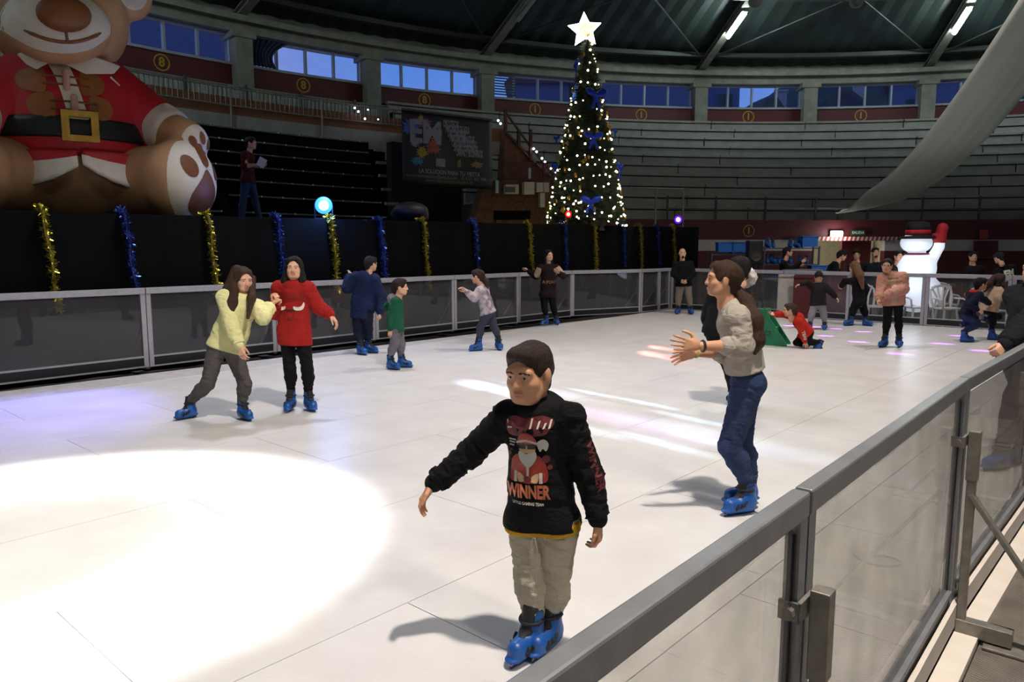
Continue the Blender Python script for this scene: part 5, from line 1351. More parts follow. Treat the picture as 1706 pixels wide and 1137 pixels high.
def cloth(name, c, var=.10, bump=.35, bs=160, rough=.85): return mat(name, c, rough, var=var, scale=9, bump=bump, bscale=bs, spec=.2, fold=.38)
def yawv(a): a = math.radians(a); return Vector((math.sin(a), math.cos(a), 0))
def person(label, D, H, yaw, head, sh, hip, arms=None, legs=None, hyaw=None, hpitch=0, hs=.215, top=None, bottom=None, hair=('short', (40, 28, 22)), skin='a', hood=False, hem=.06, puff=0.0, ease=0.0,
           cuffs=.97, floor=0.0, skates=True, skl=1.0, hands=('relaxed', 'relaxed'), vox=.012, folds=.004, pony=None, extra=None, cuffmat=None, collar=True, shoemat=None, fur=None, hemcut=None, slim=1.0, handdir={}):
    up = Vector((0, 0, 1)); Fv = yawv(yaw); Rv = Vector((Fv.y, -Fv.x, 0))
    def J(p): return at(p[0], p[1], D+(p[2] if len(p) > 2 else 0))
    SH, HP_, HD = J(sh), J(hip), J(head); sp = (SH-HP_).normalized()
    Fo = (Fv-sp*Fv.dot(sp)).normalized(); Ro = Fo.cross(sp).normalized()*-1
    if Ro.dot(Rv) < 0: Ro = -Ro
    ws = .100*H*slim; A, L = {}, {}
    for sd, q in (('r', 1), ('l', -1)):
        s0 = SH+Ro*q*ws-sp*.030*H
        if arms and sd in arms:
            a = arms[sd]; e, w_ = J(a[0]), J(a[1])
            if len(a[0]) < 3: e = J((a[0][0], a[0][1], (s0.y-D)))
            if len(a[1]) < 3: w_ = J((a[1][0], a[1][1], (s0.y-D)))
        else: e = s0-sp*.17*H+Ro*q*.03*H-Fo*.02*H; w_ = e-up*.145*H+Fo*.03*H
        A[sd] = (s0, e, w_)
        h0 = HP_+Ro*q*.050*H-sp*.02*H
        ah = floor+(.19*skl if skates else .07)
        if legs and sd in legs:
            g = legs[sd]; k = J(g[0]) if len(g[0]) > 2 else J((g[0][0], g[0][1], h0.y-D)); an = J(g[1]) if len(g[1]) > 2 else J((g[1][0], g[1][1], h0.y-D))
            t_ = J(g[2]) if len(g[2]) > 2 else J((g[2][0], g[2][1], an.y-D))
            lift = g[3] if len(g) > 3 else False
            if not lift: an.z = ah
            td = t_-an
            if not lift: td.z = 0
        else:
            k = h0-up*(h0.z-floor)*.46+Fv*.03; an = Vector((h0.x+Rv.x*q*.02, h0.y+Rv.y*q*.02, ah)); td = Fv+Rv*q*.15; lift = False
        L[sd] = (h0, k, an, td, lift)
    org = Vector((HP_.x, HP_.y, floor)); r = thing('person', label, 'person', org)
    hmat = hairmat(hair[1]); sk = SKIN[skin]
    # ---- body: one mesh (torso and limbs, head with face, hands)
    b = SDF()
    b.cap(SH-sp*.09*H, HP_+sp*.08*H, .085*H*slim, .070*H*slim, k=.04, sq=(Fo, .62)); b.cap(HP_+Ro*.035*H, HP_-Ro*.035*H, .062*H*slim, k=.04, sq=(Fo, .8)); b.cap(SH-sp*.03*H, HD-up*.04, .030*H, .028*H, k=.02)
    for sd in 'rl':
        s0, e, w_ = A[sd]; b.cap(s0, e, .033*H*slim, .025*H*slim, k=.02); m_ = e+(w_-e)*.3; b.cap(e, m_, .0255*H*slim, .0260*H*slim, k=.012); b.cap(m_, w_, .0260*H*slim, .0168*H*slim, k=.012)
        h0, k, an, td, lf = L[sd]; b.cap(h0, k, .048*H*slim, .033*H*slim, k=.02); b.cap(k, an, .034*H*slim, .022*H*slim, k=.02)
    parts = [(*b.mesh(vox*1.15), 0)]
    hy = yaw if hyaw is None else hyaw; hf = yawv(hy); hr = Vector((hf.y, -hf.x, 0)); cp, sp_ = math.cos(math.radians(hpitch)), math.sin(math.radians(hpitch))
    hf2 = hf*cp-up*sp_; hu = hr.cross(hf2); HR = np.stack([V3(hr), V3(hf2), V3(hu)], 1); sc = hs/.225
    parts.append(xf(HEAD, HR, HD, sc))
    HW = {}
    for i, sd in enumerate('rl'):
        s0, e, w_ = A[sd]; dr = (w_-e).normalized(); th = Fv+up*.25
        if sd in handdir: 
            v = handdir[sd]; dr = (J(v[0])-w_).normalized() if v[0] is not None else dr
            if len(v) > 1: th = Vector(v[1])
        if abs(dr.dot(th.normalized())) > .95: th = up
        Bm = basis(dr, th); hsc = H/1.72*1.02
        if sd == 'l': Bm = Bm @ np.diag((1, 1, -1)); parts.append(xf(HANDS[hands[i]], Bm, w_+dr*.018*hsc, hsc, flip=True))
        else: parts.append(xf(HANDS[hands[i]], Bm, w_+dr*.018*hsc, hsc))
    Vb, Qb, Mb = join(parts); bo = obj('body', (Vb, Qb, Mb), [sk, m_lips, hmat, m_white_eye, m_iris], r, smooth=True)
    # ---- trousers
    if bottom is not None:
        ez = ease; tr = []
        for sd in 'rl':
            t = SDF(); q = 1 if sd == 'r' else -1
            t.cap(HP_+Ro*.034*H, HP_-Ro*.034*H, .062*H*slim+ez*.5, k=.04, sq=(Fo, .85)); t.cap(HP_+sp*.06*H+Ro*.02*H, HP_+sp*.06*H-Ro*.02*H, .062*H*slim+ez*.4, k=.04, sq=(Fo, .75))
            t.ell(HP_-Fo*.022*H-sp*.025*H+Ro*q*.03*H, .050*H*slim+ez*.3, k=.03)
            h0, k, an, td, lf = L[sd]; fo = (folds*.9, 3.0, 14)
            t.cap(h0, k, .058*H*slim+ez, .041*H*slim+ez, k=.025, fold=fo); cf = k+(an-k)*.35-Fv*.006*H
            t.cap(k, cf, .041*H*slim+ez, .041*H*slim+ez*.9, k=.02, fold=fo); t.cap(cf, an+(k-an)*.03, .041*H*slim+ez*.9, .028*H*slim+ez*.7, k=.02, fold=(folds*1.3, 3.5, 20))
            t.cut(HP_+sp*.105*H, sp); tr.append((*t.mesh(vox), 0))
        obj('trousers', join(tr), bottom, r, smooth=True)
    # ---- top
    tm = None
    if top is not None:
        t = SDF(); p = puff; wst = HP_+sp*.09*H
        t.cap(SH-sp*.085*H, wst, .090*H*slim+p, .084*H*slim+p*1.2, k=.05, sq=(Fo, .66), fold=(folds*.7, 2.0, 9)); t.cap(wst, HP_-sp*(hem*H+.05), .084*H*slim+p*1.2, .088*H*slim+p*1.3, k=.05, sq=(Fo, .74), fold=(folds*1.1, 1.5, 11))
        pr_ = .062*H*slim+ease*.5+.013; t.cap(HP_+Ro*.034*H, HP_-Ro*.034*H, pr_, k=.03, sq=(Fo, .85)); t.ell(HP_-Fo*.022*H-sp*.025*H, (.080*H*slim+ease*.3+.012, .050*H*slim+ease*.3+.012, .06*H), basis(Ro, Fo), k=.03)
        for sd in 'rl':
            h0, k_ = L[sd][0], L[sd][1]; t.cap(h0, h0+(k_-h0)*.5, .058*H*slim+ease+.013, .050*H*slim+ease+.013, k=.03)
        t.cap(A['r'][0]+sp*.004*H, A['l'][0]+sp*.004*H, .040*H+p*.4, k=.04, sq=(Fo, .9)); t.cap(SH-sp*.012*H, SH-sp*.05*H, .046*H, .07*H, k=.04)
        for sd in 'rl':
            s0, e, w_ = A[sd]; ce = e+(w_-e)*min(cuffs, 1.0); wr = .034*H*slim+p*.6
            t.cap(s0, e, .042*H*slim+p*.8, .036*H*slim+p*.7, k=.03, fold=(folds*1.1, 2.5, 15)); t.cap(e, ce, .037*H*slim+p*.7, (.031 if cuffs > .9 else .034)*H*slim+p*.6, k=.015, fold=(folds*1.3, 2.6, 18))
        if collar and not hood: t.tor(SH+sp*.006*H+Fo*.004*H, sp*1.0+Fo*.35, .040*H, .012*H, k=.012)
        if hood:
            t.ell(SH-Fo*.052*H-sp*.015*H, (.085*H, .045*H, .060*H), basis(Ro, Fo), k=.03); t.tor(SH+sp*.008*H-Fo*.006*H, sp*1.0+Fo*.45, .050*H, .019*H, k=.018)
        hc = HP_-sp*hem*H if hemcut is None else J(hemcut); t.cut(hc, -sp, .006)
        for sd in 'rl':
            s0, e, w_ = A[sd]; ce = e+(w_-e)*cuffs; dr = (w_-e).normalized()
            def near_cut(P, ce=V3(ce), dr=V3(dr), R_=.062*H+p*2):
                q = P-ce; h_ = q @ dr; rad = np.sqrt(np.maximum((q*q).sum(-1)-h_*h_, 0)); return np.where((rad < R_) & (h_ < .14), h_, -.05)
            t.fnop(near_cut)
        tm = t.mesh(vox); obj('top', (*tm, None), top, r, smooth=True)
        # ribbed hem and cuffs, proud of the cloth
        if cuffmat is not False:
            cm_ = cuffmat or top
            for sd in 'rl':
                s0, e, w_ = A[sd]; dr = (w_-e).normalized(); ce = e+(w_-e)*cuffs; rr_ = (.0285 if cuffs > .9 else .034)*H*slim+p*.5; c = SDF()
                c.cap(ce-dr*.035*H, ce+dr*.004, rr_, rr_*.93, k=.004); obj('cuff', (*c.mesh(vox*.8), None), cm_, r, smooth=True)
    # ---- hair
    if hair[0] in HAIR: obj('hair', xf(HAIR[hair[0]], HR, HD, sc*1.01), hmat, r, smooth=True)
    if pony:
        c = SDF()
        for pts_, rs in (pony if isinstance(pony, list) else [pony]):
            P_ = [J(q) for q in pts_]
            for i in range(len(P_)-1): c.cap(P_[i], P_[i+1], rs[i], rs[i+1], k=.03)
        c.post = lambda P: .0022*np.sin((P[..., 0]+P[..., 1])*330+5*wob(P, 22, 1))
        obj('hair_lock', (*c.mesh(.009), None), hmat, r, smooth=True)
    # ---- feet
    for sd in 'rl':
        h0, k, an, td, lf = L[sd]
        if skates: place_skate(r, org, an, td, skl, lf)
        else:
            c = SDF(); d = Vector((td.x, td.y, 0)).normalized(); a0_ = Vector((an.x, an.y, floor+.045)); c.cap(a0_-d*.05, a0_+d*.15, .042, .038, k=.02); c.cap(a0_, an, .042, .04, k=.02); c.cut((0, 0, floor+.004), (0, 0, -1))
            obj('shoe', (*c.mesh(vox*1.3), None), shoemat or m_skl, r, smooth=True)
    if fur:
        P0 = J(fur[0]); c = SDF(); c.tor(P0, Vector(fur[1]), fur[2], fur[3], k=.02); c.post = lambda P: .010*wob(P, 95, 2)+.006*wob(P, 180, 5)
        obj('fur_trim', (*c.mesh(.010), None), mat('white_fur', (240, 234, 224), .9, var=.1, bump=.6, bscale=150), r, smooth=True)
    if extra: extra(dict(r=r, SH=SH, HP=HP_, HD=HD, A=A, L=L, Fo=Fo, Ro=Ro, sp=sp, top=tm, J=J, H=H, HR=HR, hu=hu, hf=hf2))
    return r
# ------------------------------------------------------------------ the skaters
def band(name, J, wrist, frm, dist, R, r_, m, k, w_=.012):
    d = (wrist-frm).normalized(); c = wrist-d*dist; mb = MB(); pts = []; u = d.orthogonal().normalized(); v = d.cross(u)
    for a in np.linspace(0, 2*PI, 18)[:-1]: pts.append(c+u*R*math.cos(a)+v*R*math.sin(a))
    mb.tube(pts, r_, 6, closed=True); return obj(name, mb, m, k['r'], smooth=True)
m_prt = [mat('print_maroon', (96, 26, 32), .6, var=.4, scale=40), mat('print_white', (226, 220, 210), .6, var=.05), mat('print_red', (150, 44, 36), .6, var=.1), mat('print_black', (12, 12, 14), .6), mat('print_skin', (222, 184, 140), .6), mat('print_copper', (206, 116, 84), .45, .3, var=.25, scale=30)]
def E(cx, cy, a, b, n=18): return [(cx+a*math.cos(t), cy+b*math.sin(t)) for t in np.linspace(0, 2*PI, n+1)[:-1]]
def Bx(x0, y0, x1, y1): return [(x0, y0), (x1, y0), (x1, y1), (x0, y1)]
def boy_extra(k):
    bv = bvh_of(k['top']); o = k['HP']+k['sp']*.285+k['Fo']*.3+k['Ro']*.030; u, v, d = -k['Ro']*1.32, k['sp']*1.32, -k['Fo']; S_ = []
    # maroon ground with drips, headline strokes, bearded man with cap and dark glasses, lettering (units: metres on the chest)
    S_.append((smoothpoly([(-.062, .10), (-.04, .115), (.0, .11), (.05, .118), (.085, .10), (.07, .075), (.05, .06), (-.03, .055), (-.06, .06)], 3), 0))
    S_.append((Bx(-.060, .080, -.056, .105), 1)); S_.append((Bx(-.060, .078, -.046, .083), 1))
    for i, (a, b) in enumerate(((.012, .030), (.034, .022), (.052, .016), (.068, .026))): S_.append(([(a, .080), (a+.006, .082), (a+.012, .082+b), (a+.006, .080+b)], 1))
    for i in range(3): S_.append((Bx(-.060, .040-.009*i, -.034-.004*i, .045-.009*i), 1))
    S_.append((smoothpoly([(.035, .04), (.055, .05), (.068, .035), (.06, .012), (.05, .02), (.042, .01), (.036, .022)], 3), 1))
    S_.append((smoothpoly([(-.058, -.075), (-.052, -.02), (-.030, .0), (.0, .005), (.035, -.002), (.055, -.022), (.064, -.07), (.04, -.085), (-.04, -.085)], 4), 2))
    S_.append((E(.002, .018, .026, .026), 4)); S_.append((smoothpoly([(-.030, .028), (-.022, .058), (.004, .068), (.028, .055), (.034, .028), (.0, .035)], 3), 2))
    S_.append((smoothpoly([(-.024, .010), (-.024, -.014), (.002, -.040), (.028, -.014), (.027, .010), (.002, .002)], 4), 1))
    S_.append((smoothpoly([(-.031, .033), (.0, .041), (.034, .033), (.034, .040), (.0, .048), (-.031, .040)], 2), 1)); S_.append((Bx(-.024, .018, -.001, .032), 3)); S_.append((Bx(.004, .018, .027, .032), 3)); S_.append((Bx(-.026, .029, .029, .033), 3))
    S_.append(([(-.003, -.036), (.007, -.036), (.005, -.070), (-.001, -.070)], 1))
    for q in (-1, 1): S_.append((smoothpoly([(q*.030+.002, -.082), (q*.034+.002, -.055), (q*.016+.002, -.062), (q*.010+.002, -.078)], 3), 4)); S_.append((Bx(min(q*.046, q*.036)+.002, -.084, max(q*.046, q*.036)+.002, -.052), 1))
    S_.append((E(.002, -.072, .013, .009), 0))
    for a, b, q in ((.060, -.01, .012), (.070, -.035, .008), (-.058, .0, .007), (-.050, .012, .004)): S_.append((E(a, b, q, q, 10), 0))
    V, Fc = text_mesh('WINNER', .060, bold=.0025, res=2, sx=.58); S_.append(([(x+.0, y*.92-.112) for x, y, z in V], Fc)); S_[-1] = ((S_[-1][0], S_[-1][1]), 5)
    V, Fc = text_mesh('LITTLE GAMING TEAM', .0125, bold=.0004, res=2, sx=.82); S_.append((([(x, y-.147) for x, y, z in V], Fc), 1))
    dc = decal(bv, o, u, v, d, S_, .0012, .03, 1.2); obj('print', dc, m_prt, k['r'])
    # yellow shirt hem below the hoodie
    s = SDF(); H = k['H']; hc = k['J']((903, 876)); s.cap(k['HP']+k['Ro']*.034*H-k['sp']*.04*H, k['HP']-k['Ro']*.034*H-k['sp']*.04*H, .062*H+.019, k=.03, sq=(k['Fo'], .9)); s.cap(k['L']['r'][0], k['L']['r'][0]+(k['L']['r'][1]-k['L']['r'][0])*.4, .058*H+.020); s.cap(k['L']['l'][0], k['L']['l'][0]+(k['L']['l'][1]-k['L']['l'][0])*.4, .058*H+.020); s.cut(hc-k['sp']*.016, -k['sp'], .004); s.cut(hc+k['sp']*.03, k['sp'], .004)
    obj('shirt_hem', (*s.mesh(.007), None), cloth('shirt_yellow', (206, 158, 34)), k['r'], smooth=True)
    s0, e, w_ = k['A']['l']   # dark red lettered stripe down the sleeve
    ax = (w_-s0).normalized(); ou = (-k['Ro']*1.0+k['Fo']*.35); ou = (ou-ax*ou.dot(ax)).normalized(); S2 = []
    V, Fc = text_mesh('WINNER', .05, bold=.002, res=2); S2.append((([(x, y) for x, y, z in V], Fc), 0))
    dc = decal(bv, (s0+w_)*.5+ou*.3, ax, ou.cross(ax), -ou, S2, .0012, .03, .5)
    if dc.f: obj('sleeve_print', dc, m_prt, k['r'])
    s = SDF(); c = k['J']((900, 880))+k['Fo']*.085*H
    mb = MB(); 
    for q in (-1, 1): mb.tube([c+k['Ro']*q*.004, c+k['Ro']*q*.012-k['sp']*.05, c+k['Ro']*q*.010-k['sp']*.085], .003, 5)
    obj('drawstring', mb, cloth('drawstring_grey', (190, 186, 176)), k['r'])
person('boy in a black printed hoodie and beige joggers skating nearest the camera', 2.95, 1.27, 196, (882, 622), (896, 680), (903, 862),
       arms={'r': ((782, 757, .08), (722, 806, .04)), 'l': ((983, 795, -.06), (996, 866, -.10))}, legs={'r': ((884, 965, -.02), (888, 1040, -.05), (838, 1108, -.22)), 'l': ((922, 985, .0), (918, 1062, .0), (880, 1130, -.16))},
       hyaw=214, hpitch=8, hs=.232, top=cloth('hoodie_black', (13, 13, 15), bump=.3), bottom=cloth('joggers_beige', (196, 186, 166), var=.12), hair=('crop', (46, 34, 26)), skin='b', hood=True, hem=.075, puff=.012, ease=.013,
       cuffs=.96, skl=.90, hands=('relaxed', 'loose'), vox=.0075, folds=.008, hemcut=(903, 876), extra=boy_extra, handdir={'r': ((702, 838, .02),), 'l': ((1000, 912, -.10),)})
def teen_extra(k):
    band('watch', k['J'], k['A']['l'][2], k['A']['l'][1], .012, .031, .008, mat('watch_black', (20, 20, 22), .5), k)
    band('bracelet', k['J'], k['A']['r'][2], k['A']['r'][1], .0, .030, .006, mat('bracelet_neon', (190, 196, 90), .5), k)
    bv = bvh_of(k['top'])
    P = k['HP']-k['Fo']*.02   # back pocket stitching
    mb = MB(); o = k['HP']-k['Ro']*.12-k['Fo']*.10-k['sp']*.06
    pts = [o+k['sp']*(.012*math.sin(i*1.5))+k['Fo']*(.05-.012*i)-k['Ro']*.012 for i in range(9)]
person('teenage girl in a grey sweatshirt and blue jeans with a long brown ponytail, in profile', 4.6, 1.58, 282, (1203, 466), (1221, 512), (1243, 628),
       arms={'l': ((1236, 577, -.19), (1168, 577, -.24)), 'r': ((1220, 588, .12), (1160, 588, .02))}, legs={'l': ((1216, 745, -.08), (1245, 838, -.08), (1206, 866, -.14)), 'r': ((1234, 742, .10), (1248, 815, .10), (1200, 838, .06))},
       hyaw=272, hpitch=-2, hs=.208, top=cloth('sweatshirt_grey', (172, 163, 152), var=.06), bottom=cloth('jeans_blue', (44, 57, 90), var=.25, bump=.3), hair=('pony', (62, 42, 32)), skin='b', hem=.025, puff=.020, ease=.004, cuffs=.34, skl=.98,
       hands=('open', 'open'), vox=.0085, folds=.0075, pony=([(1228, 484, 0), (1243, 503, -.06), (1253, 535, -.13), (1257, 568, -.14), (1252, 592, -.13)], [.026, .042, .062, .058, .022]), extra=teen_extra, slim=1.0,
       handdir={'l': ((1128, 572, -.26), (-.35, 0, 1)), 'r': ((1122, 597, -.02), (-.2, -.3, 1))}, hemcut=(1236, 618, 0))
def red_extra(k):
    bv = bvh_of(k['top']); o = k['HP']+k['sp']*.20+k['Fo']*.155; u, v, d = -k['Ro']*1.22, k['sp']*1.22, -k['Fo']; S_ = []
    for q in (-1, 1):
        S_.append((smoothpoly([(q*.035, .028), (q*.060, .022), (q*.090, .030), (q*.104, .062), (q*.110, .028), (q*.096, .000), (q*.060, -.004), (q*.038, .006)], 3), 0))
        S_.append(([(q*.008, .0), (q*.030, .004), (q*.052, -.012), (q*.048, -.018), (q*.030, -.006), (q*.008, -.012)], 1))
        S_.append((E(q*.022, -.022, .008, .004, 8), 1)); S_.append(([(q*.042, -.02), (q*.046, -.02), (q*.030, -.062), (q*.026, -.060)], 1)); S_.append((E(q*.010, -.068, .006, .004, 8), 1))
    S_.append(([(-.024, -.080), (.024, -.080), (.018, -.086), (-.018, -.086)], 1)); S_.append(([(-.012, .002), (.012, .002), (0, -.012)], 1))
    V, Fc = text_mesh('BULLS', .085, bold=.001, res=2); S_.append((([(x, y+.105) for x, y, z in V], Fc), 2))
    dc = decal(bv, o, u, v, d, S_, .0025, .04, 1.2); obj('print', dc, [m_prt[1], m_prt[3], mat('print_dark_red', (112, 24, 22), .8)], k['r'])
    band('bracelet', k['J'], k['A']['r'][2], k['A']['r'][1], .005, .028, .006, m_prt[1], k)
person('girl in a long red hoodie with bull emblem and black leggings beside the yellow girl', 7.5, 1.55, 186, (490, 447), (489, 474), (490, 548),
       arms={'r': ((457, 521, -.02), (457, 509, -.20)), 'l': ((531, 512, .0), (550, 524, -.04))}, legs={'r': ((483, 615, .0), (485, 662, .02), (477, 692, -.15)), 'l': ((512, 615, .0), (514, 662, .02), (528, 692, -.15))},
       hyaw=172, hs=.208, pony=[([(479, 447, .02), (475, 470, .0), (474, 486, -.04)], [.035, .04, .02]), ([(501, 447, .0), (504, 468, -.02), (503, 480, -.04)], [.03, .032, .018])], top=cloth('hoodie_red', (150, 30, 26)), bottom=cloth('leggings_black', (14, 14, 16)), hair=('long', (24, 18, 16)), skin='a', hood=True, hem=.105, puff=.022, cuffs=.97, skl=.92, hands=('grip', 'relaxed'), vox=.010, folds=.008, extra=red_extra,
       handdir={'r': ((460, 499, -.22),), 'l': ((560, 537, -.05),)}, slim=.94)
person('girl in a pale yellow sweater and grey jeans leaning forward with long brown hair', 7.1, 1.50, 158, (406, 466), (404, 497), (377, 577),
       arms={'r': ((386, 545, -.18), (398, 575, -.22)), 'l': ((438, 530, -.08), (450, 511, .10))}, legs={'r': ((346, 640, -.05), (318, 678, .05), (292, 704, -.08)), 'l': ((408, 640, -.02), (404, 682, .0), (424, 712, -.15))},
       hyaw=140, hpitch=12, hs=.208, top=cloth('sweater_yellow', (234, 229, 166), var=.05), bottom=cloth('jeans_grey', (78, 74, 72), var=.15), pony=[([(395, 452, .04), (384, 485, .0), (372, 522, -.06)], [.06, .07, .03]), ([(421, 464, .06), (419, 497, -.06), (413, 530, -.17)], [.030, .038, .016]), ([(393, 470, -.02), (387, 505, -.12), (384, 530, -.17)], [.035, .045, .016])], hair=('long', (58, 40, 30)), skin='a', hem=.02, puff=.022, ease=.004, cuffs=.96, skl=.92, hands=('relaxed', 'grip'), vox=.010, folds=.008,
       handdir={'r': ((405, 596, -.24), (1, -.4, 0)), 'l': ((460, 501, .14),)}, slim=.98)
def navy_extra(k):
    s = SDF(); H = k['H']; c = k['SH']-k['Fo']*.045*H-k['sp']*.02*H; s.ell(c, (.085*H, .05*H, .075*H), basis(k['Ro'], k['Fo']), k=.02); obj('hood', (*s.mesh(.014), None), cloth('puffer_navy', (26, 36, 72)), k['r'], smooth=True)
    s = SDF(); s.tor(k['SH']+k['sp']*.01*H, k['sp'], .052*H, .02*H); obj('collar_trim', (*s.mesh(.012), None), cloth('fleece_pale', (200, 196, 200)), k['r'], smooth=True)
person('person in a padded navy coat seen from behind, hand on the side boards', 11.6, 1.52, 12, (618, 440), (608, 460), (604, 523),
       arms={'l': ((579, 480, .05), (582, 461, .25)), 'r': ((634, 493, .05), (633, 520, -.05))}, legs={'l': ((597, 552, -.02), (600, 572, -.1), (612, 590, -.25)), 'r': ((613, 550, .04), (613, 570, .06), (624, 577, .02))},
       hyaw=40, hpitch=5, hs=.21, top=cloth('puffer_navy', (26, 36, 72)), bottom=cloth('trousers_navy', (24, 28, 50)), hair=('short', (26, 22, 22)), hem=.045, puff=.045, ease=.012, folds=.010, skl=1.0, hands=('grip', 'relaxed'), vox=.012, extra=navy_extra)
def green_extra(k):
    s = SDF(); H = k['H']; s.ell(k['SH']-k['Fo']*.05*H, (.09*H, .06*H, .06*H), basis(k['Ro'], k['Fo'])); s.cap(k['A']['r'][0], k['A']['r'][0]+(k['A']['r'][1]-k['A']['r'][0])*.4, .052*H, .047*H); s.cap(k['A']['l'][0], k['A']['l'][0]+(k['A']['l'][1]-k['A']['l'][0])*.6, .052*H, .047*H)
    obj('hood', (*s.mesh(.012), None), cloth('hood_grey', (120, 118, 124)), k['r'], smooth=True)
person('small boy in a green jacket and grey trousers skating to the right', 10.15, 1.20, 92, (667, 479), (661, 498), (661, 545),
       arms={'r': ((651, 525, -.14), (650, 548, -.13)), 'l': ((646, 510, .16), (656, 526, .18))}, legs={'r': ((657, 575, -.06), (650, 596, -.08), (668, 608, -.16)), 'l': ((668, 574, .05), (668, 594, .08), (686, 602, .06))},
       hyaw=86, hs=.215, top=cloth('jacket_green', (26, 84, 62)), bottom=cloth('trousers_grey', (104, 102, 110)), hair=('short', (38, 26, 24)), hem=.055, puff=.016, ease=.012, skl=.9, vox=.010, folds=.006, extra=green_extra)
def tie_mat():
    m = bpy.data.materials.new('tie_dye_cloth'); t, n, b = nodes(m); b.inputs['Roughness'].default_value = .85; co = n.new('ShaderNodeTexCoord'); z = n.new('ShaderNodeTexNoise'); z.inputs['Scale'].default_value = 9; z.inputs['Detail'].default_value = 3
    r = n.new('ShaderNodeValToRGB'); r.color_ramp.elements[0].position = .38; r.color_ramp.elements[0].color = srgb((112, 84, 116))+(1,); r.color_ramp.elements[1].position = .55; r.color_ramp.elements[1].color = srgb((186, 176, 178))+(1,)
    t.links.new(co.outputs['Object'], z.inputs[0]); t.links.new(z.outputs['Fac'], r.inputs[0]); t.links.new(r.outputs[0], b.inputs['Base Color']); return m
person('girl in a lilac tie-dye top and dark leggings bending forward by the side boards', 12.0, 1.48, 284, (795, 461), (802, 479), (813, 518),
       arms={'l': ((790, 497, -.18), (778, 487, -.22)), 'r': ((793, 496, .12), (782, 490, .10))}, legs={'l': ((800, 546, -.1), (798, 566, -.1), (782, 580, -.18)), 'r': ((823, 545, .08), (830, 566, .06), (836, 582, -.14))},
       hs=.21, hpitch=10, top=tie_mat(), bottom=cloth('leggings_slate', (58, 58, 74)), hair=('pony', (52, 36, 32)), hem=.03, puff=.014, skl=.98, hands=('grip', 'relaxed'), vox=.011, pony=([(803, 458, 0), (810, 470, .0), (812, 492, .0)], [.03, .045, .02]))
def varsity_extra(k):
    bv = bvh_of(k['top']); o = k['HP']+k['sp']*.24+k['Fo']*.6; V, Fc = text_mesh('LA PONY', .085, bold=.003, res=2)
    dc = decal(bv, o, -k['Ro'], k['sp'], -k['Fo'], [(([(x, y) for x, y, z in V], Fc), 0)], .003, .05, 1.2); obj('print', dc, [mat('print_tan', (150, 104, 78), .7)], k['r'])
    for sd in 'rl':
        s0, e, w_ = k['A'][sd]; s = SDF(); s.cap(s0+(e-s0)*.1, e-(e-s0)*.08, .042*k['H']+.014, .036*k['H']+.013); obj('pale_sleeve', (*s.mesh(.012), None), cloth('sleeve_pale', (186, 160, 136)), k['r'], smooth=True)
person('woman in a dark varsity sweatshirt with pale sleeves leaning on the side boards', 15.9, 1.64, 176, (914, 426), (914, 443), (913, 489),
       arms={'r': ((893, 461, .05), (881, 452, .25)), 'l': ((938, 460, -.05), (931, 456, -.15))}, legs={'r': ((907, 512, -.02), (910, 528, .0), (903, 541, -.12)), 'l': ((922, 512, .0), (926, 527, .1), (931, 540, -.1))},
       hyaw=150, hs=.215, top=cloth('varsity_brown', (34, 22, 18)), bottom=cloth('leggings_black', (14, 14, 16)), hair=('long', (20, 15, 14)), hem=.05, puff=.012, skl=1.0, vox=.014, extra=varsity_extra)
def beard(k):
    s = SDF(); R = k['HR']; f = lambda p: V3(k['HD'])+R @ np.array(p)
    s.cap(f((-.05, .02, -.06)), f((0, .07, -.095)), .024, .026); s.cap(f((.05, .02, -.06)), f((0, .07, -.095)), .024, .026); s.cap(f((-.05, .0, -.03)), f((-.05, .02, -.06)), .022); s.cap(f((.05, .0, -.03)), f((.05, .02, -.06)), .022)
    obj('beard', (*s.mesh(.008), None), hairmat((60, 46, 38)), k['r'], smooth=True)
person('bald bearded man in a black jacket and grey trousers standing in the far corner', 18.6, 1.70, 182, (1137, 422), (1138, 438), (1139, 474),
       arms={'r': ((1122, 457, -.05), (1134, 467, -.22)), 'l': ((1155, 457, -.05), (1144, 467, -.22))}, legs={'r': ((1131, 492, -.02), (1130, 508, .0), (1127, 522, -.15)), 'l': ((1147, 492, -.02), (1150, 508, .0), (1153, 522, -.15))},
       hs=.225, top=cloth('jacket_black', (14, 14, 17)), bottom=cloth('cargo_taupe', (128, 118, 110)), hair=('bald', (60, 46, 38)), hem=.03, puff=.02, ease=.014, skl=1.08, vox=.015, extra=beard)
person('person in black with a white fur trimmed hood, half hidden behind the teenage girl', 7.6, 1.52, 330, (1232, 447), (1216, 484), (1200, 548),
       arms={'l': ((1184, 515, .1), (1178, 535, .2)), 'r': ((1240, 520, .0), (1235, 545, .1))}, legs={'l': ((1218, 612, .0), (1222, 662, .1), (1214, 668, .3)), 'r': ((1240, 612, .1), (1256, 662, .0), (1258, 668, .2))},
       hs=.215, top=cloth('coat_black', (13, 13, 16)), bottom=cloth('trousers_black', (14, 14, 16)), hair=('short', (18, 15, 15)), hood=True, hem=.05, puff=.04, ease=.02, skl=.95, vox=.013, fur=((1240, 462, .02), (.35, .75, .55), .085, .040))
def redkid_extra(k):
    s0, e, w_ = k['A']['l']; bv = bvh_of(k['top']); ax = (w_-e).normalized(); ou = Vector((0, -1, 0)); ou = (ou-ax*ou.dot(ax)).normalized(); V, Fc = text_mesh('TEAM', .07, bold=.003, res=2)
    dc = decal(bv, (e+w_)*.5+ou*.3, ax, ou.cross(ax), -ou, [(([(x, y) for x, y, z in V], Fc), 0)], .003, .05, .6)
    if dc.f: obj('sleeve_print', dc, [m_prt[1]], k['r'])
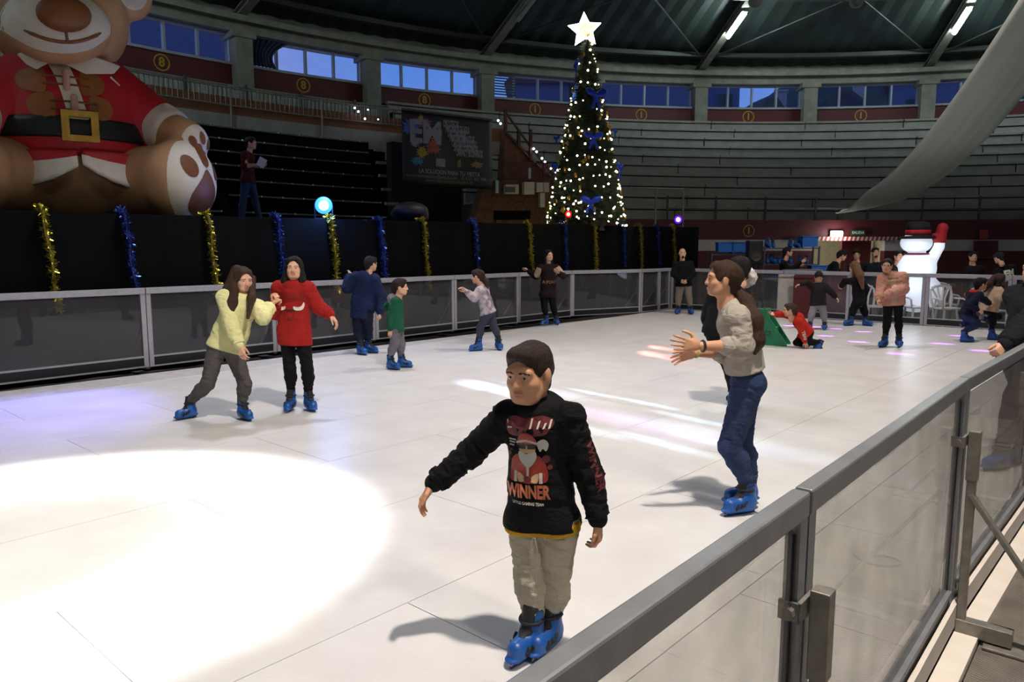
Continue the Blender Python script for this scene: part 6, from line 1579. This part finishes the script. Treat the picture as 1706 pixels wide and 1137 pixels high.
person('child in a red hoodie kneeling on the ice and holding the green skating aid', 12.3, 1.30, 280, (1315, 517), (1326, 531), (1344, 552),
       arms={'l': ((1336, 553, -.14), (1341, 569, -.16)), 'r': ((1308, 524, .14), (1292, 524, .10))}, legs={'l': ((1346, 571, -.12), (1367, 570, -.1), (1378, 577, -.1), Vector((1, 0, .55))), 'r': ((1327, 571, .08), (1346, 573, .14), (1352, 580, .14), Vector((1, 0, .3)))},
       hs=.205, hpitch=4, top=cloth('hoodie_orange_red', (176, 38, 26)), bottom=cloth('leggings_black', (14, 14, 16)), hair=('pony', (66, 46, 36)), hood=True, hem=.03, puff=.014, skl=.85, vox=.011, extra=redkid_extra)
person('small child in a dark coat and grey trousers looking down, one arm stretched out', 15.0, 1.17, 192, (1364, 462), (1363, 475), (1363, 506),
       arms={'r': ((1344, 471, -.05), (1333, 474, -.08)), 'l': ((1385, 487, -.05), (1392, 495, -.08))}, legs={'r': ((1353, 522, .0), (1350, 534, .0), (1346, 548, -.12)), 'l': ((1372, 522, .0), (1374, 535, .0), (1373, 549, -.15))},
       hpitch=30, hs=.205, top=cloth('coat_charcoal', (34, 30, 34)), bottom=cloth('sweatpants_grey', (140, 134, 142)), hair=('short', (22, 18, 18)), hem=.03, puff=.03, ease=.018, skl=.85, vox=.012)
person('girl in black with long wavy fair hair leaning on the far boards', 15.8, 1.58, 318, (1423, 447), (1427, 463), (1432, 500),
       arms={'l': ((1408, 469, .1), (1402, 477, .3)), 'r': ((1443, 482, .0), (1438, 500, .0))}, legs={'l': ((1421, 516, .0), (1418, 527, .0), (1405, 541, -.05)), 'r': ((1439, 516, .0), (1442, 528, .0), (1449, 541, -.1))},
       hs=.212, hpitch=10, top=cloth('sweater_black', (16, 15, 17)), bottom=cloth('trousers_black', (14, 14, 16)), pony=([(1424, 440, -.1), (1432, 458, -.17), (1437, 480, -.17)], [.07, .085, .03]), hair=('long', (116, 84, 58)), hem=.05, puff=.016, ease=.008, skl=1.02, vox=.014)
def pink_extra(k):
    s = SDF(); H = k['H']; c = k['SH']-k['sp']*.01*H; s.tor(c-k['Fo']*.01*H, k['sp']+k['Fo']*.5, .068*H, .026*H); s.post = lambda P: .006*wob(P, 90, 3); obj('fur_hood', (*s.mesh(.011), None), cloth('fur_tan', (136, 104, 86), var=.3), k['r'], smooth=True)
    bv = bvh_of(k['top']); o = k['HP']+k['sp']*.10+k['Fo']*.6
    dc = decal(bv, o, -k['Ro'], k['sp'], -k['Fo'], [([(-.05, -.20), (.06, -.20), (.035, .0), (.04, .26), (-.04, .26), (-.03, .0)], 0)], .003, .05, 1.2); obj('open_front', dc, [cloth('blouse_cream', (190, 164, 140))], k['r'])
person('girl in a pink padded jacket and black leggings standing near the snowman', 12.4, 1.46, 200, (1478, 443), (1487, 459), (1488, 500),
       arms={'r': ((1468, 482, -.02), (1464, 498, -.12)), 'l': ((1506, 482, -.1), (1477, 491, -.30))}, legs={'r': ((1478, 535, .0), (1475, 557, .0), (1462, 577, -.12)), 'l': ((1497, 535, .0), (1498, 557, .0), (1500, 579, -.18))},
       hs=.212, hyaw=215, hpitch=6, top=cloth('jacket_pink', (196, 142, 126), var=.08), bottom=cloth('leggings_black', (14, 14, 16)), hair=('pony', (40, 28, 24)), hem=.06, puff=.040, cuffs=.96, folds=.008, skl=.95, vox=.011, extra=pink_extra, hands=('loose', 'loose'))
def navyboy_extra(k):
    s = SDF(); H = k['H']; s.tor(k['SH']+k['sp']*.0, k['sp'], .055*H, .026*H); obj('scarf', (*s.mesh(.011), None), cloth('scarf_red', (186, 40, 36)), k['r'], smooth=True)
person('boy in navy with a red scarf gliding low to the right at the far boards', 13.1, 1.30, 88, (1634, 474), (1625, 488), (1611, 523),
       arms={'r': ((1613, 508, -.16), (1628, 516, -.18)), 'l': ((1640, 500, .14), (1648, 506, .16))}, legs={'r': ((1628, 540, -.08), (1606, 556, -.08), (1620, 562, -.10)), 'l': ((1624, 543, .08), (1604, 540, .1), (1612, 552, .1), Vector((-.6, 0, .8)))},
       hs=.21, top=cloth('jacket_navy', (24, 28, 46)), bottom=cloth('jeans_navy', (40, 50, 84)), hair=('short', (30, 22, 22)), hem=.03, puff=.016, ease=.012, skl=.95, vox=.011, extra=navyboy_extra)
person('girl in a beige fleece and black leggings skating right beside the navy boy', 13.4, 1.34, 74, (1666, 467), (1657, 481), (1648, 514),
       arms={'r': ((1664, 497, -.16), (1678, 490, -.2)), 'l': ((1672, 495, .12), (1683, 487, .12))}, legs={'r': ((1656, 530, -.1), (1652, 550, -.08), (1668, 562, -.15)), 'l': ((1664, 528, .1), (1642, 532, .14), (1640, 545, .14), Vector((-.7, 0, .7)))},
       hs=.208, top=cloth('fleece_beige', (190, 164, 140), var=.08), bottom=cloth('leggings_black', (14, 14, 16)), pony=([(1657, 462, .0), (1648, 474, -.02), (1640, 486, -.02)], [.05, .055, .02]), hair=('long', (66, 46, 40)), hem=.04, puff=.028, skl=.92, vox=.011, hands=('grip', 'grip'))
person('skater in a dark jacket and maroon trousers cut by the right frame edge', 5.5, 1.55, 262, (1728, 450), (1722, 487), (1708, 598),
       arms={'l': ((1702, 545, -.18), (1676, 573, -.22)), 'r': ((1712, 550, .18), (1690, 575, .2))}, legs={'l': ((1690, 665, -.1), (1672, 722, -.05), (1636, 752, -.12)), 'r': ((1712, 670, .12), (1704, 740, .1), (1668, 765, .05))},
       hs=.21, top=cloth('jacket_dark_grey', (28, 28, 34)), bottom=cloth('trousers_maroon', (62, 34, 34)), hair=('long', (30, 24, 22)), hem=.03, puff=.03, ease=.01, skl=1.0, vox=.012, hands=('grip', 'grip'), folds=.008)
# ------------------------------------------------------------------ spectators and staff beyond the far boards, man on the stage
BK = cloth('staff_black', (15, 15, 18))
def em_extra(k):
    bv = bvh_of(k['top']); o = k['HP']+k['sp']*.36-k['Fo']*.6; V, Fc = text_mesh('EM', .20, bold=.012, res=2); V2, F2 = text_mesh('EVENTOS', .06, bold=.004, res=2)
    dc = decal(bv, o, k['Ro'], k['sp'], k['Fo'], [(([(x, y) for x, y, z in V], Fc), 0), (([(x, y-.14) for x, y, z in V2], F2), 0)], .004, .06, 1.2); obj('print', dc, [m_prt[1]], k['r'])
sp_kw = dict(floor=-.12, skates=False, vox=.016, bottom=cloth('trousers_dark', (26, 26, 32)), skin='b', hs=.225)
person('woman in black handing out skates at the hire desk', 18.7, 1.62, 110, (1313, 420), (1306, 437), (1304, 474), arms={'r': ((1316, 450, -.2), (1334, 438, -.2)), 'l': ((1318, 452, .15), (1330, 444, .2))}, top=BK, hair=('pony', (24, 18, 18)), **sp_kw)
person('man in a black jacket bending over the far boards left of the corridor', 18.0, 1.70, 105, (1403, 426), (1391, 440), (1374, 474), arms={'r': ((1392, 456, -.2), (1402, 458, -.25)), 'l': ((1398, 455, .2), (1406, 458, .2))}, top=BK, hair=('short', (22, 18, 17)), puff=.02, hpitch=18, hyaw=95, **sp_kw)
person('dark haired spectator with a bowed head at the corridor', 18.8, 1.66, 200, (1427, 424), (1431, 441), (1432, 478), top=cloth('coat_dark', (20, 20, 25)), hair=('short', (24, 20, 18)), puff=.02, hpitch=15, **sp_kw)
person('bearded spectator in a dark shirt facing the rink at the corridor', 18.6, 1.72, 184, (1458, 421), (1459, 440), (1460, 480), top=cloth('shirt_dark', (24, 26, 34)), hair=('short', (30, 24, 20)), puff=.014, extra=beard, **sp_kw)
person('dark haired spectator behind the pink jacket girl', 17.4, 1.62, 170, (1496, 427), (1500, 446), (1502, 484), top=cloth('coat_brown_dark', (30, 24, 24)), hair=('short', (22, 18, 17)), puff=.02, **sp_kw)
person('man in a dark jacket beyond the far boards right of the snowman', 17.9, 1.58, 184, (1621, 428), (1623, 446), (1624, 482), top=cloth('jacket_brown_black', (24, 20, 22)), hair=('short', (24, 20, 18)), puff=.02, **sp_kw)
person('staff man in black with white EM lettering on his back at the right', 17.0, 1.66, 350, (1664, 430), (1674, 446), (1678, 482), top=BK, hair=('short', (30, 26, 26)), puff=.024, extra=em_extra, hpitch=25, **sp_kw)
def paper(k):
    mb = MB(); w_ = k['A']['r'][2]; mb.bar(w_+Vector((.06, -.02, -.03)), w_+Vector((.15, -.04, .12)), .15, .006, up=(0, 1, .2)); o = obj('paper_sheet', mb, m_prt[1], loc=w_); tag(o, 'white paper held by the man walking on the stage', 'paper')
person('man in a maroon shirt and blue jeans walking along the stage by the bear', 15.0, 1.76, 92, (418, 239), (413, 256), (413, 297), arms={'r': ((408, 277, -.2), (428, 275, -.22)), 'l': ((416, 278, .2), (428, 277, .1))},
       legs={'r': ((406, 330, -.1), (402, 362, -.1), (414, 366, -.12)), 'l': ((424, 328, .1), (434, 360, .1), (446, 364, .1))}, floor=2.08, skates=False, vox=.016, top=cloth('polo_maroon', (72, 26, 30)), bottom=cloth('jeans_mid_blue', (50, 64, 104)), hair=('short', (24, 19, 18)), skin='b', hs=.225, cuffs=.12, extra=paper, shoemat=m_skl)

# ================================================================== things on and beyond the ice
def skating_aid():
    p = gnd(1296, 577); t = thing('skating_aid', 'green plastic A-frame skating aid on the ice beside the kneeling child', 'skating aid', p); m = mat('aid_green', (20, 116, 78), .45)
    A_ = Vector((.86, -.5, 0)).normalized(); B_ = Vector((.5, .86, 0)).normalized(); up = Vector((0, 0, 1))
    for q in (0, 1):
        o = p+B_*(.34*q)-A_*.28
        mb = MB(); mb.prism([(-.05, .0), (.42, .0), (.42, .03), (.04, .60), (-.05, .62)], o, A_, up, B_*.035); s_ = obj('side_panel', mb, m, t, bevel=.008)
        if q == 0:
            mb = MB(); n_ = -B_; V, Fc = text_mesh('ICE', .11, bold=.004); sl = (A_*.38-up*.57).normalized(); mb.add([o+A_*.10+up*.20-B_*.004+A_*(x*.8)+up*y for x, y, z in V], Fc); obj('lettering', mb, mat('aid_dark_green', (8, 60, 42), .5), t)
    mb = MB(); o = p-A_*.28; mb.bar(o+A_*.05+up*.5, o+A_*.05+up*.5+B_*.37, .05, .22, up=up); mb.bar(o+A_*.2+up*.22, o+A_*.2+up*.22+B_*.37, .03, .16, up=up); obj('cross_panel', mb, m, t, bevel=.006)
    mb = MB(); h = o+A_*.12+up*.55+B_*.18; mb.tube([h+B_*.10, h+B_*.10+A_*.10+up*.02, h+B_*.0+A_*.13+up*.02, h-B_*.10+A_*.10+up*.02, h-B_*.10], .012, 6); obj('handle', mb, m_steel, t)
skating_aid()
def chair_proto():
    t = thing('garden_chair', '', 'chair', (0, 0, 0)); ORG[t.name] = Vector((0, 0, 0)); m = mat('chair_white_plastic', (200, 192, 184), .5, var=.05)
    mb = MB(); mb.prism(smoothpoly([(-.23, -.22), (.23, -.22), (.25, .0), (.21, .21), (-.21, .21), (-.25, .0)], 3), (0, 0, .40), (1, 0, 0), (0, 1, 0), (0, 0, .03)); obj('seat', mb, m, t)
    for sx_ in (-1, 1):
        mb = MB(); mb.bar((sx_*.21, -.20, .41), (sx_*.25, -.25, 0), .045, .03); obj('leg', mb, m, t)
        mb = MB(); mb.bar((sx_*.19, .19, .41), (sx_*.23, .27, 0), .045, .03); obj('leg', mb, m, t)
        mb = MB(); mb.tube([(sx_*.24, -.20, .41), (sx_*.27, -.20, .60), (sx_*.27, -.10, .63), (sx_*.26, .18, .63)], .02, 6); obj('arm', mb, m, t)
    fr = [(-.20, .20, .42), (-.25, .25, .62), (-.24, .29, .80), (-.12, .31, .88), (0, .315, .90), (.12, .31, .88), (.24, .29, .80), (.25, .25, .62), (.20, .20, .42)]
    mb = MB(); mb.tube(fr, .028, 6); obj('back_frame', mb, m, t)
    for a in (-.5, -.17, .17, .5):
        mb = MB(); mb.tube([(a*.10, .205, .43), (a*.18, .255, .62), (a*.42, .305, .87)], .021, 5); obj('slat', mb, m, t)
    return t
ch0 = chair_proto(); Lc = [(1452, 17.3, 190, 'white plastic garden chair behind the boards left of the pink jacket girl'), (1531, 16.75, 178, 'white plastic garden chair in front of the snowman'), (1580, 16.45, 184, 'white plastic garden chair just right of the snowman'), (1572, 17.7, 170, 'white plastic garden chair in the second row right of the snowman'), (1650, 15.9, 186, 'white plastic garden chair behind the two gliding children')]
for i, (px, Y, a, l_) in enumerate(Lc):
    p = at(px, 500, Y); loc = (p.x, p.y, -.10 if i else -.12); rz = math.radians(a-180)
    if i == 0: ch0.location = loc; ch0.rotation_euler = (0, 0, rz); ch0['label'] = l_; ch0['group'] = 'white garden chairs beyond the far boards'
    else: dup(ch0, label=l_, loc=loc, rz=rz, group='white garden chairs beyond the far boards')
# hire racks with rows of skates
m_rack = mat('rack_steel', (70, 74, 84), .5, .4)
def skate_joined():
    P_ = []
    for me_, i in ((SKM[0], 0), (SKM[1], 1), (SKM[2], 2)):
        V = np.array([tuple(v.co) for v in me_.vertices]); P_.append((V, [tuple(p.vertices) for p in me_.polygons], i))
    V, Q, M_ = join(P_); x = bpy.data.meshes.new('hire_skate'); x.from_pydata(V.tolist(), [], Q)
    for m in (m_sk, m_bl, m_skl): x.materials.append(m)
    x.polygons.foreach_set('material_index', np.array(M_, dtype=np.int32)); d = x; return d
def rack(x0, x1, Y, rows, label, fill, seed):
    a, b = at(x0, 450, Y), at(x1, 450, Y); a.z = b.z = 0; d = (b-a).normalized(); n_ = Vector((-d.y, d.x, 0)); mid = (a+b)/2
    t = thing('skate_rack', label, 'shelf', (mid.x, mid.y, -.12))
    for e in (a, b):
        for q in (-.2, .2): mb = MB(); mb.bar(e+n_*q-Vector((0, 0, .12)), e+n_*q+Vector((0, 0, rows[-1]+.05)), .04, .04); obj('upright', mb, m_rack, t)
    rnd = random.Random(seed)
    for ri, z in enumerate(rows):
        mb = MB(); mb.bar(a+Vector((0, 0, z)), b+Vector((0, 0, z)), .46, .03); obj('shelf', mb, m_rack, t)
        x = .12; L_ = (b-a).length
        while x < L_-.1:
            if rnd.random() < fill:
                s_ = rnd.uniform(.95, 1.15); o = newobj('hire_skate', SKJ); p = a+d*x-n_*rnd.uniform(.02, .08)
                o.location = (p.x, p.y, z+.016); ang = math.atan2(-n_.y, -n_.x)+rnd.uniform(-.25, .25); o.rotation_euler = (0, 0, ang); o.scale = (s_,)*3
                w_ = ['lowest', 'second', 'third', 'top'][ri]+' shelf of the '+label.split(' of ')[0].split(' with ')[0]+(' behind the hire desk' if seed == 5 else ' left of the loudspeaker'); tag(o, 'blue hire skate on the '+w_, 'skate', 'hire skates on the '+w_)
            x += rnd.uniform(.13, .17)
SKJ = skate_joined()
rack(1268, 1358, 19.6, (.35, .75, 1.2, 1.62), 'black steel rack of blue hire skates behind the hire desk', .8, 5)
rack(1182, 1246, 20.4, (.4, .95, 1.45), 'steel rack with folded blue things left of the loudspeaker', .45, 6)
p = at(1256, 425, 19.4); t = thing('loudspeaker', 'black loudspeaker on a tripod stand by the skate racks', 'loudspeaker', (p.x, p.y, -.12))
mb = MB(); mb.box((p.x, p.y, 1.52), (.36, .34, .62)); cb = obj('cabinet', mb, m_case, t, bevel=.03)
mb = MB(); mb.lathe([(.14, 0), (.13, .02), (.05, -.01)], (p.x, p.y-.175, 1.42), 20, R=Matrix.Rotation(PI/2, 3, 'X')); obj('woofer', mb, mat('woofer_grey', (52, 50, 46), .6), cb)
mb = MB(); mb.tube([(p.x, p.y, 0), (p.x, p.y, 1.25)], .02, 6); obj('pole', mb, m_steel, t)
for a in (0, 2.1, 4.2): mb = MB(); mb.tube([(p.x, p.y, .55), (p.x+.5*math.cos(a), p.y+.5*math.sin(a), -.1)], .015, 6); obj('leg', mb, m_steel, t)
p = at(1330, 470, 18.5); t = thing('hire_desk', 'pale fronted hire desk table beyond the far boards', 'table', (p.x, p.y, -.12))
mb = MB(); mb.box((p.x, p.y, .86), (1.5, .6, .04)); obj('table_top', mb, mat('desk_grey', (150, 148, 150), .6), t)
mb = MB(); mb.box((p.x-.15, p.y-.28, .36), (.9, .02, .94)); obj('front_panel', mb, mat('desk_white', (190, 186, 182), .6), t)
for q in (-.7, .7): mb = MB(); mb.box((p.x+q, p.y, .36), (.05, .5, .96)); obj('leg', mb, m_steel, t)
p = at(1330, 440, 18.5); mb = MB(); mb.box((p.x+.1, p.y, 1.0), (.9, .3, .22)); o = obj('counter_box', mb, mat('box_grey', (120, 118, 124), .6), loc=Vector((p.x, p.y, .88)), bevel=.01); tag(o, 'low grey box on the hire desk beside the woman in black', 'box')
for i, (px, Y, z) in enumerate(((1206, 20.4, 1.50), (1228, 20.4, 1.50), (1345, 19.5, 1.64), (1362, 19.5, .9))):
    p = at(px, 430, Y); mb = MB(); mb.box((p.x, p.y, z+.14), (.40, .3, .25)); mb.box((p.x, p.y, z+.275), (.44, .34, .03)); o = obj('storage_crate', mb, mat('crate_blue', (24, 96, 170), .5), loc=Vector((p.x, p.y, z)), bevel=.01)
    tag(o, ['blue crate on the left rack, nearer the curtain end', 'blue crate on the left rack beside the loudspeaker', 'tall blue crate on top of the right rack end', 'blue crate low beside the right rack'][i], 'crate')
# pale and maroon boards leaning behind the far boards
def sheet_board(px0, px1, Y, z1, m, label):
    a, b = at(px0, 480, Y), at(px1, 480, Y); mb = MB(); mb.bar(Vector((a.x, a.y, z1/2-.06)), Vector((b.x, b.y, z1/2-.06)), .03, z1+.12); mb.bar(Vector((a.x, a.y-.03, z1-.03)), Vector((b.x, b.y-.03, z1-.03)), .03, .04)
    o = obj('stand_panel', mb, m, loc=Vector(((a.x+b.x)/2, a.y, -.12))); tag(o, label, 'panel')
sheet_board(1296, 1322, 17.6, 1.02, mat('panel_pale', (168, 164, 160), .6), 'pale grey panel standing behind the far boards by the hire desk')
sheet_board(1322, 1420, 17.4, 1.0, m_maroon, 'maroon panel standing behind the child in the dark coat')
o = obj('floor_cable', MB().tube([Vector((2.62, 3.35, -.044))+Vector((.10*math.cos(a)+.02*a, .10*math.sin(a), 0)) for a in np.linspace(0, 5.2, 20)], .006, 5), m_case); tag(o, 'thin dark cable loop lying on the ribbed mat at the right edge', 'cable')
